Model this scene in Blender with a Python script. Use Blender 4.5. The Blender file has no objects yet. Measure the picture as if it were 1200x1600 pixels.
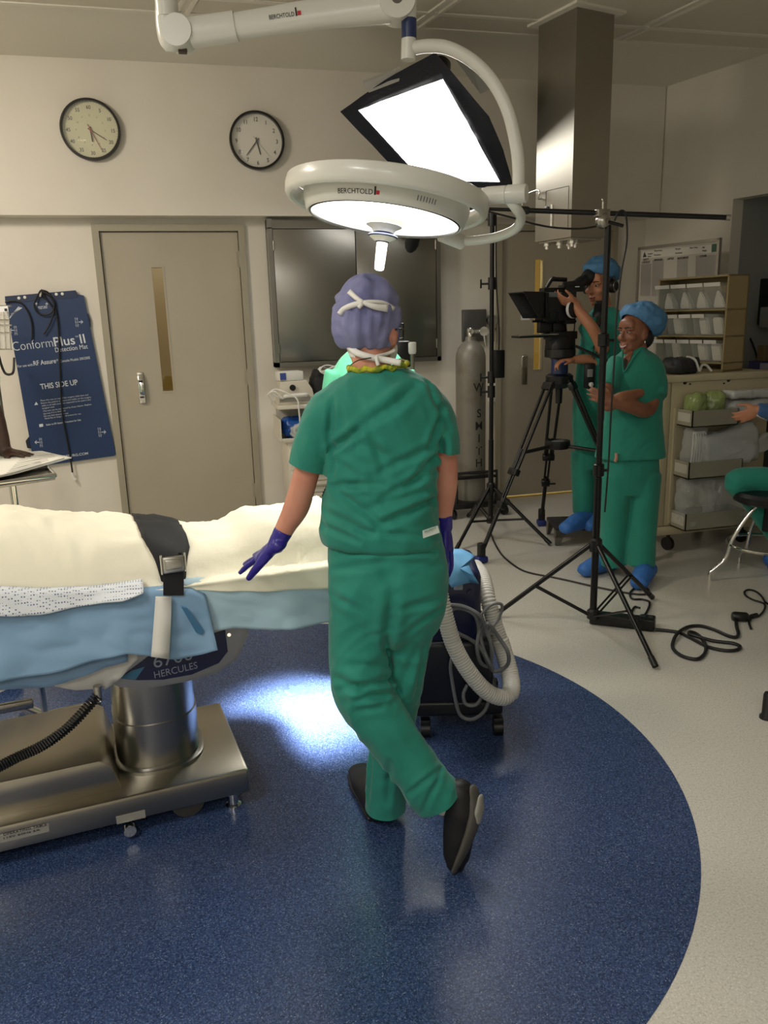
import bpy, bmesh, math, random
import numpy as np
from mathutils import Vector, Matrix, noise, Quaternion
random.seed(7)
SC = bpy.context.scene
COL = SC.collection
# ------------------------------------------------------------------ camera
F, H = 1230.0, 1.58                       # focal length in pixels of the 1200x1600 frame, eye height
_dn = Vector((140, 5000, 1230)).normalized()
_up = -_dn
_fw = (Vector((0, 0, 1)) - _up * _up.z).normalized()
_rt = _fw.cross(_up)
if _rt.x < 0: _rt = -_rt
AW = math.radians(76.0)                   # the far wall runs 76 degrees to the right of the view
CA, SA = math.cos(AW), math.sin(AW)
FWD = Vector((CA, SA, 0)); RGT = Vector((SA, -CA, 0))
CAM = Vector((0, 0, H))
def _w(v):                                # camera (right, down, forward) -> world
    r, f, u = v.dot(_rt), v.dot(_fw), v.dot(_up)
    return FWD * f + RGT * r + Vector((0, 0, u))
cam = bpy.data.cameras.new('camera'); cam_o = bpy.data.objects.new('camera', cam); COL.objects.link(cam_o)
cam.sensor_fit = 'VERTICAL'; cam.sensor_height = 32.0; cam.lens = 32.0 * F / 1600.0; cam.clip_start = 0.05
_cx, _cy, _cz = _w(Vector((1, 0, 0))), _w(Vector((0, -1, 0))), _w(Vector((0, 0, -1)))
cam_o.matrix_world = Matrix(((_cx.x, _cy.x, _cz.x, CAM.x), (_cx.y, _cy.y, _cz.y, CAM.y), (_cx.z, _cy.z, _cz.z, CAM.z), (0, 0, 0, 1)))
SC.camera = cam_o
# ------------------------------------------------------------------ world, exposure, room and fill lights
world = bpy.data.worlds.new('room'); SC.world = world; world.use_nodes = True
world.node_tree.nodes['Background'].inputs[0].default_value = (0.9, 0.85, 0.75, 1)
world.node_tree.nodes['Background'].inputs[1].default_value = 0.02
SC.view_settings.view_transform = 'Standard'; SC.view_settings.look = 'None'
SC.view_settings.gamma = 1.0; SC.view_settings.use_curve_mapping = False
SC.view_settings.exposure = 0.0
def area(name, loc, size, power, color, target=None, sizey=None):
    l = bpy.data.lights.new(name, 'AREA'); l.energy = power; l.color = color
    l.shape = 'RECTANGLE'; l.size = size; l.size_y = sizey or size
    o = bpy.data.objects.new(name, l); COL.objects.link(o); o.location = loc
    d = (Vector(target) - Vector(loc)) if target else Vector((0, 0, -1))
    o.rotation_euler = d.to_track_quat('-Z', 'Y').to_euler()
    return o
area('left_troffer', (-1.9, 3.9, 3.25), 0.6, 95, (1.0, 0.885, 0.735), (-1.2, 4.6, 0.9), 1.2)
area('rear_fill', (-0.6, -1.9, 3.28), 1.2, 48, (1.0, 0.975, 0.93), None, 1.2)  # added fill behind the camera, no fitting modelled; brightens the near side
area('side_fill', (-1.5, 0.5, 3.28), 0.6, 52, (1.0, 0.965, 0.91), None, 1.2)  # added overhead fill from the left, unseen, to shade the cloth folds
def spot(name, loc, target, power, color, ang, blend, radius):
    l = bpy.data.lights.new(name, 'SPOT'); l.energy = power; l.color = color
    l.spot_size = math.radians(ang); l.spot_blend = blend; l.shadow_soft_size = radius
    o = bpy.data.objects.new(name, l); COL.objects.link(o); o.location = loc
    o.rotation_euler = (Vector(target) - Vector(loc)).to_track_quat('-Z', 'Y').to_euler()
    return o
def beam(name, loc, target, power, color, size, spread):
    o = area(name, loc, size, power, color, target); o.data.shape = 'DISK'; o.data.spread = math.radians(spread); return o
# ------------------------------------------------------------------ placing: a seen direction at a real distance
def ray(px, py): return _w(Vector(((px - 600) / F, (py - 800) / F, 1)))
def PZ(px, py, z=0.0):
    d = ray(px, py); return CAM + d * ((z - H) / d.z)
def PY(px, py, Y):
    d = ray(px, py); return CAM + d * (Y / d.y)
def PD(px, py, D):
    d = ray(px, py); return CAM + d * (D / d.dot(FWD))
def PP(px, py, p0, n):
    d = ray(px, py); return CAM + d * ((p0 - CAM).dot(n) / d.dot(n))
# ------------------------------------------------------------------ materials
def lin(c):
    r = []
    for v in c:
        v /= 255.0
        r.append(v / 12.92 if v <= 0.04045 else ((v + 0.055) / 1.055) ** 2.4)
    return (*r, 1.0)
MATS = {}
def M(name, rgb, rough=0.5, metal=0.0, bump=None, var=None, emit=None, alpha=None, trans=0.0, spec=0.5, sheen=0.0, aniso=0.0, coat=0.0):
    if name in MATS: return MATS[name]
    m = bpy.data.materials.new(name); m.use_nodes = True; nt = m.node_tree; b = nt.nodes['Principled BSDF']
    b.inputs['Base Color'].default_value = lin(rgb); b.inputs['Roughness'].default_value = rough
    b.inputs['Metallic'].default_value = metal; b.inputs['Specular IOR Level'].default_value = spec
    b.inputs['Transmission Weight'].default_value = trans; b.inputs['Sheen Weight'].default_value = sheen
    b.inputs['Anisotropic'].default_value = aniso; b.inputs['Coat Weight'].default_value = coat
    if alpha is not None: b.inputs['Alpha'].default_value = alpha
    if emit:
        b.inputs['Emission Color'].default_value = lin(emit[0]); b.inputs['Emission Strength'].default_value = emit[1]
    tc = nt.nodes.new('ShaderNodeTexCoord')
    if var:      # (other colour, scale, detail, low, high[, stretch])
        mp = nt.nodes.new('ShaderNodeMapping'); nt.links.new(tc.outputs['Object'], mp.inputs[0])
        if len(var) > 5: mp.inputs['Scale'].default_value = var[5]
        n = nt.nodes.new('ShaderNodeTexNoise'); n.inputs['Scale'].default_value = var[1]; n.inputs['Detail'].default_value = var[2]
        nt.links.new(mp.outputs[0], n.inputs['Vector'])
        r = nt.nodes.new('ShaderNodeValToRGB'); r.color_ramp.elements[0].position = var[3]; r.color_ramp.elements[1].position = var[4]
        r.color_ramp.elements[0].color = lin(rgb); r.color_ramp.elements[1].color = lin(var[0])
        nt.links.new(n.outputs['Fac'], r.inputs[0]); nt.links.new(r.outputs[0], b.inputs['Base Color'])
    if bump:     # (scale, strength, distance[, stretch])
        mp = nt.nodes.new('ShaderNodeMapping'); nt.links.new(tc.outputs['Object'], mp.inputs[0])
        if len(bump) > 3: mp.inputs['Scale'].default_value = bump[3]
        n = nt.nodes.new('ShaderNodeTexNoise'); n.inputs['Scale'].default_value = bump[0]; n.inputs['Detail'].default_value = 4
        nt.links.new(mp.outputs[0], n.inputs['Vector'])
        bp = nt.nodes.new('ShaderNodeBump'); bp.inputs['Strength'].default_value = bump[1]; bp.inputs['Distance'].default_value = bump[2]
        nt.links.new(n.outputs['Fac'], bp.inputs['Height']); nt.links.new(bp.outputs[0], b.inputs['Normal'])
    MATS[name] = m
    return m
def speckle(name, base, chips, scale, rough, bumpd=0.0):
    m = bpy.data.materials.new(name); m.use_nodes = True; nt = m.node_tree; b = nt.nodes['Principled BSDF']
    tc = nt.nodes.new('ShaderNodeTexCoord'); prev = None
    rgb = nt.nodes.new('ShaderNodeRGB'); rgb.outputs[0].default_value = lin(base); prev = rgb.outputs[0]
    for k, (col, sc, lo, hi) in enumerate(chips):
        n = nt.nodes.new('ShaderNodeTexNoise'); n.inputs['Scale'].default_value = scale * sc; n.inputs['Detail'].default_value = 1.5
        mp = nt.nodes.new('ShaderNodeMapping'); mp.inputs['Location'].default_value = (k * 3.7, k * 1.3, 0)
        nt.links.new(tc.outputs['Object'], mp.inputs[0]); nt.links.new(mp.outputs[0], n.inputs['Vector'])
        r = nt.nodes.new('ShaderNodeMapRange'); r.inputs[1].default_value = lo; r.inputs[2].default_value = hi
        nt.links.new(n.outputs['Fac'], r.inputs[0])
        mx = nt.nodes.new('ShaderNodeMix'); mx.data_type = 'RGBA'; nt.links.new(r.outputs[0], mx.inputs['Factor'])
        nt.links.new(prev, mx.inputs['A']); mx.inputs['B'].default_value = lin(col); prev = mx.outputs['Result']
    nt.links.new(prev, b.inputs['Base Color'])
    n = nt.nodes.new('ShaderNodeTexNoise'); n.inputs['Scale'].default_value = 1.8; n.inputs['Detail'].default_value = 6
    nt.links.new(tc.outputs['Object'], n.inputs['Vector'])
    r = nt.nodes.new('ShaderNodeMapRange'); r.inputs[1].default_value = 0.3; r.inputs[2].default_value = 0.7; r.inputs[3].default_value = rough - 0.015; r.inputs[4].default_value = rough + 0.03
    nt.links.new(n.outputs['Fac'], r.inputs[0]); nt.links.new(r.outputs[0], b.inputs['Roughness'])
    MATS[name] = m
    return m
def steel(name, rgb, rough, stretch=(1, 1, 60), strength=0.08):
    return M(name, rgb, rough, 1.0, bump=(12, strength, 0.002, stretch), aniso=0.4)
# ------------------------------------------------------------------ objects
ORG = {}
def tag(o, label=None, cat=None, group=None, kind=None):
    if label: o['label'] = label
    if cat: o['category'] = cat
    if group: o['group'] = group
    if kind: o['kind'] = kind
    return o
def thing(name, label, cat, loc=(0, 0, 0), group=None):
    o = bpy.data.objects.new(name, None); COL.objects.link(o); o.location = loc; o.empty_display_size = 0.05
    ORG[o.name] = Vector(loc); return tag(o, label, cat, group)
def obj(name, bm, mat, parent=None, smooth=True, angle=40, label=None, kind=None, org=None):
    base = ORG[parent.name] if parent else (Vector(org) if org is not None else Vector((0, 0, 0)))
    if base.length: bmesh.ops.translate(bm, verts=bm.verts, vec=-base)
    bmesh.ops.recalc_face_normals(bm, faces=bm.faces)
    me = bpy.data.meshes.new(name); bm.normal_update(); bm.to_mesh(me); bm.free()
    mats = mat if isinstance(mat, (list, tuple)) else [mat]
    for q in mats: me.materials.append(q)
    if smooth:
        me.polygons.foreach_set('use_smooth', [True] * len(me.polygons))
        if angle < 180: me.set_sharp_from_angle(angle=math.radians(angle))
    o = bpy.data.objects.new(name, me); COL.objects.link(o)
    if parent: o.parent = parent
    else: o.location = base
    ORG[o.name] = base.copy()
    return tag(o, label=label, kind=kind)
def struct(name, bm, mat, smooth=False):
    return obj(name, bm, mat, None, smooth, kind='structure')
def copy_thing(src, dv, label=None, group=None):
    c = src.copy(); COL.objects.link(c); c.location = src.location + Vector(dv); ORG[c.name] = ORG[src.name] + Vector(dv)
    if label: c['label'] = label
    if group: c['group'] = group
    for ch in list(src.children):
        d = ch.copy(); COL.objects.link(d); d.parent = c
        for g in list(ch.children):
            e = g.copy(); COL.objects.link(e); e.parent = d
    return c
def BM(): return bmesh.new()
def frame(o, x, y):
    x = Vector(x).normalized(); z = x.cross(Vector(y)).normalized(); y = z.cross(x); o = Vector(o)
    return Matrix(((x.x, y.x, z.x, o.x), (x.y, y.y, z.y, o.y), (x.z, y.z, z.z, o.z), (0, 0, 0, 1)))
def box(bm, c, s, rot=None, bev=0.0, seg=2):
    mt = (Matrix.Translation(Vector(c)) @ rot.to_4x4() if rot else Matrix.Translation(Vector(c))) @ Matrix.Diagonal((s[0], s[1], s[2], 1))
    r = bmesh.ops.create_cube(bm, size=1.0, matrix=mt)
    if bev > 0:
        es = list({e for v in r['verts'] for e in v.link_edges})
        bmesh.ops.bevel(bm, geom=es, offset=bev, segments=seg, affect='EDGES', profile=0.5, clamp_overlap=True)
    return bm
def bx(bm, a, b, bev=0.0):     # box between two corners
    a, b = Vector(a), Vector(b)
    return box(bm, (a + b) / 2, [max(abs(q), 1e-4) for q in (b - a)], None, bev)
def rotz(a): return Matrix.Rotation(a, 3, 'Z')
def prism(bm, poly, mt, depth, bev=0.0):   # polygon in the frame's xy plane, extruded along its z
    vs = [bm.verts.new(mt @ Vector((p[0], p[1], 0))) for p in poly]
    ws = [bm.verts.new(mt @ Vector((p[0], p[1], depth))) for p in poly]
    n = len(poly); fs = [bm.faces.new(vs[::-1]), bm.faces.new(ws)]
    for i in range(n): fs.append(bm.faces.new((vs[i], vs[(i + 1) % n], ws[(i + 1) % n], ws[i])))
    bmesh.ops.recalc_face_normals(bm, faces=fs)
    if bev > 0:
        es = list({e for f in fs[:2] for e in f.edges})
        bmesh.ops.bevel(bm, geom=es, offset=bev, segments=2, affect='EDGES', profile=0.5, clamp_overlap=True)
    return bm
def slab(bm, pts, thick):     # polygon of world points, thickness as a vector
    thick = Vector(thick); vs = [bm.verts.new(p) for p in pts]; ws = [bm.verts.new(Vector(p) + thick) for p in pts]
    n = len(pts); fs = [bm.faces.new(vs[::-1]), bm.faces.new(ws)]
    for i in range(n): fs.append(bm.faces.new((vs[i], vs[(i + 1) % n], ws[(i + 1) % n], ws[i])))
    bmesh.ops.recalc_face_normals(bm, faces=fs); return bm
def crom(pts, n=6, closed=False):
    P = [Vector(p) for p in pts]
    if len(P) < 3: return P
    out = []; m = len(P)
    for i in range(m if closed else m - 1):
        if closed: a, b, c, d = P[i - 1], P[i], P[(i + 1) % m], P[(i + 2) % m]
        else: b, c = P[i], P[i + 1]; a = P[i - 1] if i else b * 2 - c; d = P[i + 2] if i + 2 < m else c * 2 - b
        for k in range(n):
            t = k / n
            out.append(0.5 * ((2 * b) + (c - a) * t + (2 * a - 5 * b + 4 * c - d) * t * t + (3 * b - a - 3 * c + d) * t ** 3))
    if not closed: out.append(P[-1])
    return out
def _lerp_list(vals, n, m):
    out = []
    for i in range(m):
        t = i / (m - 1) * (n - 1); k = min(int(t), n - 2); u = t - k
        a, b = vals[k], vals[k + 1]
        u = u * u * (3 - 2 * u) * 0.5 + u * 0.5
        out.append(tuple(p + (q - p) * u for p, q in zip(a, b)))
    return out
def tube(bm, pts, r, seg=10, cap=True, closed=False, rfun=None):
    P = [Vector(p) for p in pts]; n = len(P); rings = []
    T = []
    for i in range(n):
        if closed: t = P[(i + 1) % n] - P[i - 1]
        else: t = P[min(i + 1, n - 1)] - P[max(i - 1, 0)]
        T.append(t.normalized() if t.length > 1e-9 else Vector((0, 0, 1)))
    u = T[0].orthogonal().normalized()
    for i in range(n):
        u = u - T[i] * u.dot(T[i])
        if u.length < 1e-6: u = T[i].orthogonal()
        u.normalize(); v = T[i].cross(u)
        rr = rfun(i) if rfun else (r[i] if isinstance(r, (list, tuple)) else r)
        rings.append([bm.verts.new(P[i] + (u * math.cos(a) + v * math.sin(a)) * rr) for a in (2 * math.pi * k / seg for k in range(seg))])
    for i in range(n if closed else n - 1):
        A, B = rings[i], rings[(i + 1) % n]
        for k in range(seg): bm.faces.new((A[k], A[(k + 1) % seg], B[(k + 1) % seg], B[k]))
    if cap and not closed:
        bm.faces.new(rings[0][::-1]); bm.faces.new(rings[-1])
    return bm
def rod(bm, a, b, r, seg=12): return tube(bm, [a, b], r, seg)
def lathe(bm, prof, mt, seg=32, cap=True):   # profile of (radius, height) about the frame's z
    rings = []
    for r, h in prof:
        rings.append([bm.verts.new(mt @ Vector((r * math.cos(a), r * math.sin(a), h))) for a in (2 * math.pi * k / seg for k in range(seg))])
    for A, B in zip(rings, rings[1:]):
        for k in range(seg): bm.faces.new((A[k], A[(k + 1) % seg], B[(k + 1) % seg], B[k]))
    if cap:
        bm.faces.new(rings[0][::-1]); bm.faces.new(rings[-1])
    return bm
def zframe(o, z=(0, 0, 1), xh=None):
    z = Vector(z).normalized(); x = Vector(xh) if xh is not None else z.orthogonal(); x = (x - z * x.dot(z)).normalized(); y = z.cross(x)
    return frame(o, x, y)
def surf(bm, f, nu, nv):      # open grid surface f(i, j)
    V = [[bm.verts.new(f(i, j)) for j in range(nv)] for i in range(nu)]
    for i in range(nu - 1):
        for j in range(nv - 1): bm.faces.new((V[i][j], V[i + 1][j], V[i + 1][j + 1], V[i][j + 1]))
    return V
def thicken(o, t, off=0.0):
    m = o.modifiers.new('thickness', 'SOLIDIFY'); m.thickness = t; m.offset = off; return o
def ellip(bm, c, rad, rot=None, seg=20):
    mt = Matrix.Translation(Vector(c)) @ (rot.to_4x4() if rot else Matrix.Identity(4)) @ Matrix.Diagonal((rad[0], rad[1], rad[2], 1))
    bmesh.ops.create_uvsphere(bm, u_segments=seg, v_segments=max(8, seg * 2 // 3), radius=1.0, matrix=mt); return bm
def limb(bm, pts, rad, side=(1, 0, 0), seg=16, n=5, round_ends=True):
    """closed tapered limb; rad entries r or (a, b), a measured along side"""
    rad = [(q, q) if not isinstance(q, (tuple, list)) else q for q in rad]
    P = crom(pts, n) if len(pts) > 2 else [Vector(pts[0]).lerp(Vector(pts[1]), k / n) for k in range(n + 1)]
    R = _lerp_list(rad, len(rad), len(P))
    side = Vector(side); rings = []
    T = [(P[min(i + 1, len(P) - 1)] - P[max(i - 1, 0)]).normalized() for i in range(len(P))]
    if round_ends:
        pre = [(P[0] - T[0] * R[0][1] * h, tuple(q * s for q in R[0]), T[0]) for h, s in ((0.92, 0.35), (0.75, 0.66), (0.42, 0.9))]
        post = [(P[-1] + T[-1] * R[-1][1] * h, tuple(q * s for q in R[-1]), T[-1]) for h, s in ((0.42, 0.9), (0.75, 0.66), (0.92, 0.35))]
    else: pre = post = []
    for c, r, t in pre + list(zip(P, R, T)) + post:
        u = side - t * side.dot(t)
        if u.length < 1e-3: u = t.orthogonal()
        u.normalize(); v = t.cross(u)
        rings.append([bm.verts.new(c + u * math.cos(a) * r[0] + v * math.sin(a) * r[1]) for a in (2 * math.pi * k / seg for k in range(seg))])
    for A, B in zip(rings, rings[1:]):
        for k in range(seg): bm.faces.new((A[k], A[(k + 1) % seg], B[(k + 1) % seg], B[k]))
    bm.faces.new(rings[0][::-1]); bm.faces.new(rings[-1])
    return bm
def stack(bm, rings, n=4, seg=28):
    """closed body of horizontal-ish superellipse rings: (centre, half-width vector, half-depth vector, exponent)"""
    C = crom([r[0] for r in rings], n); A = crom([r[1] for r in rings], n); B = crom([r[2] for r in rings], n)
    E = _lerp_list([(r[3] if len(r) > 3 else 2.0,) for r in rings], len(rings), len(C)); out = []
    for c, a, b, e in zip(C, A, B, E):
        ring = []
        for k in range(seg):
            t = 2 * math.pi * k / seg; x, y = math.cos(t), math.sin(t); p = 2.0 / e[0]
            ring.append(bm.verts.new(c + a * math.copysign(abs(x) ** p, x) + b * math.copysign(abs(y) ** p, y)))
        out.append(ring)
    for A_, B_ in zip(out, out[1:]):
        for k in range(seg): bm.faces.new((A_[k], A_[(k + 1) % seg], B_[(k + 1) % seg], B_[k]))
    bm.faces.new(out[0][::-1]); bm.faces.new(out[-1])
    return bm
def fuse(bm, voxel=0.006, smooth=4):
    """union of overlapping closed shapes as one continuous surface"""
    bmesh.ops.recalc_face_normals(bm, faces=bm.faces)
    me = bpy.data.meshes.new('t'); bm.to_mesh(me); bm.free()
    o = bpy.data.objects.new('t', me); COL.objects.link(o)
    r = o.modifiers.new('r', 'REMESH'); r.mode = 'VOXEL'; r.voxel_size = voxel
    if smooth:
        s = o.modifiers.new('s', 'SMOOTH'); s.factor = 0.5; s.iterations = smooth
    ev = o.evaluated_get(bpy.context.evaluated_depsgraph_get())
    m2 = bpy.data.meshes.new_from_object(ev); b2 = bmesh.new(); b2.from_mesh(m2)
    bpy.data.objects.remove(o); bpy.data.meshes.remove(me); bpy.data.meshes.remove(m2)
    return b2
def cut(bm, p, n, keep_cap=False):      # drop what lies on the +n side of a plane
    bmesh.ops.bisect_plane(bm, geom=bm.verts[:] + bm.edges[:] + bm.faces[:], plane_co=p, plane_no=n, clear_outer=True)
    return bm
def coords(bm):
    bm.verts.ensure_lookup_table(); return np.array([v.co[:] for v in bm.verts])
def setco(bm, X):
    for v, x in zip(bm.verts, X): v.co = x
def normals(bm):
    bm.normal_update(); return np.array([v.normal[:] for v in bm.verts])
def folds(bm, amp, freq, dirv=(0, 0, 1), stretch=3.0, seed=0.0, weight=None):
    """soft cloth folds: noise stretched along dirv, pushed along the normals"""
    X, N = coords(bm), normals(bm); d = Vector(dirv).normalized()
    out = np.zeros(len(X))
    for i, x in enumerate(X):
        p = Vector(x); a = p.dot(d); q = (p - d * a) + d * (a / stretch)
        w = noise.noise_vector(q * freq * 0.6 + Vector((seed, 3.1, 0)))
        h = noise.noise((q * freq) + w * 0.7 + Vector((0, seed, 7.0)))
        out[i] = 0.35 - abs(h) * 1.6
    if weight is not None: out *= weight(X)
    setco(bm, X + N * (out * amp)[:, None]); return bm
def hem_cut(bm, p, n, rad):
    """open a sleeve or trouser leg with a straight edge: cut at p, drop what lies beyond along n within rad"""
    p, n = Vector(p), Vector(n).normalized()
    fs = [f for f in bm.faces if (f.calc_center_median() - p).length < rad]
    geom = list({v for f in fs for v in f.verts}) + list({e for f in fs for e in f.edges}) + fs
    bmesh.ops.bisect_plane(bm, geom=geom, plane_co=p, plane_no=n)
    bmesh.ops.delete(bm, geom=[v for v in bm.verts if (v.co - p).length < rad and (v.co - p).dot(n) > 1e-5], context='VERTS'); return bm
def creases(bm, lines, side=None):
    """drawn creases: (point, point, depth, width[, ridge]) pressed into the surface"""
    X, N = coords(bm), normals(bm); disp = np.zeros(len(X))
    for L in lines:
        pts, dep, w = [np.array(p) for p in L[0]], L[2], L[3]; d = np.full(len(X), 9.0); t = np.zeros(len(X)); m = len(pts) - 1
        for k in range(m):
            a, b = pts[k], pts[k + 1]; ab = b - a; tk = np.clip(((X - a) @ ab) / max(1e-9, ab @ ab), 0, 1); dk = np.linalg.norm(X - (a + tk[:, None] * ab), axis=1); near = dk < d
            d = np.where(near, dk, d); t = np.where(near, (k + tk) / m, t)
        fall = np.sin(np.clip(t * 0.84 + 0.08, 0, 1) * np.pi) ** 0.6
        g = np.exp(-(d / w) ** 2) - 0.55 * np.exp(-((d - 2.0 * w) / (1.1 * w)) ** 2)
        if side is not None: g = g * (N @ np.array(side) > 0.05)
        disp -= dep * g * fall
    setco(bm, X + N * disp[:, None]); return bm
def text_bm(bm, s, mt, size, bold=0.0, depth=0.0006, align='LEFT', xs=1.0, shear=0.0):
    cu = bpy.data.curves.new('t', 'FONT'); cu.body = s; cu.size = size; cu.align_x = align; cu.align_y = 'BOTTOM_BASELINE'
    cu.extrude = depth / 2; cu.offset = bold * size; cu.shear = shear; cu.resolution_u = 3
    o = bpy.data.objects.new('t', cu); COL.objects.link(o)
    me = bpy.data.meshes.new_from_object(o.evaluated_get(bpy.context.evaluated_depsgraph_get()))
    me.transform(mt @ Matrix.Translation((0, 0, depth / 2)) @ Matrix.Diagonal((xs, 1, 1, 1))); bm.from_mesh(me)
    bpy.data.objects.remove(o); bpy.data.curves.remove(cu); bpy.data.meshes.remove(me); return bm
def poly2(bm, pts, mt, depth=0.0006): return prism(bm, pts, mt, depth)

def text_fit(bm, s, p0, p1, cap, nrm, bold=0.0, depth=0.0006):
    """a line of lettering whose baseline runs from p0 to p1 on a face with outward normal nrm"""
    p0, p1 = Vector(p0), Vector(p1); nrm = Vector(nrm); x = (p1 - p0).normalized(); y = nrm.cross(x); t = bmesh.new()
    text_bm(t, s, Matrix.Identity(4), cap / 0.73, bold, depth); xs = [v.co.x for v in t.verts]; w = max(xs) - min(xs); k = (p1 - p0).length / w; x0 = min(xs)
    fr = frame(p0, x, y) @ Matrix.Diagonal((k, 1, 1, 1)) @ Matrix.Translation((-x0, 0, 0)); t.transform(fr)
    me = bpy.data.meshes.new('t'); t.to_mesh(me); t.free(); bm.from_mesh(me); bpy.data.meshes.remove(me); return bm
# ================================================================== the room
YL, YU, ZC = 6.33, 6.18, 3.332            # lower far wall, protruding upper wall, ceiling
WD = Vector((0.259, -0.966, 0)).normalized(); WN = Vector((0.966, 0.259, 0)).normalized()   # right wall: towards us, outwards
CR = Vector((3.953, YL, 0))
m_wall = M('wall_paint', (222, 217, 206), 0.55, bump=(90, 0.06, 0.002), var=((215, 209, 198), 2.2, 4, 0.35, 0.75))
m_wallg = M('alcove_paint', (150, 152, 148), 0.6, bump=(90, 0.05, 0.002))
m_ceil = M('ceiling_paint', (226, 222, 210), 0.7, bump=(60, 0.05, 0.002))
m_panel = M('ceiling_panel_paint', (212, 206, 190), 0.6)
m_tbar = M('ceiling_bar_paint', (228, 224, 212), 0.45)
m_floor = speckle('floor_vinyl', (200, 197, 187), [((184, 181, 170), 1.0, 0.52, 0.66), ((216, 213, 205), 1.4, 0.56, 0.68), ((150, 148, 140), 2.2, 0.66, 0.72)], 130, 0.24)
m_blue = speckle('floor_blue_vinyl', (50, 68, 106), [((36, 50, 82), 1.0, 0.5, 0.62), ((74, 94, 132), 1.3, 0.54, 0.66), ((140, 152, 170), 2.1, 0.665, 0.71), ((24, 32, 54), 1.9, 0.63, 0.68)], 150, 0.25)
m_frame = M('door_frame_paint', (156, 150, 132), 0.4)
m_door = M('door_paint', (172, 164, 147), 0.42, var=((165, 157, 140), 1.6, 3, 0.3, 0.7))
m_door2 = m_door
m_chrome = M('chrome', (225, 224, 220), 0.12, 1.0)
m_steel = steel('brushed_steel', (168, 165, 158), 0.26, (1, 1, 40))
m_steelv = steel('brushed_steel_vertical', (150, 148, 142), 0.3, (40, 40, 1), 0.05)
m_black = M('black_plastic', (14, 14, 15), 0.4)
m_blackm = M('black_metal', (18, 18, 19), 0.3, 0.3)
m_white = M('white_paint', (225, 224, 218), 0.3)
m_glass = M('window_glass', (240, 245, 240), 0.03, trans=1.0)
m_ink = M('black_ink', (18, 18, 18), 0.6)
m_print = M('white_ink', (228, 230, 232), 0.6)

bm = BM(); bx(bm, (-3.2, -2.7, -0.1), (6.2, 8.0, 0)); struct('floor', bm, m_floor)
bm = BM(); lathe(bm, [(1.467, 0.0), (1.467, 0.0012), (1.4655, 0.0016)], Matrix.Translation((0.14, 2.535, 0)), 160)
tag(struct('floor_inlay', bm, m_blue), 'dark blue speckled circle set into the pale vinyl floor', None)
D1 = (-0.487, 0.505, 2.246); D2 = (2.63, 3.63, 2.246); DF = 0.048
def wall_with_doors(name, y0, y1, z1):
    bm = BM(); xs = [-3.2, D1[0] - DF, D1[1] + DF, D2[0] - DF, D2[1] + DF, 4.3]
    for a, b in ((0, 1), (2, 3), (4, 5)): bx(bm, (xs[a], y0, 0), (xs[b], y1, z1))
    for d in (D1, D2): bx(bm, (d[0] - DF, y0, d[2] + DF), (d[1] + DF, y1, z1))
    return struct(name, bm, m_wall)
wall_with_doors('wall_back', YL, YL + 0.12, 2.36)
bm = BM(); bx(bm, (-3.2, YU, 2.338), (CR.x + 0.03, YL + 0.12, ZC)); bx(bm, (CR.x + 0.03, YL, 2.338), (4.3, YL + 0.12, ZC)); struct('wall_back.upper', bm, m_wall).name = 'trim_1'
# corridor seen through the door slots
bm = BM(); bx(bm, (-3.2, 7.7, 0), (4.6, 7.8, 2.7)); bx(bm, (-3.2, YL + 0.12, 2.6), (4.6, 7.7, 2.7)); bx(bm, (4.5, YL + 0.12, 0), (4.6, 7.7, 2.6)); bx(bm, (-3.3, YL + 0.12, 0), (-3.2, 7.7, 2.6))
struct('wall_corridor', bm, M('corridor_paint', (176, 150, 90), 0.6))
area('corridor_light', (2.4, 7.1, 2.55), 0.5, 32, (1.0, 0.86, 0.5))
area('corridor_light_2', (0.0, 7.1, 2.55), 0.5, 4, (1.0, 0.86, 0.55))
# right wall with the alcove opening
def plan_wall(bm, a, b, out, t, z0, z1):
    a, b = Vector(a), Vector(b); slab(bm, [(a.x, a.y, z0), (b.x, b.y, z0), (b.x + out.x * t, b.y + out.y * t, z0), (a.x + out.x * t, a.y + out.y * t, z0)], (0, 0, z1 - z0))
A0 = CR + WD * 0.852; A1 = CR + WD * 2.9; A2 = CR + WD * 9.6
bm = BM(); plan_wall(bm, CR, A0, WN, 0.12, 0, ZC); plan_wall(bm, A0, A1, WN, 0.12, 2.387, ZC); plan_wall(bm, A1, A2, WN, 0.12, 0, ZC)
struct('wall_right', bm, m_wall)
AD = 0.75; o0, o1 = A0 + WN * AD, A1 + WN * AD
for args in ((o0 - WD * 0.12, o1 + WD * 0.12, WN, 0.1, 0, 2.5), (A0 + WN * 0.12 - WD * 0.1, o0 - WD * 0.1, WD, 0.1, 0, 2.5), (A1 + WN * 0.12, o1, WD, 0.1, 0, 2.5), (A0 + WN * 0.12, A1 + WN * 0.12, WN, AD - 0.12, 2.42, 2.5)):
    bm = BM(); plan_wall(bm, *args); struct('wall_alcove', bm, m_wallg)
bm = BM(); bx(bm, (-3.2, -2.7, 0), (-3.08, YL, ZC)); struct('wall_left', bm, m_wall)
bm = BM(); bx(bm, (-3.2, -2.82, 0), (6.7, -2.7, ZC)); struct('wall_front', bm, m_wall)
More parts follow.
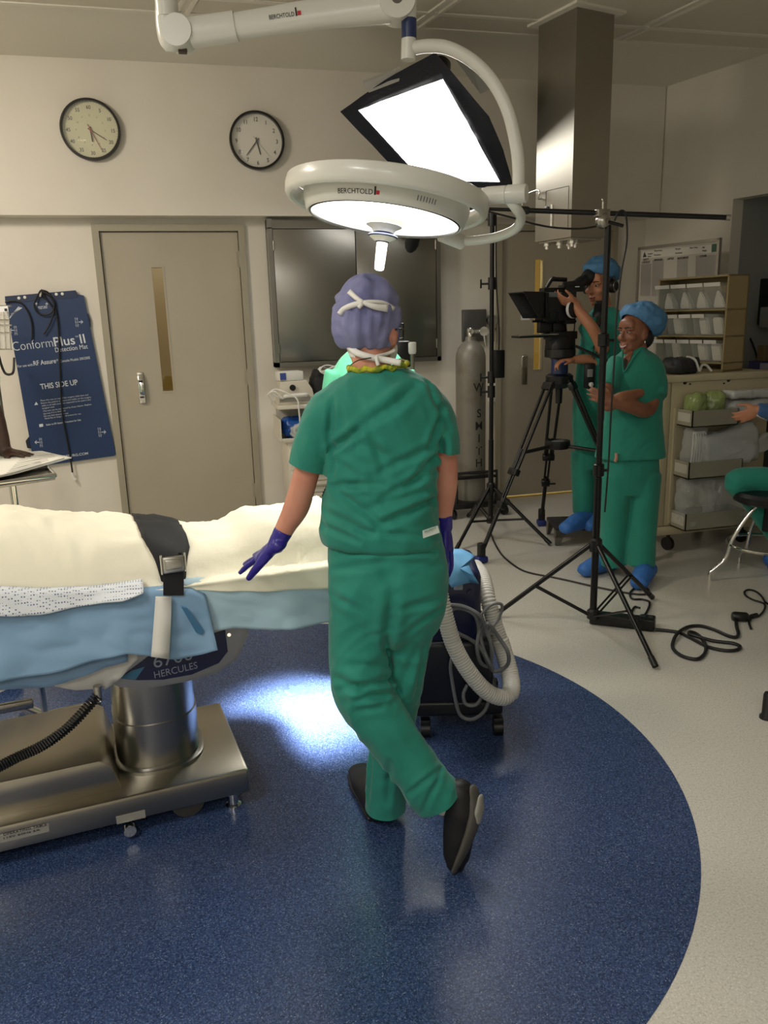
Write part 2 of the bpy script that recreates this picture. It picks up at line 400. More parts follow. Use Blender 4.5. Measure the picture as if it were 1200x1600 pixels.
# ceiling: plaster border, bars, lay-in panels
bm = BM(); bx(bm, (-3.2, -2.82, ZC), (6.8, YL + 0.2, ZC + 0.1)); ceil = struct('ceiling', bm, m_ceil)
SK = Vector((-0.199, 0.98, 0))                     # cross bars run askew to the far wall
def gx(k, y): return 0.205 + 1.405 * k + (5.10 - y) * 0.203
bm = BM()
ys = [5.235, 4.985, 3.75, 2.5, 1.25, 0.0]
for y in ys: bx(bm, (-3.05, y - 0.018, ZC - 0.012), (4.0 + (5.2 - y) * 0.26, y + 0.018, ZC + 0.001))
for k in range(-2, 4):
    a, b = (gx(k, 5.235), 5.235), (gx(k, 0.0), 0.0)
    for s in (-0.032, 0.032):
        slab(bm, [(a[0] + s - 0.012, a[1], ZC - 0.013), (a[0] + s + 0.012, a[1], ZC - 0.013), (b[0] + s + 0.012, b[1], ZC - 0.013), (b[0] + s - 0.012, b[1], ZC - 0.013)], (0, 0, 0.014))
struct('trim_2', bm, m_tbar)
for y1, y0 in zip(ys[1:], ys):
    for k in range(-2, 3):
        bm = BM(); g = 0.024; q = 0.05
        slab(bm, [(gx(k, y1) + q, y1 + g, ZC - 0.006), (gx(k + 1, y1) - q, y1 + g, ZC - 0.006), (gx(k + 1, y0) - q, y0 - g, ZC - 0.006), (gx(k, y0) + q, y0 - g, ZC - 0.006)], (0, 0, 0.006))
        obj('ceiling_panel', bm, m_panel, ceil, False)
# ------------------------------------------------------------------ doors
def door(n, d, win, hinges, handle_px, lever):
    f = BM(); y0, y1 = YL - 0.028, YL + 0.125
    bx(f, (d[0] - DF, y0, 0), (d[0], y1, d[2] + DF)); bx(f, (d[1], y0, 0), (d[1] + DF, y1, d[2] + DF)); bx(f, (d[0], y0, d[2]), (d[1], y1, d[2] + DF))
    # stops behind the leaf
    for a, b in (((d[0], 0), (d[0] + 0.015, d[2])), ((d[1] - 0.015, 0), (d[1], d[2])), ((d[0], d[2] - 0.015), (d[1], d[2]))): bx(f, (a[0], YL + 0.05, a[1]), (b[0], YL + 0.07, b[1]))
    leafm = BM(); g = 0.005; za = (0.012, 0.024)[n - 1]; L0, L1 = YL + 0.002, YL + 0.045; x0, x1, wz0, wz1 = win
    for a, b in (((d[0] + g, za), (x0, d[2] - g)), ((x1, za), (d[1] - g, d[2] - g)), ((x0, za), (x1, wz0)), ((x0, wz1), (x1, d[2] - g))): bx(leafm, (a[0], L0, a[1]), (b[0], L1, b[1]))
    root = thing(f'door_{n}', ('beige flush door beside the blue mat', 'beige flush door behind the tripod camera')[n - 1], None, ((d[0] + d[1]) / 2, YL, 0)); root['kind'] = 'structure'
    obj('door_frame', f, m_frame, root, False); lf = obj('door_leaf', leafm, m_door, root, False)
    t = BM(); r = 0.012
    for a, b in (((x0 - r, wz0 - r), (x0, wz1 + r)), ((x1, wz0 - r), (x1 + r, wz1 + r)), ((x0, wz1), (x1, wz1 + r)), ((x0, wz0 - r), (x1, wz0))): bx(t, (a[0], L0 - 0.004, a[1]), (b[0], L0 + 0.003, b[1]))
    obj('window_trim', t, m_door, lf, False)
    t = BM(); bx(t, (x0, L0 + 0.016, wz0), (x1, L0 + 0.022, wz1)); obj('window_pane', t, m_glass, lf, False)
    for z in hinges:
        t = BM(); rod(t, (d[1] + 0.004, YL - 0.008, z - 0.06), (d[1] + 0.004, YL - 0.008, z + 0.06), 0.009, 10); bx(t, (d[1] - 0.02, YL - 0.004, z - 0.055), (d[1] + 0.022, YL + 0.003, z + 0.055)); obj('hinge', t, m_frame, root, True)
    return root, lf
def px_x(px, py): return PY(px, py, YL).x
def px_z(px, py): return PY(px, py, YL).z
d1, l1 = door(1, D1, (PY(245, 418, YL).x - 0.0385, PY(245, 418, YL).x + 0.0385, px_z(262, 611), px_z(245, 418)), (px_z(384, 405), px_z(397, 588), px_z(407, 765)), None, 'pull')
# paddle handle on door 1
hx = PY(221, 605, YL).x; hz0, hz1 = px_z(223, 629), px_z(221, 581); q = BM()
prism(q, [(0, 0), (0.03, 0.0), (0.055, 0.05), (0.05, 0.17), (0.028, 0.215), (0, 0.215)], frame((hx - 0.02, YL + 0.002, hz0), (0, -1, 0), (0, 0, 1)), -0.042, 0.004)
hd = obj('handle', q, m_chrome, l1); q = BM(); box(q, (hx, YL + 0.0, hz0 + 0.11), (0.05, 0.008, 0.235), None, 0.003); obj('handle_plate', q, m_steel, l1)
q = BM(); box(q, (hx + 0.001, YL - 0.052, hz0 + 0.045), (0.03, 0.006, 0.012)); box(q, (hx + 0.001, YL - 0.053, hz0 + 0.165), (0.03, 0.006, 0.012)); obj('handle_groove', q, m_black, l1, False)
w2 = PY(842.5, 405, YL)
d2, l2 = door(2, D2, (w2.x - 0.035, w2.x + 0.035, px_z(841, 577), w2.z), (px_z(955, 420), px_z(955, 600)), None, 'lever')
q = BM(); c = PY(817, 556, YL); rod(q, c + Vector((0, 0.003, 0)), c + Vector((0, -0.055, 0)), 0.011); tube(q, [c + Vector((0.005, -0.055, 0)), c + Vector((-0.025, -0.057, 0)), c + Vector((-0.03, -0.055, -0.015)), c + Vector((-0.03, -0.052, -0.09))], 0.009); obj('handle', q, m_chrome, l2)
q = BM(); c = PY(818, 575, YL); box(q, c + Vector((0.01, 0, -0.02)), (0.05, 0.01, 0.24), None, 0.004); obj('handle_plate', q, m_steel, l2)
q = BM(); a, b = PY(814, 483, YL), PY(828, 500, YL); bx(q, (a.x, YL, b.z), (b.x, YL + 0.0025, a.z)); st = obj('door_sticker', q, m_print, l2, False)
q = BM(); prism(q, [(0, 0), (0.05, 0.01), (0.055, 0.06), (0.012, 0.05)], frame((a.x + 0.012, YL + 0.0003, b.z + 0.022), (1, 0, 0), (0, 0, 1)), 0.0008); obj('sticker_print', q, M('pink_print', (190, 120, 125), 0.6), l2, False)
q = BM(); bx(q, (D2[0], YL + 0.0, 0), (D2[1], YL + 0.06, 0.004)); obj('threshold', q, M('gap_light_yellow', (206, 190, 130), 0.4), d2, False)  # strip tinted yellow to stand in for corridor light under the door
# ------------------------------------------------------------------ steel pass-through cabinet
cy = 6.2; ca, cb = PY(424, 357, cy), PY(689, 563, cy); cz0, cz1 = PY(437, 574, cy).z, 2.32
cx0, cx1 = ca.x - 0.03, PY(689, 470, cy).x
cab = thing('steel_cabinet', 'wall-mounted stainless steel cabinet with two tall doors under the clocks', 'cabinet', ((cx0 + cx1) / 2, YL, cz0))
q = BM(); t = 0.035
bx(q, (cx0, cy, cz0), (cx0 + t, YL, cz1)); bx(q, (cx1 - t, cy, cz0), (cx1, YL, cz1)); bx(q, (cx0, cy, cz0), (cx1, YL, cz0 + t)); bx(q, (cx0, cy, ca.z), (cx1, YL, cz1 - 0.06)); bx(q, (cx0, cy + 0.07, cz1 - 0.06), (cx1, YL, cz1)); bx(q, (cx0, YL - 0.03, cz0), (cx1, YL, cz1))
obj('cabinet_body', q, m_steelv, cab, False)
mx = PY(558, 450, cy).x
for k, (a, b) in enumerate(((cx0 + t + 0.004, mx - 0.003), (mx + 0.003, cx1 - t - 0.004))):
    q = BM(); bx(q, (a, cy + 0.004, cz0 + t + 0.004), (b, cy + 0.024, ca.z - 0.004), 0.002); dd = obj('cabinet_door', q, m_steelv, cab)
    q = BM(); e = a if k == 0 else b
    for z in (cz0 + 0.14, ca.z - 0.12): rod(q, (e, cy + 0.001, z - 0.035), (e, cy + 0.001, z + 0.035), 0.006, 8)
    q.free()
    for z in (cz0 + 0.14, ca.z - 0.12): q = BM(); rod(q, (e, cy + 0.001, z - 0.035), (e, cy + 0.001, z + 0.035), 0.006, 8); obj('hinge', q, m_steel, dd)
# ------------------------------------------------------------------ service column hanging from the ceiling
DC = PD(892, 370, 5.15); lp = PP(836, 378, DC, Vector((0.966, 0.259, 0))); rp = PP(947, 369, DC, Vector((-0.259, 0.966, 0)))
DX, DY = (rp - DC), (lp - DC); DX.z = DY.z = 0; wdx, wdy = DX.length, DY.length; DX.normalize(); DY.normalize()
col = thing('service_column', 'square brushed steel service column hanging from the ceiling beside the lamp', 'service column', DC + DX * wdx / 2 + DY * wdy / 2)
q = BM(); slab(q, [DC, DC + DX * wdx, DC + DX * wdx + DY * wdy, DC + DY * wdy], (0, 0, ZC - DC.z)); obj('column_sleeve', q, steel('column_steel', (158, 154, 144), 0.36, (30, 30, 1), 0.05), col, False)
q = BM(); f = 0.05; slab(q, [DC - DX * f - DY * f + Vector((0, 0, ZC - 0.02 - DC.z)), DC + DX * (wdx + f) - DY * f + Vector((0, 0, ZC - 0.02 - DC.z)), DC + DX * (wdx + f) + DY * (wdy + f) + Vector((0, 0, ZC - 0.02 - DC.z)), DC - DX * f + DY * (wdy + f) + Vector((0, 0, ZC - 0.02 - DC.z))], (0, 0, 0.02)); obj('ceiling_plate', q, m_tbar, col, False)
q = BM(); slab(q, [DC + DX * 0.02 + DY * 0.02 - Vector((0, 0, 0.012)), DC + DX * (wdx - .02) + DY * 0.02 - Vector((0, 0, 0.012)), DC + DX * (wdx - .02) + DY * (wdy - .02) - Vector((0, 0, 0.012)), DC + DX * .02 + DY * (wdy - .02) - Vector((0, 0, 0.012))], (0, 0, 0.014)); obj('bottom_plate', q, m_steel, col, False)
for u, v in ((0.3, 0.25), (0.55, 0.4), (0.3, 0.6), (0.7, 0.7), (0.2, 0.85)):
    q = BM(); p = DC + DX * wdx * u + DY * wdy * v; lathe(q, [(0.022, 0), (0.022, -0.02), (0.013, -0.022), (0.013, -0.04)], Matrix.Translation((p.x, p.y, DC.z - 0.01)), 14); obj('gas_outlet', q, m_chrome, col)
# access panel, latch and knob on the face turned to the lamp
FN = -DX
def face(u, z, out=0.0): return DC + DY * u + Vector((0, 0, z)) + FN * out
q = BM(); zz = 0.3
for a, b in (((0.03, 0.06), (0.03, zz)), ((0.03, zz), (wdy - 0.1, zz)), ((wdy - .1, zz), (wdy - .1, 0.2))): rod(q, face(a[0], a[1]), face(b[0], b[1]), 0.0018, 6)
obj('panel_seam', q, m_blackm, col)
q = BM(); tube(q, crom([face(wdy - 0.06, 0.26), face(wdy - 0.06, 0.26, 0.03), face(wdy - 0.06, 0.31, 0.03), face(wdy + 0.10, 0.29, 0.03), face(wdy + 0.11, 0.24, 0.02)], 5), 0.006); obj('latch_hook', q, m_chrome, col)
q = BM(); tube(q, [face(wdy * 0.52, 0.08, .006), face(wdy * .52, 0.21, .006)], 0.011); obj('latch_bar', q, m_chrome, col)
q = BM(); lathe(q, [(0.018, 0), (0.018, 0.012), (0.012, 0.016)], zframe(face(wdy * 0.66, 0.19), FN), 16); obj('knob', q, m_black, col)
# ------------------------------------------------------------------ clocks
def clock(px, py, rad, label, facecol, sixty):
    c = PY(px, py, YU); r = thing('wall_clock', label, 'clock', c); fr = frame(c, (1, 0, 0), (0, 0, 1)); q = BM()   # frame z = -Y
    lathe(q, [(rad * 0.97, 0), (rad, 0.01), (rad, 0.045), (rad * 0.985, 0.052), (rad * 0.93, 0.052), (rad * 0.915, 0.044), (rad * 0.915, 0.01)], fr, 64, False); obj('clock_rim', q, m_black, r)
    q = BM(); lathe(q, [(rad * 0.95, 0.001), (rad * 0.95, 0.012)], fr, 48); obj('clock_face', q, facecol, r, False)
    q = BM(); zf = fr @ Matrix.Translation((0, 0, 0.0125))
    for k in range(12):
        a = math.radians(90 - 30 * (k + 1)); s = str((k + 1) * 5 if sixty else k + 1); rr = rad * 0.74; sz = rad * (0.17 if sixty else 0.2)
        text_bm(q, s, zf @ Matrix.Translation((rr * math.cos(a), rr * math.sin(a) - sz * 0.36, 0)), sz, 0.015, 0.0005, 'CENTER', 0.9)
        if sixty:
            rr = rad * 0.48; sz = rad * 0.085; text_bm(q, str(k + 1), zf @ Matrix.Translation((rr * math.cos(a), rr * math.sin(a) - sz * 0.36, 0)), sz, 0.0, 0.0005, 'CENTER', 0.9)
    obj('numerals', q, M('clock_ink', (60, 62, 48), 0.6) if sixty else m_ink, r, False)
    q = BM()
    for k in range(60):
        a = math.radians(6 * k); n_ = 0.87 if k % 5 else 0.84
        if sixty or k % 5 == 0 and False: prism(q, [(rad * n_, -0.0006), (rad * 0.9, -0.0006), (rad * 0.9, 0.0006), (rad * n_, 0.0006)], zf @ Matrix.Rotation(a, 4, 'Z'), 0.0005)
    if sixty: obj('minute_marks', q, m_ink, r, False)
    else: q.free()
    def hand(nm, ang, ln, tail, w, m, h):
        q = BM(); a = math.radians(90 - ang); prism(q, [(-tail, -w), (ln * 0.9, -w * 0.7), (ln, 0), (ln * .9, w * .7), (-tail, w)], fr @ Matrix.Translation((0, 0, h)) @ Matrix.Rotation(a, 4, 'Z'), 0.0015); obj(nm, q, m, r, False)
    red = M('red_hand', (150, 60, 30), 0.5)
    if sixty:
        hand('minute_hand', 122, rad * 0.62, rad * .1, 0.004, M('brown_hand', (90, 60, 30), .5), 0.016); hand('hour_hand', 176, rad * 0.4, rad * .1, 0.006, m_ink, 0.019); hand('sweep_hand', 155, rad * 0.78, rad * 0.2, 0.003, red, 0.022)
    else:
        hand('hour_hand', 167, rad * 0.5, rad * 0.12, 0.006, m_ink, 0.016); hand('minute_hand', 219, rad * 0.68, rad * 0.12, 0.0045, m_ink, 0.019); hand('sweep_hand', 140, rad * 0.72, rad * .2, 0.0012, M('grey_hand', (110, 110, 110), .5), 0.022)
    q = BM(); lathe(q, [(0.009, 0.012), (0.009, 0.026), (0.004, 0.028)], fr, 16); obj('hand_boss', q, m_ink if not sixty else red, r)
    q = BM(); lathe(q, [(rad * 0.925, 0.044), (rad * 0.6, 0.052), (rad * 0.25, 0.056), (0.001, 0.057)], fr, 48, False); obj('glass_cover', q, m_lens, r)
m_lens = M('clear_lens', (255, 255, 255), 0.02, alpha=0.12, spec=0.6)
clock(142, 204, 0.196, 'black-rimmed clock with a greenish sixty-minute dial, left on the far wall', M('clock_face_green', (206, 204, 170), 0.5), True)
clock(401, 221, 0.196, 'black-rimmed clock with a white twelve-hour dial, above the beige door', M('clock_face_white', (226, 222, 210), 0.5), False)
# ================================================================== detection mat on the far wall
MY = YL - 0.03; m_mat = M('mat_vinyl', (24, 50, 92), 0.45, bump=(300, 0.08, 0.0005)); m_cable = M('black_cable', (16, 16, 17), 0.5)
def mp(x, y, out=0.0): return PY(x / 5.0, 420 + y / 5.0, MY - out)       # mat points, read off a five-times enlargement
mat = thing('detection_mat', 'dark blue detection mat with white print hanging on the wall by the left door', 'mat', mp(320, 170) + Vector((0, 0.01, 0)))
q = BM(); slab(q, [mp(*p) for p in ((42, 255), (60, 240), (610, 200), (652, 208), (905, 1452), (890, 1462), (270, 1548), (250, 1440))], (0, 0.02, 0)); obj('mat_body', q, m_mat, mat, False)
q = BM(); slab(q, [mp(*p, 0.003) for p in ((38, 215), (590, 168), (602, 190), (608, 225), (60, 268), (40, 250))], (0, 0.012, 0)); obj('hanging_bar', q, M('mat_bar', (16, 38, 74), 0.4), mat, False)
for p in ((148, 229), (194, 223), (440, 199), (487, 196)):
    q = BM(); lathe(q, [(0.0105, 0), (0.0105, 0.003), (0.006, 0.005)], frame(mp(*p, 0.003), (1, 0, 0), (0, 0, 1)), 14); obj('rivet', q, m_white, mat)
for pts in (((668, 350), (690, 350), (706, 400), (708, 455), (690, 470)), ((848, 1225), (862, 1245), (876, 1310), (865, 1325)), ((225, 1312), (200, 1345), (212, 1400), (245, 1405))):
    q = BM(); slab(q, [mp(*p, -0.004) for p in pts], (0, 0.012, 0)); obj('side_handle', q, M('mat_handle', (14, 28, 56), 0.5), mat, False)
q = BM(); NB = (0, -1, 0); o_ = 0.0012
def mt(s, a, b, cap, bold=0.0): text_fit(q, s, mp(*a, o_), mp(*b, o_), cap * 0.00107, NB, bold)
mt('Conform', (105, 643), (418, 608), 64, -0.012); mt('Plus', (428, 607), (590, 588), 64, 0.01); mt('TM', (590, 538), (612, 535), 12); mt('II', (632, 583), (670, 578), 64, 0.008)
mt('Detection Mat', (435, 652), (688, 622), 32); mt('For use with', (140, 772), (258, 758), 18); mt('RF Assure', (265, 756), (440, 735), 32, 0.012); mt('\u00ae', (441, 722), (455, 720), 14)
mt('Console Models 200/200E', (470, 732), (705, 703), 18); mt('THIS SIDE UP', (320, 942), (610, 905), 38, 0.014)
L = ['Place this mat on top of the surgery table base and', 'Ensure the patient is secure and stable on the surgery', 'table in all table positions expected to be used in the', 'surgical case', '-The mat can be punctured by sharp objects. Replace', 'the mat if it is damaged', 'Do not fold detection mat', '-Store flat or hang up - directions for use']
A_ = [(318, 1036), (322, 1056), (327, 1076), (330, 1096), (335, 1119), (340, 1139), (345, 1158), (347, 1176)]; B_ = [(690, 989), (712, 1007), (710, 1027), (425, 1083), (715, 1063), (512, 1112), (535, 1132), (632, 1137)]
for s, a, b in zip(L, A_, B_): mt(s, a, b, 11)
mt('Refer to RF Assure Directions for Use', (362, 1226), (632, 1186), 13, 0.01); mt('RFSURG.COM', (500, 1476), (690, 1450), 18, 0.01)
for cx, cy, sgn in ((632, 415, 1), (90, 480, -1), (287, 1355, -1), (812, 1275, 1)):        # side arrows with their small upright lines
    slab(q, [mp(cx - 18 * sgn, cy - 2, o_), mp(cx + 16 * sgn, cy - 3, o_), mp(cx + 16 * sgn, cy + 3, o_), mp(cx - 18 * sgn, cy + 3, o_)], (0, 0.0006, 0))
    for s in (-1, 1): slab(q, [mp(cx + 17 * sgn, cy, o_), mp(cx + 3 * sgn, cy + 14 * s, o_), mp(cx - 2 * sgn, cy + 14 * s, o_), mp(cx + 12 * sgn, cy, o_)], (0, 0.0006, 0))
    for j, s in enumerate(('Align this edge', 'with table side')): text_fit(q, s, mp(cx - (26 + 14 * j) * sgn + 8, cy + 38, o_), mp(cx - (26 + 14 * j) * sgn - 2, cy - 34, o_), 0.009, NB)
for cx in (285, 365):
    slab(q, [mp(cx - 2, 290, o_), mp(cx + 2, 290, o_), mp(cx + 2, 268, o_), mp(cx - 2, 268, o_)], (0, 0.0006, 0)); slab(q, [mp(cx, 262, o_), mp(cx - 12, 276, o_), mp(cx - 7, 279, o_), mp(cx, 270, o_), mp(cx + 7, 279, o_), mp(cx + 12, 276, o_)], (0, 0.0006, 0))
mt('Head end', (295, 303), (368, 296), 10, 0.02); mt('Top edge', (300, 315), (370, 308), 10, 0.02)
slab(q, [mp(282, 1038, o_), mp(268, 1066, o_), mp(298, 1062, o_)], (0, 0.0006, 0))                  # warning triangle
slab(q, [mp(305, 1215, o_), mp(335, 1210, o_), mp(338, 1232, o_), mp(308, 1238, o_)], (0, 0.0006, 0))   # booklet sign
for k in range(3): slab(q, [mp(70 + 8 * k, 385 - 20 * k + 4 * k, o_), mp(76 + 8 * k, 390 - 20 * k + 4 * k, o_), mp(150 + 12 * k, 300 + 4 * k - 2, o_), mp(144 + 12 * k, 296 + 4 * k - 2, o_)], (0, 0.0006, 0))
obj('printing', q, M('mat_print', (205, 212, 220), 0.6), mat, False)
hook = thing('wall_hook', 'small white hook holding up the blue mat and its cable', 'hook', mp(315, 180) + Vector((0, 0.03, 0)))
q = BM(); tube(q, crom([mp(315, 195, 0.0) + Vector((0, 0.03, 0)), mp(315, 190, 0.02), mp(315, 215, 0.03), mp(318, 195, 0.045)], 5), 0.006); obj('hook_wire', q, m_white, hook)
q = BM(); box(q, mp(315, 190) + Vector((0, 0.026, 0)), (0.02, 0.008, 0.05), None, 0.002); obj('hook_plate', q, m_white, hook)
q = BM(); 
tube(q, crom([mp(*p, 0.02) for p in ((320, 165), (380, 190), (428, 290), (452, 420), (462, 600), (470, 800), (478, 1000), (490, 1150), (515, 1290), (540, 1420), (556, 1520), (566, 1590))], 6), 0.0062, 8)
tube(q, crom([mp(*p, 0.03) for p in ((318, 168), (285, 230), (268, 290), (300, 345), (360, 358), (410, 330), (425, 270), (395, 215), (330, 175))], 6), 0.0065, 8)
tube(q, crom([mp(*p, 0.028) for p in ((325, 170), (345, 215), (410, 300), (418, 350), (380, 450), (340, 510))], 6), 0.006, 8)
tube(q, crom([mp(*p, 0.02) for p in ((40, 262), (100, 250), (170, 270), (225, 350), (248, 430), (252, 520), (246, 560))], 6), 0.006, 8)
tag(obj('cable', q, m_cable, None, org=mp(320, 165)), 'thin black cable hung from the hook down the front of the blue mat', 'cable')
q = BM(); tube(q, crom([mp(*p, 0.012) for p in ((566, 1590), (572, 1625), (590, 1650))], 5), [0.012] * 11, 8); tag(obj('cable_plug', q, m_white, None, org=mp(566, 1590)), 'small pale plug at the loose end of the mat cable, low on the wall', 'plug')
# ================================================================== surgical lamp
m_lampw = M('lamp_white', (222, 222, 214), 0.28, coat=0.2); m_navy = M('navy_band', (38, 52, 96), 0.35)
LC = PD(605, 311, 3.0); LA = (Vector((0, 0, -1)) * math.cos(math.radians(5)) - FWD * math.sin(math.radians(5)) - RGT * math.sin(math.radians(8.5))).normalized()
LF = zframe(LC, LA, RGT) @ Matrix.Scale(0.935, 4)                  # lamp frame: z along the beam, x to the right
lamp = thing('surgical_lamp', 'round white surgical lamp on a jointed ceiling arm, lit, over the table', 'surgical lamp', LC)
q = BM(); lathe(q, [(0.362, -0.024), (0.374, -0.034), (0.386, -0.028), (0.39, -0.006), (0.388, 0.024), (0.38, 0.036), (0.368, 0.040), (0.36, 0.032), (0.358, 0.0), (0.362, -0.024)], LF, 96, False); obj('outer_ring', q, m_lampw, lamp)
q = BM(); lathe(q, [(0.02, -0.03), (0.20, -0.028), (0.29, -0.02), (0.314, -0.004), (0.320, 0.014), (0.318, 0.03), (0.305, 0.072), (0.296, 0.080), (0.288, 0.076), (0.286, 0.06), (0.05, 0.05)], LF, 96); body = obj('lamp_housing', q, m_lampw, lamp)
for k in range(6):
    q = BM(); a = math.radians(60 * k + 20); box(q, LF @ Vector((0.340 * math.cos(a), 0.340 * math.sin(a), 0.005)), (0.07, 0.03, 0.022), LF.to_3x3() @ rotz(a), 0.004); obj('ring_spoke', q, m_lampw, lamp)
m_beam = M('lamp_glass_lit', (255, 252, 244), 0.2, emit=((255, 250, 238), 4.0))
q = BM(); lathe(q, [(0.287, 0.068), (0.22, 0.075), (0.12, 0.078), (0.055, 0.078)], LF, 72, False); obj('lamp_glass', q, m_beam, lamp)
q = BM(); lathe(q, [(0.289, 0.074), (0.289, 0.0805), (0.2845, 0.0805), (0.2845, 0.074)], LF, 72, False); obj('glass_seal', q, m_black, lamp)
q = BM(); lathe(q, [(0.075, 0.08), (0.07, 0.1), (0.048, 0.112), (0.04, 0.125)], LF, 32); obj('handle_mount', q, m_lampw, lamp)
q = BM(); lathe(q, [(0.03, 0.112), (0.034, 0.128), (0.056, 0.134), (0.058, 0.139), (0.054, 0.141), (0.026, 0.158), (0.022, 0.162)], LF, 32); hc = obj('handle_collar', q, m_navy, lamp)
q = BM(); lathe(q, [(0.052, 0.1425), (0.028, 0.1585)], LF, 32, False); obj('collar_label', q, m_white, hc)
q = BM(); lathe(q, [(0.021, 0.155), (0.0215, 0.17), (0.019, 0.25), (0.018, 0.262), (0.012, 0.266)], LF, 24); obj('sterile_handle', q, M('handle_glow', (250, 246, 235), 0.3, emit=((255, 248, 230), 1.2)), lamp)  # the handle is no lamp; its brightness is put in as emission
# lettering on the sloping front of the housing
q = BM(); tb = BM(); text_bm(tb, 'BERCHTOLD', Matrix.Identity(4), 0.024, 0.0, 0.0004)
def on_housing(bm_, a0):
    for v in bm_.verts:
        a = a0 + v.co.x / 0.318; r = 0.3085 + v.co.y * 0.295; h = 0.0605 - v.co.y * 0.955
        v.co = LF @ (Vector((r * math.cos(a), r * math.sin(a), h)) + Vector((math.cos(a) * 0.955, math.sin(a) * 0.955, 0.295)) * (0.0008 + v.co.z))
amid = math.atan2((LF.inverted() @ PD(540, 300, 2.72)).y, (LF.inverted() @ PD(540, 300, 2.72)).x)
def lay_lettering(dst, s_bm, a0):
    on_housing(s_bm, a0); me = bpy.data.meshes.new('t'); s_bm.to_mesh(me); s_bm.free(); dst.from_mesh(me); bpy.data.meshes.remove(me)
w_ = max(v.co.x for v in tb.verts)
sgn = 1
NRF = LF.inverted() @ (LC - FWD); anear = math.atan2(NRF.y, NRF.x)
cross_dir = (LF.to_3x3() @ Vector((-math.sin(anear), math.cos(anear), 0))).dot(RGT)    # does angle run to the right on the near side?
if cross_dir < 0:
    for v in tb.verts: v.co.x = -v.co.x
    sgn = -1
a_start = anear + sgn * math.radians(-34)
lay_lettering(q, tb, a_start); obj('lettering', q, m_ink, lamp, False)
q = BM(); tb = BM(); box(tb, (sgn * (w_ + 0.008), 0.013, 0), (0.006, 0.028, 0.0006)); lay_lettering(q, tb, a_start); obj('logo_bar', q, m_ink, lamp, False)
q = BM(); tb = BM(); box(tb, (sgn * (w_ + 0.018), 0.008, 0), (0.012, 0.013, 0.0006)); lay_lettering(q, tb, a_start); m_red = M('logo_red', (190, 30, 40), 0.5); obj('logo_square', q, m_red, lamp, False)
q = BM()
for k in range(7): tb = BM(); box(tb, (sgn * (0.30 + 0.012 * k), 0.012, 0), (0.004, 0.018, 0.0006)); lay_lettering(q, tb, a_start)
obj('vent_slots', q, M('vent_grey', (120, 122, 124), 0.5), lamp, False)
# pivot, quarter yoke, hoop, drop tube, arm
pa, pb = PD(762, 306, 2.98), PD(823, 302, 2.92)
q = BM(); ax = (pb - pa).normalized(); L_ = (pb - pa).length; zf = zframe(pa, ax); lathe(q, [(0.026, -0.02), (0.031, 0.0), (0.031, L_ * 0.48), (0.028, L_ * 0.49), (0.028, L_ * 0.51), (0.032, L_ * 0.52), (0.032, L_ - 0.004), (0.029, L_)], zf, 32); obj('pivot_barrel', q, m_lampw, lamp)
q = BM(); pts = [pa.lerp(pb, 0.45)]
for p, D_ in (((806, 325), 2.96), ((814, 340), 3.02), ((806, 357), 3.1), ((778, 370), 3.18), ((742, 376), 3.24), ((712, 377), 3.27)): pts.append(PD(p[0], p[1], D_))
tube(q, crom(pts, 6), 0.018, 14); obj('lamp_yoke', q, m_lampw, lamp)
q = BM(); rod(q, PD(722, 379, 3.27), PD(690, 366, 3.22), 0.028, 20); obj('yoke_joint', q, m_lampw, lamp)
q = BM(); tube(q, crom([PD(640, 76, 3.0), PD(668, 72, 2.99), PD(700, 75, 2.98), PD(738, 95, 2.97), PD(770, 128, 2.96), PD(793, 172, 2.95), PD(806, 225, 2.95), PD(810, 262, 2.95), PD(810, 300, 2.95)], 7), 0.0215, 16); obj('lamp_hoop', q, m_lampw, lamp)
q = BM(); rod(q, PD(638, 94, 3.0), PD(639, 58, 3.0), 0.0255, 24); obj('drop_tube', q, m_lampw, lamp)
q = BM(); rod(q, PD(639, 61, 3.0), PD(639, 30, 3.0), 0.0258, 24); obj('navy_band', q, m_navy, lamp)
q = BM(); rod(q, PD(639, 32, 3.0), PD(640, -30, 3.0), 0.0252, 24); obj('swivel_tube', q, m_lampw, lamp)
ka, kb = PD(620, 4, 3.0), PD(281, 54, 3.0); axn = (ka - kb).normalized(); side = axn.cross(Vector((0, 0, 1))).normalized(); upn = side.cross(axn)
q = BM(); rod(q, ka - side * 0.05, ka + side * 0.05, 0.062, 28); kk = obj('arm_knuckle', q, m_lampw, lamp)
q = BM(); lathe(q, [(0.02, 0), (0.018, 0.004), (0.008, 0.002)], zframe(ka + side * 0.05 if side.dot(FWD) < 0 else ka - side * 0.05, side if side.dot(FWD) < 0 else -side), 16); obj('knuckle_screw', q, M('screw_grey', (120, 118, 112), 0.4, 0.6), kk)
def arm_box(p, r, h0, h1, w0, w1, nm):
    q = BM(); ring = []
    for c, h, w in ((p, h0, w0), (r, h1, w1)):
        ring.append([q.verts.new(c + side * w * math.copysign(abs(math.cos(t)) ** 0.6, math.cos(t)) + upn * h * math.copysign(abs(math.sin(t)) ** 0.6, math.sin(t))) for t in (2 * math.pi * k / 24 for k in range(24))])
    for k in range(24): q.faces.new((ring[0][k], ring[0][(k + 1) % 24], ring[1][(k + 1) % 24], ring[1][k]))
    q.faces.new(ring[0][::-1]); q.faces.new(ring[1]); return obj(nm, q, m_lampw, lamp)
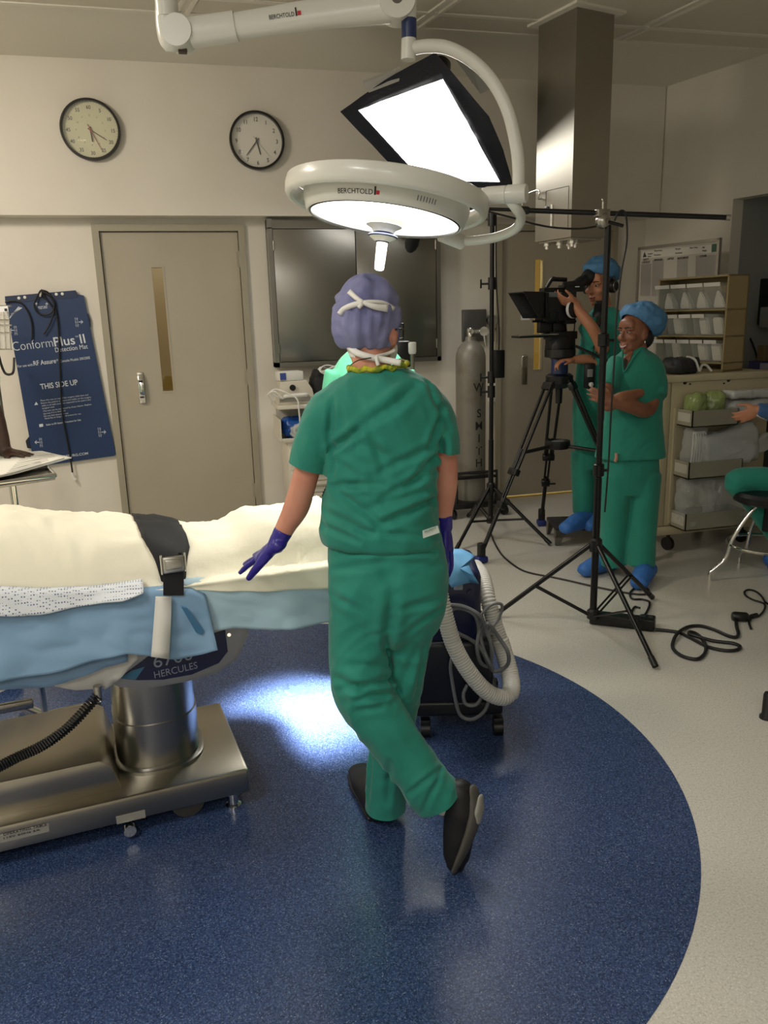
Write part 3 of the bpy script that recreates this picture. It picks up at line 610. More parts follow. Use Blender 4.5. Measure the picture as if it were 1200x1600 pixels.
arm_box(kb.lerp(ka, 0.05), kb.lerp(ka, 0.26), 0.044, 0.044, 0.042, 0.042, 'arm_sleeve'); am = arm_box(kb.lerp(ka, 0.24), kb.lerp(ka, 0.74), 0.037, 0.046, 0.036, 0.038, 'spring_arm'); arm_box(kb.lerp(ka, 0.72), ka, 0.046, 0.058, 0.04, 0.045, 'arm_head')
q = BM(); rod(q, kb - side * 0.052, kb + side * 0.052, 0.05, 28); obj('elbow_joint', q, m_lampw, lamp)
q = BM(); tube(q, crom([PD(258, 0, 3.0), PD(259, 40, 3.0), PD(266, 66, 3.0), kb], 5), 0.033, 16); obj('elbow_housing', q, m_lampw, lamp)
q = BM(); ct = PD(262, 28, 3.0); lathe(q, [(0.038, 0), (0.038, ZC - ct.z)], Matrix.Translation(ct), 24); obj('ceiling_tube', q, m_lampw, lamp)
q = BM(); box(q, kb - upn * 0.052, (0.03, 0.03, 0.012), None, 0.003); obj('joint_gap', q, M('brown_shade', (70, 58, 44), 0.6), lamp)
fs = side if side.dot(FWD) < 0 else -side
q = BM(); a_, b_ = PD(421, 42, 2.95), PD(455, 36, 2.95); am0 = kb.lerp(ka, 0.42) + fs * 0.0385 - upn * 0.008; text_fit(q, 'BERCHTOLD', am0, am0 + axn * 0.085, 0.014, fs); obj('lettering', q, m_ink, am, False)
q = BM(); box(q, am0 + axn * 0.092 + upn * 0.012, (0.005, 0.001, 0.026), frame((0, 0, 0), axn, upn).to_3x3() @ Matrix.Rotation(math.pi / 2, 3, 'X')); obj('logo_bar', q, m_ink, am, False)
q = BM(); box(q, am0 + axn * 0.102 + upn * 0.007, (0.012, 0.001, 0.013), frame((0, 0, 0), axn, upn).to_3x3() @ Matrix.Rotation(math.pi / 2, 3, 'X')); obj('logo_square', q, m_red, am, False)
LP = LC + LA * 0.30
beam('surgical_beam', LC + LA * 0.09, Vector((0.40, 2.96, 0)), 26, (1.0, 0.97, 0.94), 0.46, 16)
beam('surgical_spill', LC + LA * 0.09, LC + LA, 8, (1.0, 0.97, 0.92), 0.5, 130)
# ================================================================== softbox on its stand
sA, sB, sD = PD(560, 172, 5.40), PD(692, 123, 5.12), PD(661, 282, 5.9); sC = PP(781, 284, sA, (sB - sA).cross(sD - sA))
e1, e2 = (sB - sA), (sD - sA); e1n, e2n = e1.normalized(), e2.normalized(); sn = e1n.cross(e2n).normalized()
if sn.dot(CAM - sA) < 0: sn = -sn
cen = (sA + sC) / 2
m_fab = M('softbox_fabric', (22, 26, 40), 0.6, bump=(40, 0.4, 0.004)); m_fabg = M('softbox_lining', (150, 150, 146), 0.6)
soft = thing('softbox', 'glowing white softbox in a black fabric surround, tilted above the surgical lamp', 'softbox', cen)
q = BM(); slab(q, [sA, sB, sC, sD], sn * -0.01); obj('diffuser', q, M('softbox_glow', (255, 255, 255), 0.5, emit=((255, 252, 246), 11.0)), soft, False)
o8 = [sA - e1n * .10 - e2n * .05, (sA + sB) / 2 - e2n * .15, sB + e1n * .07 - e2n * .20, (sB * .62 + sC * .38) + e1n * .15, (sB * .3 + sC * .7) + e1n * .135, sC + e1n * .07 + e2n * .06, (sC + sD) / 2 + e2n * .07, sD - e1n * .10 + e2n * .08, (sA + sD) / 2 - e1n * .095]
i8 = [sA, (sA + sB) / 2, sB, sB * .62 + sC * .38, sB * .3 + sC * .7, sC, (sC + sD) / 2, sD, (sA + sD) / 2]
apex = cen - sn * 0.42; q = BM(); n8 = len(o8)
vi = [q.verts.new(p + sn * .002) for p in i8]; vo = [q.verts.new(p + sn * .014) for p in o8]
mid = [q.verts.new(p * .62 + (apex + (p - cen) * .2) * .38 + ((p - cen) - sn * (p - cen).dot(sn)).normalized() * .03) for p in o8]; va = [q.verts.new(apex + (p - cen) * .18) for p in o8]
for k in range(n8):
    j = (k + 1) % n8; q.faces.new((vi[k], vi[j], vo[j], vo[k])); q.faces.new((vo[k], vo[j], mid[j], mid[k])); q.faces.new((mid[k], mid[j], va[j], va[k]))
q.faces.new(va); bmesh.ops.subdivide_edges(q, edges=q.edges[:], cuts=3, use_grid_fill=True); folds(q, 0.006, 9, (0, 0, 1), 1.5, 4.0)
fo = obj('fabric_shell', q, m_fab, soft, True, 60); thicken(fo, 0.004, -1)
q = BM(); m_ = sA.lerp(sB, 0.35) - e2n * 0.16 - sn * 0.01; slab(q, [m_ - e1n * 0.06, m_ + e1n * 0.2, m_ + e1n * 0.16 + e2n * 0.05 + sn * 0.03, m_ - e1n * 0.05 + e2n * 0.05 + sn * 0.03], sn * -0.02); obj('lining_flap', q, m_fabg, soft, False)
q = BM(); m_ = sB.lerp(sC, 0.12) + e1n * 0.15; slab(q, [m_ - e2n * 0.2, m_ + e2n * 0.08, m_ + e2n * 0.1 + e1n * 0.06 - sn * 0.03, m_ - e2n * 0.15 + e1n * 0.05 - sn * 0.05], sn * -0.02); obj('lining_flap', q, m_fabg, soft, False)
q = BM(); lathe(q, [(0.09, -0.02), (0.09, 0.02), (0.075, 0.12), (0.075, 0.3), (0.06, 0.32)], zframe(apex + sn * 0.04, -sn), 28); obj('lamp_head', q, m_blackm, soft)
k0 = PD(737, 112, 5.55); q = BM(); rod(q, k0, PD(757, 124, 5.5), 0.008); rod(q, k0, PD(735, 103, 5.5), 0.008); rod(q, k0, PD(742, 128, 5.55), 0.02); obj('tilt_lever', q, m_steel, soft)
S1 = Vector((2.10, 5.21, 0))
def light_stand(root, base, hub_z, low_z, feet, pole_top, r0):
    q = BM(); rod(q, base + Vector((0, 0, low_z)), Vector((base.x, base.y, hub_z + 0.35)), r0); obj('lower_pole', q, m_blackm, root)
    q = BM(); rod(q, Vector((base.x, base.y, hub_z + 0.3)), pole_top, r0 * 0.82); obj('upper_pole', q, m_blackm, root)
    q = BM(); lathe(q, [(r0 * 1.7, -0.03), (r0 * 1.7, 0.03), (r0 * 1.2, 0.04)], Matrix.Translation((base.x, base.y, hub_z)), 16); obj('leg_collar', q, m_black, root)
    q = BM(); lathe(q, [(r0 * 1.7, -0.02), (r0 * 1.7, 0.02), (r0 * 1.1, 0.03)], Matrix.Translation((base.x, base.y, low_z + 0.02)), 16); obj('brace_collar', q, m_black, root)
    for f in feet:
        f = Vector(f); d = Vector((f.x - base.x, f.y - base.y, 0)).normalized(); top = base + d * r0 * 1.5 + Vector((0, 0, hub_z)); ft = f + Vector((0, 0, 0.014))
        q = BM(); tube(q, [top, ft], 0.0125, 10); lg = obj('leg', q, m_blackm, root)
        q = BM(); ax = (ft - top).normalized(); rod(q, ft - ax * 0.05, ft, 0.0155, 10); obj('rubber_foot', q, m_black, lg)
        q = BM(); m = top.lerp(ft, 0.56); lo = base + d * r0 * 1.5 + Vector((0, 0, low_z + 0.02)); w = d.cross(Vector((0, 0, 1))) * 0.012
        rod(q, m + w, lo + w, 0.0055, 8); rod(q, m - w, lo - w, 0.0055, 8); obj('brace', q, m_blackm, root)
st1 = thing('light_stand', 'black light stand carrying the softbox, in front of the gas cylinder', 'light stand', S1)
f1, f2 = PZ(860, 853), PZ(713, 861); f3 = S1 * 3 - f1 - f2; f3.z = 0
light_stand(st1, S1, 0.37, 0.11, (f1, f2, f3), Vector((S1.x, S1.y, 2.22)), 0.0185)
for z_, kx in ((1.79, -1), (1.16, -1), (1.06, -1)):
    q = BM(); lathe(q, [(0.027, -0.04), (0.027, 0.04)], Matrix.Translation((S1.x, S1.y, z_)), 14); o_k = S1 + Vector((0, 0, z_)); rod(q, o_k, o_k - RGT * 0.07, 0.008); box(q, o_k - RGT * 0.075, (0.012, 0.012, 0.06), None, 0.004); obj('clamp_knob', q, m_black, st1)
q = BM(); pz = PD(747, 570, 5.5); box(q, S1 + RGT * 0.045 - FWD * 0.03 + Vector((0, 0, pz.z)), (0.07, 0.06, 0.19), None, 0.006); obj('dimmer_box', q, m_black, st1)
q = BM(); tube(q, crom([S1 + RGT * 0.025 + Vector((0, 0, 2.2)), S1 + RGT * 0.03 + Vector((0, 0, 1.8)), S1 + RGT * 0.05 + Vector((0, 0, 1.5)), S1 + RGT * 0.05 + Vector((0, 0, 1.28))], 6), 0.005, 8); obj('power_lead', q, m_cable, st1)
# bracket arm from pole top to the box
q = BM(); tube(q, [Vector((S1.x, S1.y, 2.2)), S1 + FWD * 0.42 + Vector((0, 0, 2.26)), apex - sn * 0.1], 0.016); lathe(q, [(0.03, -0.04), (0.03, 0.04)], Matrix.Translation((S1.x, S1.y, 2.2)), 14); obj('head_bracket', q, m_blackm, st1)
# ================================================================== boom stand with microphone
S2 = Vector((1.965, 3.46, 0)); st2 = thing('boom_stand', 'tall black stand with a silver clamp in front of the two people at the camera', 'boom stand', S2)
ptop = PD(945, 352, S2.dot(FWD)); ptop = Vector((S2.x, S2.y, ptop.z))
hz = PD(938, 852, S2.dot(FWD)).z; light_stand(st2, S2, hz, 0.04, (PZ(1024, 1046), PZ(772, 966), PZ(1019, 937)), ptop, 0.0185)
for yy in (532, 735):
    q = BM(); z_ = PD(940, yy, S2.dot(FWD)).z; lathe(q, [(0.02, -0.03), (0.027, -0.025), (0.027, 0.03), (0.02, 0.035)], Matrix.Translation((S2.x, S2.y, z_)), 14); rod(q, S2 + Vector((0, 0, z_)), S2 + Vector((0, 0, z_ + 0.0)) + RGT * 0.05, 0.007); obj('pole_collar', q, m_blackm, st2)
q = BM(); rod(q, Vector((S2.x, S2.y, ptop.z - 0.9)), Vector((S2.x, S2.y, ptop.z - 0.55)), 0.017); obj('middle_pole', q, m_blackm, st2)
pc = PD(942, 333, S2.dot(FWD)); q = BM(); lathe(q, [(0.014, -0.03), (0.03, -0.02), (0.034, 0.0), (0.03, 0.02), (0.016, 0.03)], zframe(pc - Vector((0, 0, 0.035)), -FWD), 20); box(q, pc + RGT * -0.005, (0.062, 0.05, 0.032), None, 0.004); rod(q, pc, pc + Vector((0, 0, 0.05)), 0.006); box(q, pc + Vector((0, 0, 0.055)), (0.012, 0.012, 0.014), None, 0.003); obj('boom_clamp', q, m_steel, st2)
q = BM(); rod(q, pc - Vector((0, 0, 0.035)) - FWD * 0.02, pc + RGT * 0.09 - Vector((0, 0, 0.06)) - FWD * 0.02, 0.008); obj('clamp_lever', q, m_black, st2)
bL, bR = PD(655, 323, 3.95), PD(1136, 340, 3.78)
boom = thing('boom_pole', 'long black horizontal microphone pole held in the silver clamp', 'boom pole', pc); bd = (bR - bL).normalized(); bl = (bR - bL).length
off = pc - (bL + bd * (pc - bL).dot(bd)); bL += off; bR += off
q = BM(); tube(q, [bL + bd * bl * 0.34, bR], 0.0115, 14); obj('outer_tube', q, m_blackm, boom)
q = BM(); tube(q, [bL, bL + bd * bl * 0.36], 0.008, 12); obj('inner_tube', q, m_blackm, boom)
q = BM(); lathe(q, [(0.014, -0.03), (0.018, -0.02), (0.018, 0.02), (0.014, 0.03)], zframe(bL + bd * bl * 0.345, bd), 16); obj('pole_lock', q, m_black, boom)
q = BM(); lathe(q, [(0.0135, 0), (0.0135, 0.02)], zframe(bR - bd * 0.01, bd), 16); obj('end_cap', q, m_steel, boom)
mic = thing('microphone', 'black foam-covered microphone hanging below the surgical lamp', 'microphone', bL)
m1, m2 = PD(650, 352, 3.95), PD(641, 390, 3.93)
q = BM(); md = (m2 - m1).normalized(); ml = (m2 - m1).length; lathe(q, [(0.022, -0.03), (0.031, 0.0), (0.033, ml * 0.5), (0.033, ml * 0.8), (0.026, ml * 0.97), (0.012, ml + 0.012)], zframe(m1, md), 24); obj('foam_windscreen', q, M('foam_black', (17, 18, 19), 0.9), mic)
q = BM(); rod(q, bL, m1 - md * 0.03, 0.01); rod(q, bL - bd * 0.02, bL + bd * 0.03, 0.017); obj('mic_mount', q, m_black, mic)
q = BM(); wl = lambda x, y, D_=3.86: PD(x, y, D_)
tube(q, crom([wl(760, 330), wl(800, 340), wl(835, 350), wl(870, 356), wl(910, 357), wl(942, 351), wl(948, 349)], 6), 0.0045, 8)
tube(q, crom([wl(960, 345, 3.75), wl(966, 332, 3.75), wl(975, 330, 3.76), wl(979, 345, 3.77), wl(979, 380, 3.77), wl(970, 430, 3.77), wl(963, 500, 3.77), wl(960, 560, 3.77), wl(955, 640, 3.77), wl(951, 720, 3.78), wl(945, 800, 3.79)], 6), 0.0045, 8)
tag(obj('microphone_cable', q, m_cable, None, org=wl(948, 349)), 'thin black cable running along the boom pole and down its stand', 'cable')
# power strip, cords on the floor
ps = PZ(922, 972); pe = PZ(1024, 984); d_ = (pe - ps); an = math.atan2(d_.y, d_.x)
strip = thing('power_strip', 'black power strip lying on the floor under the boom stand', 'power strip', (ps + pe) / 2)
q = BM(); box(q, (ps + pe) / 2 - d_ * 0.12 + Vector((0, 0, 0.03)), (d_.length * 0.76, 0.075, 0.056), rotz(an), 0.008); obj('strip_body', q, m_black, strip)
q = BM(); box(q, (ps + pe) / 2 + d_ * 0.37 + Vector((0, 0, 0.033)), (d_.length * 0.25, 0.09, 0.064), rotz(an), 0.012); obj('switch_block', q, m_blackm, strip)
q = BM(); box(q, (ps + pe) / 2 + d_ * 0.3 + Vector((0, 0, 0.066)), (0.03, 0.018, 0.006), rotz(an), 0.002); box(q, (ps + pe) / 2 + d_ * 0.42 + Vector((0, 0, 0.066)), (0.02, 0.018, 0.006), rotz(an), 0.002); obj('switch', q, M('switch_grey', (50, 50, 52), .4), strip)
q = BM(); rod(q, ps + Vector((0, 0, 0.03)) - d_.normalized() * 0.015, ps + Vector((0, 0, 0.03)) + d_.normalized() * .02, 0.008); obj('end_screw', q, m_steel, strip)
def zc(x, y, z=0.007): return PZ(860 + x / 3.53, 900 + y / 3.53, z)
q = BM(); pts = [(578, 296), (640, 301), (710, 312), (770, 340), (870, 390), (960, 410), (1025, 408), (1046, 390), (1010, 372), (900, 358), (815, 335), (765, 318), (775, 308), (815, 325), (852, 370), (856, 415), (830, 450), (790, 458), (725, 440), (680, 405), (675, 370), (700, 318), (755, 282), (825, 275), (900, 295), (980, 330), (1025, 337), (1036, 315), (1026, 275), (1024, 240)]
tube(q, crom([zc(x, y, 0.009 if k not in (10, 11, 12, 21) else 0.02) for k, (x, y) in enumerate(pts)], 5), 0.0085, 8); tag(obj('extension_cord', q, m_cable, None, org=zc(578, 296)), 'thick black extension cord looping over the pale floor from the power strip', 'cord')
q = BM(); a_, b_ = zc(1002, 222, 0.025), zc(1085, 228, 0.022); d2_ = (b_ - a_).normalized(); lathe(q, [(0.02, 0), (0.026, 0.01), (0.026, 0.07), (0.018, 0.08), (0.018, (b_ - a_).length - 0.01), (0.008, (b_ - a_).length)], zframe(a_, d2_), 14); tag(obj('cord_plug', q, m_black, None, org=a_), 'black cord connector lying on the floor near the stool', 'plug')
q = BM(); tube(q, crom([zc(*p) for p in ((1085, 228), (1130, 226), (1160, 212), (1182, 180), (1178, 152), (1120, 132), (1080, 110), (1070, 88), (1092, 76), (1130, 84), (1165, 112), (1190, 148), (1240, 160), (1330, 150))], 5), 0.0055, 8); rod(q, zc(1108, 224, .012), zc(1138, 216, .012), 0.013); tube(q, crom([zc(1112, 226), zc(1096, 255), zc(1106, 291)], 4), 0.006, 8); tag(obj('stool_side_cord', q, m_cable, None, org=zc(1085, 228)), 'thin black cord curling on the floor at the right by the stool', 'cord')
def z6(x, y, z=0.006): return PZ(700 + x / 2.4, 700 + y / 2.4, z)
q = BM(); tube(q, crom([z6(*p) for p in ((160, 318), (172, 350), (200, 398), (245, 438), (300, 466), (420, 490), (560, 522), (680, 545), (740, 548), (752, 532), (715, 520), (684, 540), (690, 565), (730, 568), (756, 580), (742, 620), (715, 640), (690, 620), (700, 596), (720, 600))], 5), 0.006, 8); tag(obj('camera_cord', q, m_cable, None, org=z6(300, 466)), 'black cord running over the floor from the camera tripod to the boom stand', 'cord')
# foot of one more stand at the right edge
S3 = PZ(1290, 1080); st3 = thing('light_stand', 'black stand whose foot alone shows at the right edge of the blue circle', 'light stand', S3)
light_stand(st3, S3, 0.36, 0.1, (PZ(1196, 1118), PZ(1400, 1150), PZ(1290, 980)), S3 + Vector((0, 0, 1.6)), 0.018)
fp = PZ(1197, 1122); q = BM(); lathe(q, [(0.026, 0), (0.026, 0.01), (0.018, 0.02), (0.018, 0.1), (0.014, 0.11)], Matrix.Translation(fp), 16); obj('foot_pad', q, m_black, st3)
# ================================================================== tripod and film camera
T1, T2 = PZ(752, 879), PZ(846, 821); T12 = (T1 + T2) / 2; e_ = T2 - T1; T3 = T12 + Vector((e_.y, -e_.x, 0)) * 0.866; TC = (T1 + T2 + T3) / 3
tri = thing('tripod', 'black two-stage camera tripod with blue feet and a mid spreader', 'tripod', TC)
m_bluef = M('blue_rubber', (24, 44, 120), 0.45)
def tz(y, x=870): return PD(x, y, TC.dot(FWD)).z
ztop = tz(592)
TCv = lambda z: Vector((TC.x, TC.y, z))
for f in (T1, T2, T3):
    d = (f - TC).normalized(); w = d.cross(Vector((0, 0, 1))); top = TCv(ztop) + d * 0.07; end = f + Vector((0, 0, 0.06)); mid = top.lerp(end, 0.52); knee = top.lerp(end, 0.56); up2 = top.lerp(end, 0.5)
    q = BM()
    for s in (-1, 1): rod(q, top + w * 0.032 * s, mid + w * 0.026 * s, 0.0105, 10)
    lg = obj('leg', q, m_blackm, tri)
    q = BM()
    for s in (-1, 1): rod(q, top.lerp(end, 0.4) + w * 0.012 * s, top.lerp(end, 0.72) + w * 0.012 * s, 0.008, 10)
    obj('inner_tubes', q, m_blackm, lg)
    q = BM(); rod(q, top.lerp(end, 0.68), end, 0.0145, 12); obj('lower_tube', q, m_blackm, lg)
    ax = (end - top).normalized(); rt_ = frame((0, 0, 0), w, ax).to_3x3()
    for t, s in ((0.04, (0.09, 0.05, 0.035)), (0.53, (0.085, 0.045, 0.04)), (0.72, (0.06, 0.05, 0.04))):
        q = BM(); box(q, top.lerp(end, t), s, rt_, 0.006); obj('leg_clamp', q, m_black, lg)
    q = BM(); box(q, top.lerp(end, 0.73) + w * 0.05, (0.05, 0.012, 0.012), rt_, .003); obj('clamp_lever', q, m_black, lg)
    q = BM(); box(q, f + Vector((0, 0, 0.085)), (0.05, 0.045, 0.1), rotz(math.atan2(w.y, w.x)), 0.012); obj('foot_holder', q, m_black, lg)
    q = BM(); box(q, f + Vector((0, 0, 0.024)) + d * 0.005, (0.068, 0.085, 0.046), rotz(math.atan2(w.y, w.x)), 0.014); obj('rubber_foot', q, m_bluef, lg)
zs = tz(694); q = BM(); lathe(q, [(0.055, -0.03), (0.075, -0.028), (0.085, 0.0), (0.082, 0.025), (0.07, 0.028), (0.062, 0.008), (0.001, 0.004)], Matrix.Translation(TCv(zs)), 28); obj('spreader_hub', q, m_black, tri)
q = BM(); lathe(q, [(0.05, 0.011), (0.05, 0.016)], Matrix.Translation(TCv(zs)), 20); obj('spreader_label', q, M('grey_label', (150, 150, 150), .4), tri)
for f in (T1, T2, T3):
    d = (f - TC).normalized(); top = TCv(ztop) + d * 0.07; end = f + Vector((0, 0, 0.06)); t = (ztop - zs + 0.03) / (ztop - 0.06); p = top.lerp(end, t)
    q = BM(); rod(q, TCv(zs - 0.01) + d * 0.06, p, 0.0125, 10); obj('spreader_arm', q, m_black, tri)
q = BM(); lathe(q, [(0.05, ztop - 0.06), (0.085, ztop - 0.03), (0.09, ztop + 0.02), (0.07, ztop + 0.035)], Matrix.Translation((TC.x, TC.y, 0)), 28); obj('tripod_crown', q, m_black, tri)
q = BM(); lathe(q, [(0.022, ztop - 0.16), (0.025, ztop - 0.03)], Matrix.Translation((TC.x, TC.y, 0)), 16); obj('bowl_clamp', q, m_black, tri)
zh = tz(563); q = BM(); lathe(q, [(0.055, ztop + 0.03), (0.055, zh + 0.035)], Matrix.Translation((TC.x, TC.y, 0)), 28); obj('head_neck', q, m_navy, tri)
zg = tz(563); q = BM(); lg = TCv(zg) - FWD * 0.056; box(q, lg, (0.03, 0.008, 0.022), rotz(AW - math.pi / 2), 0.003); obj('level_light', q, M('level_glow', (60, 90, 230), .3, emit=((50, 80, 255), 2.5)), tri)
z0, z1 = tz(553), tz(528); zmid = (z0 + z1) / 2
CD = (-RGT * 0.97 - FWD * 0.24).normalized(); CS = CD.cross(Vector((0, 0, 1))).normalized(); CRM = frame((0, 0, 0), CD, Vector((0, 0, 1)).cross(CD)).to_3x3()   # camera: forward, left, up
CL = -CS
q = BM(); lathe(q, [(0.06, -0.07), (0.085, -0.05), (0.09, 0.0), (0.085, 0.05), (0.06, 0.07)], zframe(TCv(zmid - 0.01), CS), 28); box(q, TCv(zmid), (0.17, 0.11, 0.1), CRM, 0.012); lathe(q, [(0.1, z0 - 0.02), (0.1, z0 + 0.03)], Matrix.Translation((TC.x, TC.y, 0)), 28); obj('fluid_head', q, m_black, tri)
q = BM(); hs = TCv(zmid) - CD * 0.06; rod(q, hs + CL * 0.09, hs - CD * 0.2 + CL * 0.16 - Vector((0, 0, 0.10)), 0.009); obj('pan_handle', q, m_black, tri)
zb = tz(526); camr = thing('film_camera', 'black shoulder film camera with a square matte box on the tripod', 'film camera', TCv(z1 + 0.005))
def CP(px, py, off=0.0): return PP(px, py, TCv(1.5) + (-CL if CL.dot(FWD) > 0 else CL) * off, CL)      # on the camera's lengthwise plane
near = -CL if CL.dot(FWD) > 0 else CL
a, b = CP(805, 526), CP(866, 526); q = BM(); pc_ = (a + b) / 2; box(q, Vector((pc_.x, pc_.y, z1 + 0.015)), ((a - b).length, 0.13, 0.014), CRM, 0.003); obj('sliding_plate', q, m_blackm, camr)
q = BM(); box(q, Vector((pc_.x, pc_.y, z1 + 0.025)) + near * 0.05, ((a - b).length, 0.028, 0.008), CRM, 0.001); obj('plate_edge', q, m_steel, camr)
q = BM(); a, b = CP(858, 530), CP(893, 518); bx_c = (a + b) / 2; box(q, bx_c, (0.19, 0.11, 0.05), CRM, 0.006); obj('base_shoe', q, m_black, camr)
def cbox(nm, x0, y0, x1, y1, w, m=m_black, bev=0.006, parent=None, off=0.0, squeeze=0.985):
    a, b = CP(x0, y0, off), CP(x1, y1, off); c = (a + b) / 2; q = BM(); box(q, c, (abs((a - b).dot(CD)), w, abs(a.z - b.z)), CRM, bev); return obj(nm, q, m, parent or camr)
body = cbox('camera_body', 843, 458, 890, 501, 0.13)
cbox('lens_barrel', 845, 466, 862, 492, 0.1, m_blackm)
q = BM(); tube(q, [CP(848, 478), CP(895, 478)], 0.05, 20); obj('lens', q, m_blackm, camr)
cbox('body_front', 878, 445, 893, 506, 0.12, m_black)
cbox('top_cheese_plate', 846, 450, 892, 460, 0.08, m_blackm)
cbox('side_panel', 849, 457, 877, 464, 0.006, M('camera_panel_grey', (112, 114, 118), 0.35), 0.002, None, 0.07)
# matte box: hollow flared hood open to the left
hw = 0.085; q = BM(); pts = [CP(806, 457), CP(829, 497), CP(845, 497), CP(845, 457)]
for s in (1, -1):
    pass
A1_, A2_, B2_, B1_ = pts; qv = []
rim = [A1_ + near * 0.12, A1_ - near * 0.12, A2_ - near * 0.12, A2_ + near * 0.12]; bk = [B1_ + near * 0.075, B1_ - near * 0.075, B2_ - near * 0.075, B2_ + near * 0.075]
vr = [q.verts.new(p) for p in rim]; vb = [q.verts.new(p) for p in bk]
for k in range(4): q.faces.new((vr[k], vr[(k + 1) % 4], vb[(k + 1) % 4], vb[k]))
q.faces.new(vb); mb = obj('matte_box', q, M('matte_black', (12, 13, 15), 0.5), camr, False); thicken(mb, 0.006, 0)
q = BM(); a, b = CP(845, 458, .0), CP(845, 496); box(q, (a + b) / 2, (0.02, 0.19, (a - b).length), CRM, 0.003); obj('filter_stage', q, m_blackm, mb)
q = BM(); box(q, (a + b) / 2 + near * 0.09 + Vector((0, 0, 0.0)), (0.004, 0.004, (a - b).length), CRM); obj('stage_edge', q, m_steel, mb)
for o_ in (-0.045, 0.045):
    q = BM(); p0, p1 = CP(832, 502, o_), CP(900, 502, o_); rod(q, p0, p1, 0.0075); obj('support_rod', q, m_blackm, camr)
for x in (850, 864): cbox('rod_bracket', x - 2, 487, x + 2, 504, 0.14, m_blackm, 0.002)
for x0, x1 in ((841, 860), (862, 882)): cbox('lower_bracket', x0, 503, x1, 520, 0.05, m_black, 0.006)
q = BM(); f0 = CP(893, 483, 0.075); lathe(q, [(0.05, 0), (0.055, 0.008), (0.055, 0.03), (0.045, 0.036)], zframe(f0, (near + CD * -0.35).normalized()), 32); fw_ = obj('focus_wheel', q, m_black, camr)
q = BM(); lathe(q, [(0.0555, 0.004), (0.058, 0.01), (0.058, 0.02), (0.0555, 0.026)], zframe(f0, (near + CD * -0.35).normalized()), 40, False); obj('marking_ring', q, M('ring_white', (205, 205, 205), .4), fw_)
q = BM(); pl = [CP(884, 503, .03), CP(898, 503, .03), CP(897, 521, .03), CP(885, 521, .03)]; tube(q, pl, 0.006, 8, closed=True); obj('rear_cage', q, m_blackm, camr)
# top handle, viewfinder with big eyecup
q = BM(); tube(q, crom([CP(854, 450), CP(858, 443), CP(862, 437), CP(866, 434)], 4), 0.012, 10); tube(q, [CP(862, 436), CP(885, 437)], 0.014, 12); rod(q, CP(882, 436), CP(882, 452), 0.01); obj('top_handle', q, m_black, camr)
q = BM(); tube(q, [CP(880, 446, .04), CP(900, 443, .05)], 0.02, 14); tube(q, crom([CP(896, 447, .03), CP(909, 440, .02), CP(916, 436, .0)], 4), [0.03, 0.03, 0.034, 0.036, 0.036, 0.036, 0.037, 0.036, 0.034][:9], 16); box(q, CP(897, 449, .03), (0.13, 0.05, 0.055), CRM, 0.008); vf = obj('viewfinder', q, m_black, camr)
q = BM(); ea, eb = CP(913, 437, .0), CP(925, 431, -.01); lathe(q, [(0.032, -0.01), (0.045, 0.015), (0.055, 0.04), (0.05, 0.055), (0.04, 0.05)], zframe(ea, (eb - ea)), 24); obj('eyecup', q, m_black, vf)
q = BM(); box(q, CP(902, 448, 0.065), (0.03, 0.002, 0.006), CRM); obj('finder_mark', q, m_print, vf, False)
# ================================================================== white board on a stand
m_board = M('board_white', (196, 192, 182), 0.25); WB0 = CR - WN * 0.40
def wb(px, py, out=0.0): return PP(px, py, WB0 - WN * out, WN)
wl_, wr_ = wb(998, 386), wb(1126, 372); wtop = (wl_.z + wr_.z) / 2; wbot = wb(993, 560).z - 0.05; wx = (wr_ - wl_); wx.z = 0; wlen = wx.length; wx.normalize()
wo = Vector((wl_.x, wl_.y, 0)); board = thing('whiteboard', 'white planning board with printed columns behind the bin rack', 'whiteboard', wo + wx * wlen / 2)
def wpt(u, z, out=0.0): return wo + wx * u + Vector((0, 0, z)) - WN * out
q = BM(); slab(q, [wpt(0, wbot), wpt(wlen, wbot), wpt(wlen, wtop), wpt(0, wtop)], WN * 0.015); obj('board_panel', q, m_board, board, False)
m_alu = M('aluminium', (170, 166, 158), 0.35, 1.0)
for a, b in (((0, wbot), (0.022, wtop)), ((wlen - 0.022, wbot), (wlen, wtop)), ((0, wtop - 0.022), (wlen, wtop)), ((0, wbot), (wlen, wbot + 0.022))):
    q = BM(); slab(q, [wpt(a[0], a[1], .008), wpt(b[0], a[1], .008), wpt(b[0], b[1], .008), wpt(a[0], b[1], .008)], WN * 0.026); obj('frame_rail', q, m_alu, board, False)
for u in (0.06, wlen - 0.06):
    q = BM(); slab(q, [wpt(u - .018, 0), wpt(u + .018, 0), wpt(u + .018, wtop - .03), wpt(u - .018, wtop - .03)], WN * 0.03); pp_ = wpt(u, 0.02); 
    for v in q.verts: v.co += WN * 0.017
    box(q, pp_ + WN * 0.03, (0.3, 0.04, 0.035), rotz(math.atan2(WN.y, WN.x)), 0.006); obj('stand_leg', q, m_alu, board, False)
def wcell(x0, y0, x1, y1, out):  # pixel cell on the board
    return [wb(x0, y1, out), wb(x1, y1, out), wb(x1, y0, out), wb(x0, y0, out)]
def z8(x, y): return (980 + x / 5.4545, 360 + y / 5.4545)
def wline(qq, s, a, b, cap, bold=0.0): text_fit(qq, s, wb(*z8(*a), .0012), wb(*z8(*b), .0012), cap, -WN, bold)
q = BM()
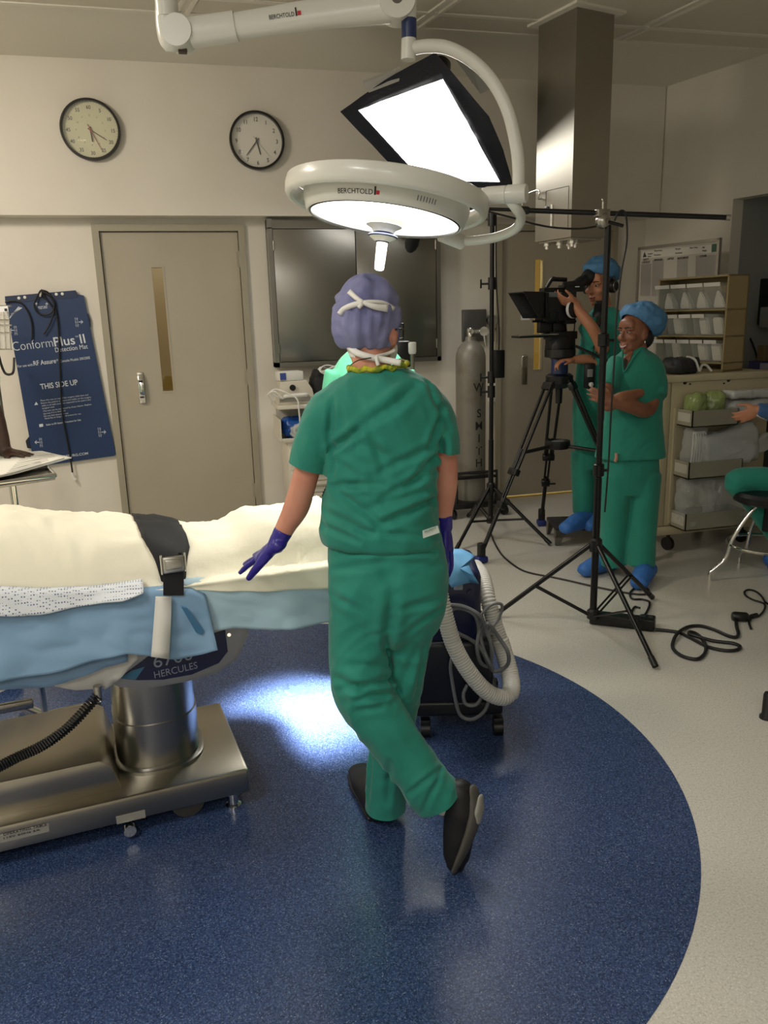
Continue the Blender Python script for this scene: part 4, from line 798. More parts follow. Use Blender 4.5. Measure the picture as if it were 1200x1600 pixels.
for s, a, b in (('Patient Name', (230, 180), (300, 176)), ('Surgeon', (178, 205), (216, 202)), ('Procedure', (228, 216), (286, 212)), ('Allergies', (408, 165), (456, 161)), ('Anesthesia', (408, 200), (468, 195)), ('Start Time', (532, 155), (600, 150)), ('Age', (638, 150), (662, 148)), ('Weight', (638, 180), (678, 177)), ('Room', (176, 228), (204, 226))): wline(q, s, a, b, 0.011, 0.015)
for s, a, b in (('SAFETY', (135, 258), (185, 254)), ('CHECKLIST', (125, 282), (196, 276)), ('SPONGES', (230, 262), (300, 256)), ('LAPTOS', (340, 252), (396, 247)), ('INSTRUMENTS', (428, 247), (522, 238)), ('OTHER', (618, 230), (678, 224))): wline(q, s, a, b, 0.016, 0.02)
obj('lettering', q, M('board_ink', (44, 44, 46), .6), board, False)
m_col = M('board_column', (160, 156, 150), 0.35); m_col2 = M('board_header', (214, 211, 203), 0.3)
q = BM(); slab(q, [wb(*z8(*p), .0004) for p in ((120, 240), (716, 190), (716, 120), (125, 180))], WN * 0.0003); obj('header_strip', q, m_col2, board, False)
for x0, x1, y0, y1 in ((215, 312, 250, 560), (425, 518, 238, 560), (585, 768, 215, 560), (118, 205, 290, 560)):
    q = BM(); slab(q, [wb(*z8(x0 - (25 if y1 > 400 else 0) * 0.3, y1), .0005), wb(*z8(x1 - 8, y1), .0005), wb(*z8(x1, y0 - 8), .0005), wb(*z8(x0, y0), .0005)], WN * 0.0003); obj('printed_column', q, m_col, board, False)
q = BM(); slab(q, [wb(*z8(*p), .0006) for p in ((718, 185), (765, 180), (768, 112), (722, 118))], WN * 0.0003); obj('green_square', q, M('board_green', (62, 100, 84), .4), board, False)
q = BM(); slab(q, [wb(*z8(*p), .0006) for p in ((133, 230), (166, 226), (148, 182))], WN * 0.0003); obj('board_emblem', q, M('emblem_grey', (70, 72, 80), .5), board, False)
# ================================================================== supply cart, its side baskets and the tilt-bin rack
CY = 4.45; m_beige = M('cart_beige', (186, 176, 146), 0.45); m_beige2 = M('rack_beige', (150, 134, 96), 0.5); m_tray = M('tray_grey', (150, 146, 128), 0.5)
cx0_, cx1_ = PY(1044, 700, CY).x, PY(1044, 700, CY).x + 0.74; ctop, cbot = PY(1046, 587, CY).z, PY(1035, 822, CY).z; cdep = 0.62
cart = thing('supply_cart', 'beige wheeled supply cart with three grey side trays, right of the woman', 'cart', ((cx0_ + cx1_) / 2, CY + cdep / 2, 0))
q = BM(); bx(q, (cx0_, CY, cbot), (cx1_, CY + cdep, ctop - 0.03), 0.006); obj('cart_body', q, m_beige, cart)
q = BM(); bx(q, (cx0_ - 0.07, CY - 0.012, ctop - 0.045), (cx1_ + 0.01, CY + cdep, ctop), 0.008); obj('cart_top', q, m_beige, cart)
q = BM(); bx(q, (cx0_ - 0.09, CY - 0.03, cbot - 0.06), (cx1_ + 0.03, CY + cdep + 0.02, cbot - 0.005), 0.014); obj('cart_base', q, m_beige, cart)
q = BM(); bx(q, (cx0_ - 0.055, CY, cbot), (cx0_ - 0.002, CY + 0.03, ctop - 0.045), 0.006); obj('front_post', q, m_beige, cart)
for k, (z0_, z1_) in enumerate(((0.08, 0.3), (0.31, 0.5), (0.51, 0.66), (0.67, 0.8), (0.81, 0.93))):
    hgt = ctop - cbot - 0.05; q = BM(); bx(q, (cx0_ - 0.02, CY + 0.04, cbot + hgt * z0_), (cx0_ - 0.001, CY + cdep - 0.03, cbot + hgt * z1_), 0.004); dr = obj('drawer', q, (M('drawer_red', (150, 60, 40), .5) if k == 0 else m_beige), cart)
    q = BM(); box(q, (cx0_ - 0.03, CY + cdep / 2, cbot + hgt * (z0_ * 0.35 + z1_ * 0.65)), (0.02, 0.2, 0.02), None, 0.004); obj('handle', q, m_tray, dr)
for u in (0.08, cx1_ - cx0_ - 0.08):
    for v in (0.06, cdep - 0.08):
        q = BM(); c = Vector((cx0_ + u + .25 * (u > .3) * 0, CY + v, 0.045)); lathe(q, [(0.02, -0.016), (0.045, -0.014), (0.045, 0.014), (0.02, 0.016)], zframe(c, (1, 0.3, 0)), 18); rod(q, c, c + Vector((0, 0, cbot - 0.1)), 0.012); obj('caster', q, m_black, cart)
for px, py in ((1070, 598), (1078, 592), (1078, 600), (1131, 590), (1138, 594), (1131, 599)):
    q = BM(); p = PY(px, py, CY); rod(q, p + Vector((0, 0.001, 0)), p + Vector((0, -0.003, 0)), 0.012 if px in (1070, 1138) else 0.006, 10); obj('mounting_hole', q, m_black, cart)
q = BM(); rx = PY(1056, 640, CY).x; bx(q, (rx - 0.012, CY - 0.012, cbot + 0.02), (rx + 0.004, CY, PY(1056, 637, CY).z)); obj('tray_rail', q, m_beige, cart, False)
trays = []
for y0_, y1_, xr in ((638, 666, 1160), (716, 744, 1166), (794, 822, 1168)):
    zt, zb_ = PY(1058, y0_, CY).z, PY(1060, y1_ - 3, CY).z; q = BM(); x0_ = rx + 0.005; x1_ = PY(xr, y0_, CY - 0.2).x; dpt = 0.17; wt = 0.006
    bx(q, (x0_, CY - dpt, zb_), (x1_, CY - 0.003, zb_ + wt)); bx(q, (x0_, CY - dpt, zb_), (x1_, CY - dpt + wt, zt)); bx(q, (x0_, CY - dpt, zb_), (x0_ + wt, CY - .003, zt)); bx(q, (x1_ - wt, CY - dpt, zb_), (x1_, CY - .003, zt)); bx(q, (x0_, CY - .003 - wt, zb_), (x1_, CY - .003, zt))
    t = obj('side_tray', q, m_tray, cart, False); trays.append((x0_, x1_, CY - dpt, CY - 0.003, zb_, zt))
    q = BM(); bx(q, (x0_ - 0.0015, CY - dpt + 0.02, zb_ + 0.03), (x0_, CY - 0.02, zt - 0.02)); obj('tray_label', q, M('tray_label', (190, 188, 176), .5), t, False)
# contents of the trays
m_bag = M('clear_bag', (222, 226, 226), 0.08, alpha=0.30, bump=(17, 0.8, 0.012), spec=0.8); m_bagw = M('white_bag', (205, 208, 206), 0.16, alpha=0.78, bump=(17, 0.8, 0.012), spec=0.7); m_green_bag = M('green_bag', (150, 168, 104), 0.16, alpha=0.75, bump=(17, 0.8, 0.012), spec=0.7)
def pouch(name, label, c, s, mat_, rot=0.0, seed=0.0, amp=0.012, group=None, tilt=0.0, cat=None):
    q = BM(); box(q, (0, 0, 0), s, None, min(s) * 0.35, 3); bmesh.ops.subdivide_edges(q, edges=[e for e in q.edges if e.calc_length() > .03], cuts=9, use_grid_fill=True)
    X = coords(q); 
    for v in q.verts: v.co += noise.noise_vector(v.co * 14 + Vector((seed, 0, 0))) * amp + v.co.normalized() * (0.5 - abs(noise.noise(v.co * 22 + Vector((0, seed, 0)))) * 2.2) * amp * 0.8 + noise.noise_vector(v.co * 55 + Vector((seed, 1, 0))) * amp * .3
    q.transform(Matrix.Rotation(rot, 4, 'Z') @ Matrix.Rotation(tilt, 4, 'Y')); bmesh.ops.translate(q, verts=q.verts, vec=Vector(c))
    return tag(obj(name, q, mat_, None, True, 180, org=c), label, cat or ('bag' if 'bag' in name else 'packet'), group)
tx0, tx1, ty0, ty1, tb_, tt_ = trays[0]; ym = (ty0 + ty1) / 2
pouch('packet_bag', 'green plastic bag at the left end of the top side tray', (tx0 + 0.08, ym, tb_ + 0.11), (0.13, 0.12, 0.19), m_green_bag, 0.3, 1)
pouch('packet_bag', 'green plastic bag beside the white packets in the top side tray', (tx0 + 0.21, ym, tb_ + 0.115), (0.13, 0.12, 0.2), m_green_bag, -0.2, 2)
pouch('white_packet', 'flat white wrapped packet lying on top in the top side tray', (tx0 + 0.46, ym, tb_ + 0.185), (0.34, 0.14, 0.05), m_bagw, 0.05, 3, 0.008)
pouch('white_packet', 'crumpled grey-white packet under the flat one in the top side tray', (tx0 + 0.45, ym, tb_ + 0.09), (0.32, 0.13, 0.12), m_bagw, 0.0, 4)
tx0, tx1, ty0, ty1, tb_, tt_ = trays[1]
pouch('tubing_bag', 'clear bag of coiled tubing at the left end of the middle tray', (tx0 + 0.09, ym, tb_ + 0.17), (0.15, 0.12, 0.31), m_bag, 0.2, 5, 0.014)
pouch('drape_bag', 'large clear wrapped pack leaning in the middle tray', (tx0 + 0.34, ym, tb_ + 0.17), (0.42, 0.12, 0.26), m_bagw, 0.0, 6, 0.014, None, -0.2)
pouch('drape_bag', 'long white printed pack sticking out over the right end of the middle tray', (tx0 + 0.40, ym - 0.01, tb_ + 0.13), (0.52, 0.05, 0.12), m_bagw, 0.0, 7, 0.010, None, -0.3)
tx0, tx1, ty0, ty1, tb_, tt_ = trays[2]
pouch('tubing_bag', 'clear crumpled bag at the left end of the lowest tray', (tx0 + 0.12, ym, tb_ + 0.17), (0.26, 0.15, 0.32), m_bag, 0.1, 8, 0.02)
pouch('tubing_bag', 'clear crumpled bag near the stool in the lowest tray', (tx0 + 0.38, ym, tb_ + 0.16), (0.26, 0.15, 0.30), m_bag, -0.1, 9, 0.02)
q = BM()
for k in range(5):
    a = Vector((trays[1][0] + 0.05 + 0.018 * k, ym - 0.02, trays[1][4] + 0.03)); tube(q, crom([a, a + Vector((0.01, 0, 0.14)), a + Vector((0.02, 0.01, 0.26)), a + Vector((0.04, 0.0, 0.2)), a + Vector((0.045, 0, 0.03))], 4), 0.005, 6)
tag(obj('tubing', q, m_white, None, org=(trays[1][0] + .08, ym, trays[1][4])), 'pale coiled tubing inside the clear bag of the middle tray', 'tubing')
# rack of clear tilt bins standing on the cart
RD = -WD; RK = PY(1128, 590, CY + 0.05)             # RD runs away from us along the rack front
def rk(px, py): return PP(px, py, RK, WN)
rlen = abs((rk(1026, 500) - RK).dot(RD)); rz0 = ctop; rz1 = rk(1128, 429).z; rdep = 0.20
rack = thing('bin_rack', 'beige rack of three rows of clear tilt bins standing on the supply cart', 'bin rack', Vector((RK.x, RK.y, rz0)) + RD * rlen / 2)
def rkp(u, z, out=0.0): return Vector((RK.x, RK.y, 0)) + RD * u + Vector((0, 0, z)) - WN * out
def rslab(qq, u0, u1, z0, z1, o0, o1): slab(qq, [rkp(u0, z0, o0), rkp(u1, z0, o0), rkp(u1, z1, o0), rkp(u0, z1, o0)], -WN * (o1 - o0))
q = BM(); rslab(q, 0, 0.012, rz0, rz1, -rdep, 0.0); rslab(q, rlen - .012, rlen, rz0, rz1, -rdep, 0); rslab(q, 0, rlen, rz0, rz1, -rdep, -rdep + 0.012); rslab(q, 0, rlen, rz1 - 0.012, rz1, -rdep, 0.0); rslab(q, 0, rlen, rz0, rz0 + 0.015, -rdep, 0)
rows = [(441, 482), (490, 524), (531, 566)]
zr = [(rk(1128, a).z, rk(1128, b).z) for a, b in rows]
for a, b in zr: rslab(q, 0, rlen, b - 0.012, b - 0.002, -rdep, 0.0)
obj('rack_case', q, m_beige2, rack, False)
m_clear = M('clear_plastic', (215, 220, 215), 0.06, alpha=0.22, spec=0.6); m_pkw = M('packet_white', (214, 210, 198), 0.5, bump=(40, 0.6, 0.006))
random.seed(3); cont = []
for ri, (zt_, zb_) in enumerate(zr):
    nb = (4, 5, 5)[ri]; du = (rlen - 0.03) / nb
    for k in range(nb):
        u0, u1 = 0.016 + k * du + 0.003, 0.016 + (k + 1) * du - 0.003; to = 0.055; bo = 0.012; q = BM()
        quad = lambda *P: q.faces.new([q.verts.new(p) for p in P])
        A, B, C_, D_ = rkp(u0, zb_, bo), rkp(u1, zb_, bo), rkp(u1, zt_, to), rkp(u0, zt_, to); A2, B2 = rkp(u0, zb_, -0.12), rkp(u1, zb_, -0.12); C2, D2_ = rkp(u1, zt_ - 0.01, -0.1), rkp(u0, zt_ - 0.01, -0.1)
        quad(A, B, C_, D_); quad(A, D_, D2_, A2); quad(B, B2, C2, C_); quad(A, A2, B2, B)
        bn = obj('tilt_bin', q, m_clear, rack, False)
        if not (ri == 1 and k < 1) :
            q = BM(); slab(q, [rkp(u0 + .003, zt_ - 0.024, to - 0.003), rkp(u1 - .003, zt_ - 0.024, to - 0.003), rkp(u1 - .003, zt_, to + .002), rkp(u0 + .003, zt_, to + .002)], -WN * 0.002); obj('bin_label', q, m_col2, bn, False)
        hgt = (zt_ - zb_) * (0.75 if ri else 0.68)
        if k < 2 or ri == 0 or k == 3:
            q = BM(); wv = du * 0.36
            if ri == 0: pts_ = [(-wv, 0), (wv, 0), (wv * 0.7, hgt * 0.45), (0.1 * wv, hgt), (-0.25 * wv, hgt * 0.9), (-wv * 0.8, hgt * 0.4)]
            else: pts_ = [(-wv, 0), (wv, 0), (wv, hgt), (wv * 0.6, hgt * 1.06), (-wv * 0.7, hgt * 1.03), (-wv, hgt * 0.97)]
            um = (u0 + u1) / 2; slab(q, [rkp(um + x, zb_ + 0.006 + z, -0.03 + 0.03 * z / max(hgt, .01)) for x, z in pts_], WN * 0.05)
            bmesh.ops.bevel(q, geom=q.edges[:], offset=0.006, segments=2, affect='EDGES')
            row = ('top', 'middle', 'lowest')[ri]
            pos = ('nearest the cart corner', 'second from the near end', 'third from the near end', 'fourth from the near end', 'farthest')[k]
            tag(obj('sterile_packet', q, m_pkw, None, True, org=rkp(um, zb_, -0.03)), f'white packet inside the clear bin of the {row} row, {pos}', 'packet', 'packets in the tilt bins')
# grey bag lying on the cart top before the rack
c = PY(1085, 582, CY + 0.18); pouch('fabric_bundle', 'dark grey bundle with a white strap lying on the cart top', (PY(1062, 575, CY + .1).x, CY + 0.1, ctop + 0.055), (0.24, 0.16, 0.10), M('bundle_grey', (46, 46, 48), .6), 0.4, 3.3, 0.012, None, 0.0, 'bundle')
q = BM(); s0 = Vector((PY(1082, 575, CY + .06).x, CY + 0.06, ctop)); tube(q, crom([s0 + Vector((-0.05, 0, .11)), s0 + Vector((0.0, -0.02, .09)), s0 + Vector((0.03, -0.03, 0.02)), s0 + Vector((0.06, -.01, 0.05)), s0 + Vector((0.10, 0, .05)), s0 + Vector((0.13, -.02, .012))], 5), 0.008, 8); tag(obj('strap', q, m_white, None, org=s0), 'white strap looping over the grey bundle on the cart top', 'strap')
# ================================================================== alcove: monitor, small printer, blue boxes
AP = A0 + WN * 0.45
def al(px, py, d=0.35): return PP(px, py, A0 + WN * d, WN)
q = BM(); shz = al(1180, 641, .3).z; a_, b_ = A0 + WN * 0.06 + WD * 0.02, A0 + WN * 0.06 + WD * 2.0
slab(q, [a_ + Vector((0, 0, shz - 0.03)), b_ + Vector((0, 0, shz - 0.03)), b_ + WN * 0.68 + Vector((0, 0, shz - 0.03)), a_ + WN * 0.68 + Vector((0, 0, shz - 0.03))], (0, 0, 0.03)); slab(q, [a_, a_ + WD * 0.03, a_ + WD * .03 + WN * .68, a_ + WN * .68], (0, 0, shz - 0.03)); slab(q, [b_, b_ - WD * 0.03, b_ - WD * .03 + WN * .68, b_ + WN * .68], (0, 0, shz - 0.03)); ct_ = tag(obj('counter', q, M('counter_grey', (90, 90, 88), .5), None, False, org=a_), 'grey counter inside the alcove at the right, under the blue boxes', 'counter')
def albox(name, label, cat, x0, y0, x1, y1, d, dep, m, extra=None, bev=0.004, z0=None):
    a, b = al(x0, y0, d), al(x1, y1, d); t = thing(name, label, cat, Vector((a.x, a.y, b.z if z0 is None else z0))); q = BM(); zb_ = b.z if z0 is None else z0; p0 = Vector((a.x, a.y, zb_)); ln = (b - a).dot(WD)
    slab(q, [p0, p0 + WD * ln, p0 + WD * ln + WN * dep, p0 + WN * dep], (0, 0, a.z - zb_))
    if bev: bmesh.ops.bevel(q, geom=q.edges[:], offset=bev, segments=2, affect='EDGES')
    return t, q, p0, ln, a.z
t, q, p0, ln, zt = albox('monitor', 'black flat monitor in the dark alcove at the right edge', 'monitor', 1167, 437, 1240, 507, 0.4, 0.05, m_black); obj('screen_case', q, m_black, t)
q = BM(); c = p0 + WD * ln * .5 + WN * 0.05; slab(q, [c - WD * .08, c + WD * .08, c + WD * .08 + WN * .295, c - WD * .08 + WN * .295], (0, 0, 0.12)); obj('wall_bracket', q, m_blackm, t, False)
q = BM(); c = al(1180, 450, .398); box(q, c - WN * 0.001, (0.003, 0.05, 0.035), rotz(math.atan2(WN.y, WN.x))); obj('monitor_sticker', q, m_print, t, False)
t, q, p0, ln, zt = albox('alcove_box', 'grey wall box fixed below the black monitor', 'box', 1188, 480, 1230, 512, 0.33, 0.065, M('box_grey', (120, 120, 116), .5)); obj('box_case', q, MATS['box_grey'], t); 
q = BM(); c = al(1168, 520, .4); box(q, c, (0.12, 0.10, 0.05), rotz(math.atan2(WN.y, WN.x)), 0.01); sc_ = thing('hand_scanner', 'black bracket with a hanging cable on the alcove wall below the monitor', 'bracket', c); 
slab(q, [c + WN * 0.05 - WD * .03, c + WN * .05 + WD * .03, c + WN * .35 + WD * .03, c + WN * .35 - WD * .03], (0, 0, 0.03)); obj('bracket_arm', q, m_black, sc_)
q = BM(); tube(q, crom([al(1168, 522, .34), al(1175, 535, .33), al(1182, 555, .33), al(1188, 580, .34), al(1192, 640, .36)], 5), 0.008, 8); obj('cable', q, m_cable, sc_)
m_bb = M('box_blue', (40, 42, 96), 0.45); zcur = shz
for k, (y0_, y1_) in enumerate(((612, 641), (585, 612), (558, 585))):
    lab = ('bottom dark blue carton on the alcove counter', 'middle dark blue carton of the stack in the alcove', 'top dark blue carton of the stack in the alcove')[k]
    a = al(1171, y0_, .14); hh = a.z - al(1171, y1_, .14).z - 0.004; p0 = Vector((a.x, a.y, zcur)) + WD * (0.01 * (k % 2)); t = thing('carton', lab, 'carton', p0, 'blue cartons in the alcove'); q = BM(); slab(q, [p0, p0 + WD * 0.36, p0 + WD * .36 + WN * .26, p0 + WN * .26], (0, 0, hh)); obj('carton_body', q, m_bb, t, False)
    q = BM(); c0 = p0 - WN * 0.0012 + WD * 0.10 + Vector((0, 0, hh * 0.45)); slab(q, [c0, c0 + WD * .12, c0 + WD * .12 + Vector((0, 0, hh * .45)), c0 + Vector((0, 0, hh * .45))], WN * 0.001); obj('carton_label', q, M('label_lilac', (150, 150, 170), .5), t, False); zcur += hh + 0.0005
p0 = al(1194, 548, .18); p0.z = zcur; t = thing('small_box', 'small brown carton standing on the top blue carton', 'box', p0); q = BM(); box(q, p0 + Vector((0, 0, 0.06)), (0.07, 0.07, 0.12), rotz(math.atan2(WN.y, WN.x)), 0.004); obj('box_case', q, M('box_brown', (110, 90, 60), .5), t)
# ================================================================== stool
SR = PZ(1192, 905); SR.z = 0; stool = thing('stool', 'black round stool with a chrome four-legged frame at the right edge', 'stool', SR); zseat = PD(1190, 770, SR.dot(FWD)).z
q = BM(); lathe(q, [(0.17, zseat - 0.06), (0.2, zseat - 0.045), (0.205, zseat - 0.01), (0.19, zseat + 0.01), (0.1, zseat + 0.018), (0.001, zseat + 0.02)], Matrix.Translation(SR), 40); obj('seat', q, M('seat_vinyl', (16, 16, 18), .4), stool)
q = BM(); lathe(q, [(0.03, 0.3), (0.03, zseat - 0.05)], Matrix.Translation(SR), 16); lathe(q, [(0.1, zseat - 0.07), (0.1, zseat - 0.055)], Matrix.Translation(SR), 20); obj('column', q, m_blackm, stool)
fl = PZ(1108, 908) - SR; a0 = math.atan2(fl.y, fl.x); R_ = min(fl.length, 0.32)
for k in range(4):
    a = a0 + k * math.pi / 2 - 0.02; d = Vector((math.cos(a), math.sin(a), 0)); P_ = SR + d * R_
    q = BM(); tube(q, crom([SR + d * 0.07 + Vector((0, 0, zseat - 0.07)), SR + d * 0.12 + Vector((0, 0, zseat - 0.13)), SR + d * 0.20 + Vector((0, 0, 0.26)), SR + d * 0.235 + Vector((0, 0, 0.14)), SR + d * 0.28 + Vector((0, 0, 0.09)), P_ + Vector((0, 0, 0.05)), P_ + Vector((0, 0, 0.0))], 6), 0.0125, 12); lg = obj('leg', q, m_chrome, stool)
q = BM(); tube(q, [SR + Vector((math.cos(a) * 0.215, math.sin(a) * 0.215, 0.22)) for a in (2 * math.pi * k / 40 for k in range(40))], 0.009, 8, closed=True); obj('foot_ring', q, m_chrome, stool)
# ================================================================== gas cylinder, its trolley and the wall panel
GC = Vector((2.215, 5.93, 0)); gr = 0.118; gt = PD(752, 590, GC.dot(FWD)).z; gtop = PD(752, 534, GC.dot(FWD)).z
gas = thing('gas_cylinder', 'tall grey gas cylinder with black stencil letters on a black wheeled base', 'gas cylinder', GC)
m_cyl = M('cylinder_grey', (126, 122, 112), 0.42, 0.2, var=((104, 92, 76), 5, 5, 0.55, 0.75))
q = BM(); lathe(q, [(gr * 0.96, 0.13), (gr, 0.15), (gr, gtop - 0.13), (gr * 0.97, gtop - 0.09), (gr * 0.85, gtop - 0.045), (gr * 0.6, gtop - 0.012), (0.045, gtop + 0.01), (0.04, gtop + 0.04)], Matrix.Translation(GC), 48); obj('cylinder_body', q, m_cyl, gas)
q = BM(); lathe(q, [(0.03, gtop + 0.03), (0.03, gtop + 0.1), (0.022, gtop + 0.11)], Matrix.Translation(GC), 20); obj('valve', q, m_steel, gas)
q = BM(); vp = GC + Vector((0, 0, gtop + 0.08)); rod(q, vp, vp + RGT * 0.1, 0.014); lathe(q, [(0.035, -0.015), (0.035, 0.015)], zframe(vp + RGT * 0.1 - FWD * 0.02, -FWD), 20); rod(q, vp + RGT * 0.1, vp + RGT * 0.12 - Vector((0, 0, 0.12)), 0.01); rod(q, vp, vp - FWD * 0.06, 0.018); obj('regulator', q, m_chrome, gas)
m_sten = M('stencil_black', (22, 22, 22), .7); q = BM(); dirn = math.atan2((CAM - GC).y, (CAM - GC).x)
for s, yy in (('W', 611), ('S', 651.5), ('M', 671), ('I', 690.5), ('T', 710), ('H', 728.5)):
    tb = BM(); text_bm(tb, s, Matrix.Identity(4), 0.093, 0.006, 0.0008, 'CENTER', 1.0); zc_ = PD(752, yy, GC.dot(FWD) - 0.09).z
    for v in tb.verts:
        a = dirn + 0.58 + v.co.x / gr; r = gr + 0.0012 + v.co.z; v.co = Vector((GC.x + r * math.cos(a), GC.y + r * math.sin(a), zc_ + v.co.y))
    me = bpy.data.meshes.new('t'); tb.to_mesh(me); tb.free(); q.from_mesh(me); bpy.data.meshes.remove(me)
obj('stencil_lettering', q, m_sten, gas, False)
q = BM(); box(q, GC + Vector((0.02, 0, 0.105)), (0.52, 0.32, 0.05), None, 0.01); obj('trolley_base', q, m_black, gas)
for dx, dy in ((-0.2, -0.13), (0.24, -0.13), (-0.2, 0.13), (0.24, 0.13)):
    q = BM(); c = GC + Vector((dx, dy, 0.04)); lathe(q, [(0.015, -0.014), (0.04, -0.012), (0.04, 0.012), (0.015, 0.014)], zframe(c, (1, 0.4, 0)), 18); rod(q, c, c + Vector((0, 0, 0.05)), 0.01); obj('caster', q, m_black, gas)
q = BM(); tube(q, [GC + Vector((-0.17, -0.135, 0.12)), GC + Vector((-0.17, -0.135, 0.37)), GC + Vector((0.17, -0.135, 0.37)), GC + Vector((0.17, -0.135, 0.12))], 0.013, 10); tube(q, [GC + Vector((gr * 1.12 * math.cos(a), gr * 1.12 * math.sin(a), 0.33)) for a in (2 * math.pi * k / 32 for k in range(32))], 0.011, 8, closed=True); rod(q, GC + Vector((-0.17, -0.135, 0.33)), GC + Vector((0.17, -.135, .33)), .012); obj('trolley_frame', q, m_black, gas)
a_, b_ = PY(724, 484, YL - 0.05), PY(760, 533, YL - 0.05); wp = thing('wall_panel', 'grey metal control panel on the wall above the gas cylinder', 'wall panel', (a_.x, YL, b_.z)); q = BM(); bx(q, (a_.x, YL - 0.05, b_.z), (b_.x, YL, a_.z), 0.004); obj('panel_case', q, M('panel_grey', (104, 104, 104), .35, .6), wp)
q = BM(); c = PY(771, 510, YL - 0.06); lathe(q, [(0.045, 0), (0.05, 0.02), (0.045, 0.04)], zframe(c + Vector((0, 0.06, 0.05)), (0, -1, 0)), 20); rod(q, c + Vector((0, 0.06, 0)), c, 0.025); rod(q, c, c + Vector((0, 0, -0.12)), 0.012); obj('gauge', q, m_chrome, wp)
a_, b_ = PY(763, 590, YL), PY(775, 640, YL); so = thing('wall_socket', 'small pale socket plate on the wall right of the gas cylinder', 'socket', (a_.x, YL, b_.z)); q = BM(); bx(q, (a_.x, YL - 0.015, PY(763, 628, YL).z), (b_.x, YL, a_.z), 0.003); obj('plate', q, m_white, so); q = BM(); tube(q, crom([PY(768, 615, YL - .03), PY(768, 640, YL - .02), PY(767, 665, YL - .012), PY(765, 690, YL - .012)], 5), 0.007, 8); obj('lead', q, m_white, so)
# ================================================================== white equipment trolley under the cabinet
EY = 5.8; ex0, ex1 = PY(434, 640, EY).x, PY(434, 640, EY).x + 0.62; m_eq = M('trolley_white', (212, 206, 192), 0.4); etop = PY(440, 634, EY).z; ebin0, ebin1 = PY(440, 690, EY).z, PY(440, 645, EY).z
eq = thing('equipment_trolley', 'off-white drawer trolley with medical devices under the steel cabinet', 'trolley', ((ex0 + ex1) / 2, EY + 0.2, 0))
q = BM(); bx(q, (ex0, EY, etop - 0.03), (ex1, EY + 0.42, etop), 0.006); obj('top_shelf', q, m_eq, eq)
q = BM(); bx(q, (ex0 + 0.06, EY + 0.03, 0.1), (ex1 - 0.02, EY + 0.42, ebin0 - 0.01), 0.008); obj('trolley_body', q, m_eq, eq)
q = BM(); bx(q, (ex0 + 0.03, EY + 0.39, ebin0 - 0.02), (ex1 - 0.02, EY + 0.42, etop)); bx(q, (ex0 + 0.03, EY, ebin0 - 0.01), (ex1, EY + 0.42, ebin0 + 0.005)); bx(q, (ex0 + 0.02, EY - 0.004, ebin0), (ex1, EY + 0.006, ebin0 + 0.02)); bx(q, (ex0 + 0.01, EY, ebin0), (ex0 + 0.018, EY + .41, ebin0 + 0.16)); obj('open_bin', q, m_eq, eq, False)
for k in range(6):
    z0_ = 0.13 + (ebin0 - 0.17) * k / 6; z1_ = 0.13 + (ebin0 - 0.17) * (k + 1) / 6 - 0.012; q = BM(); bx(q, (ex0 + 0.08, EY + 0.016, z0_), (ex1 - 0.04, EY + 0.034, z1_), 0.003); dr = obj('drawer', q, m_eq, eq); q = BM(); box(q, ((ex0 + ex1) / 2, EY + 0.008, z1_ - 0.03), (0.2, 0.02, 0.015), None, 0.003); obj('handle', q, m_tray, dr)
for dx in (0.1, 0.52):
    for dy in (0.07, 0.37): q = BM(); c = Vector((ex0 + dx, EY + dy, 0.045)); lathe(q, [(0.02, -0.014), (0.045, -0.012), (0.045, 0.012), (0.02, 0.014)], zframe(c, (1, 0.2, 0)), 16); rod(q, c, c + Vector((0, 0, 0.07)), 0.012); obj('caster', q, m_black, eq)
mx0 = PY(435, 630, EY + .05).x; mon = thing('patient_monitor', 'beige medical device with a handle and white leads on the trolley', 'medical device', (mx0 + .16, EY + .15, etop)); hh = PY(440, 596, EY + .05).z - etop
q = BM(); prism(q, [(0, 0), (0.28, 0), (0.26, hh * 0.6), (0.22, hh), (0.02, hh)], frame((mx0, EY + 0.05, etop), (1, 0, 0), (0, 0, 1)), -0.2, 0.01); obj('device_case', q, M('device_beige', (204, 198, 182), .4), mon)
q = BM(); tube(q, crom([(mx0 + .05, EY + .045, etop + hh * .35), (mx0 + .06, EY + .0, etop + hh * .4), (mx0 + .19, EY - .005, etop + hh * .42), (mx0 + .21, EY + .045, etop + hh * .38)], 5), 0.014, 10); obj('carry_handle', q, m_white, mon)
q = BM(); rod(q, (mx0 + .11, EY + .055, etop + hh * .72), (mx0 + .11, EY + .03, etop + hh * .72), 0.022, 20); obj('dial', q, m_black, mon)
q = BM(); bx(q, (mx0 + 0.01, EY + 0.048, etop + 0.02), (mx0 + 0.24, EY + 0.052, etop + hh * .3)); obj('lower_panel', q, M('device_grey', (150, 148, 140), .4), mon, False)
q = BM(); tube(q, crom([(mx0 + .02, EY + .02, etop + hh * .3), (mx0 - .06, EY - .01, etop + hh * .55), (mx0 - .02, EY, etop + hh * .7), (mx0 + .07, EY - .015, etop + hh * .5), (mx0 + .13, EY - .02, etop + hh * .25), (mx0 + .14, EY - .02, etop - .05), (mx0 + .15, EY - .015, etop - .3), (mx0 + .15, EY - .012, ebin0 - .02)], 6), 0.006, 8); tube(q, crom([(mx0 - .05, EY + .02, etop + hh * .2), (mx0 - .08, EY, etop + hh * .5), (mx0 - .03, EY - .02, etop + hh * .62), (mx0 + .03, EY - .02, etop + hh * .3)], 6), 0.005, 8); obj('lead', q, m_white, mon)
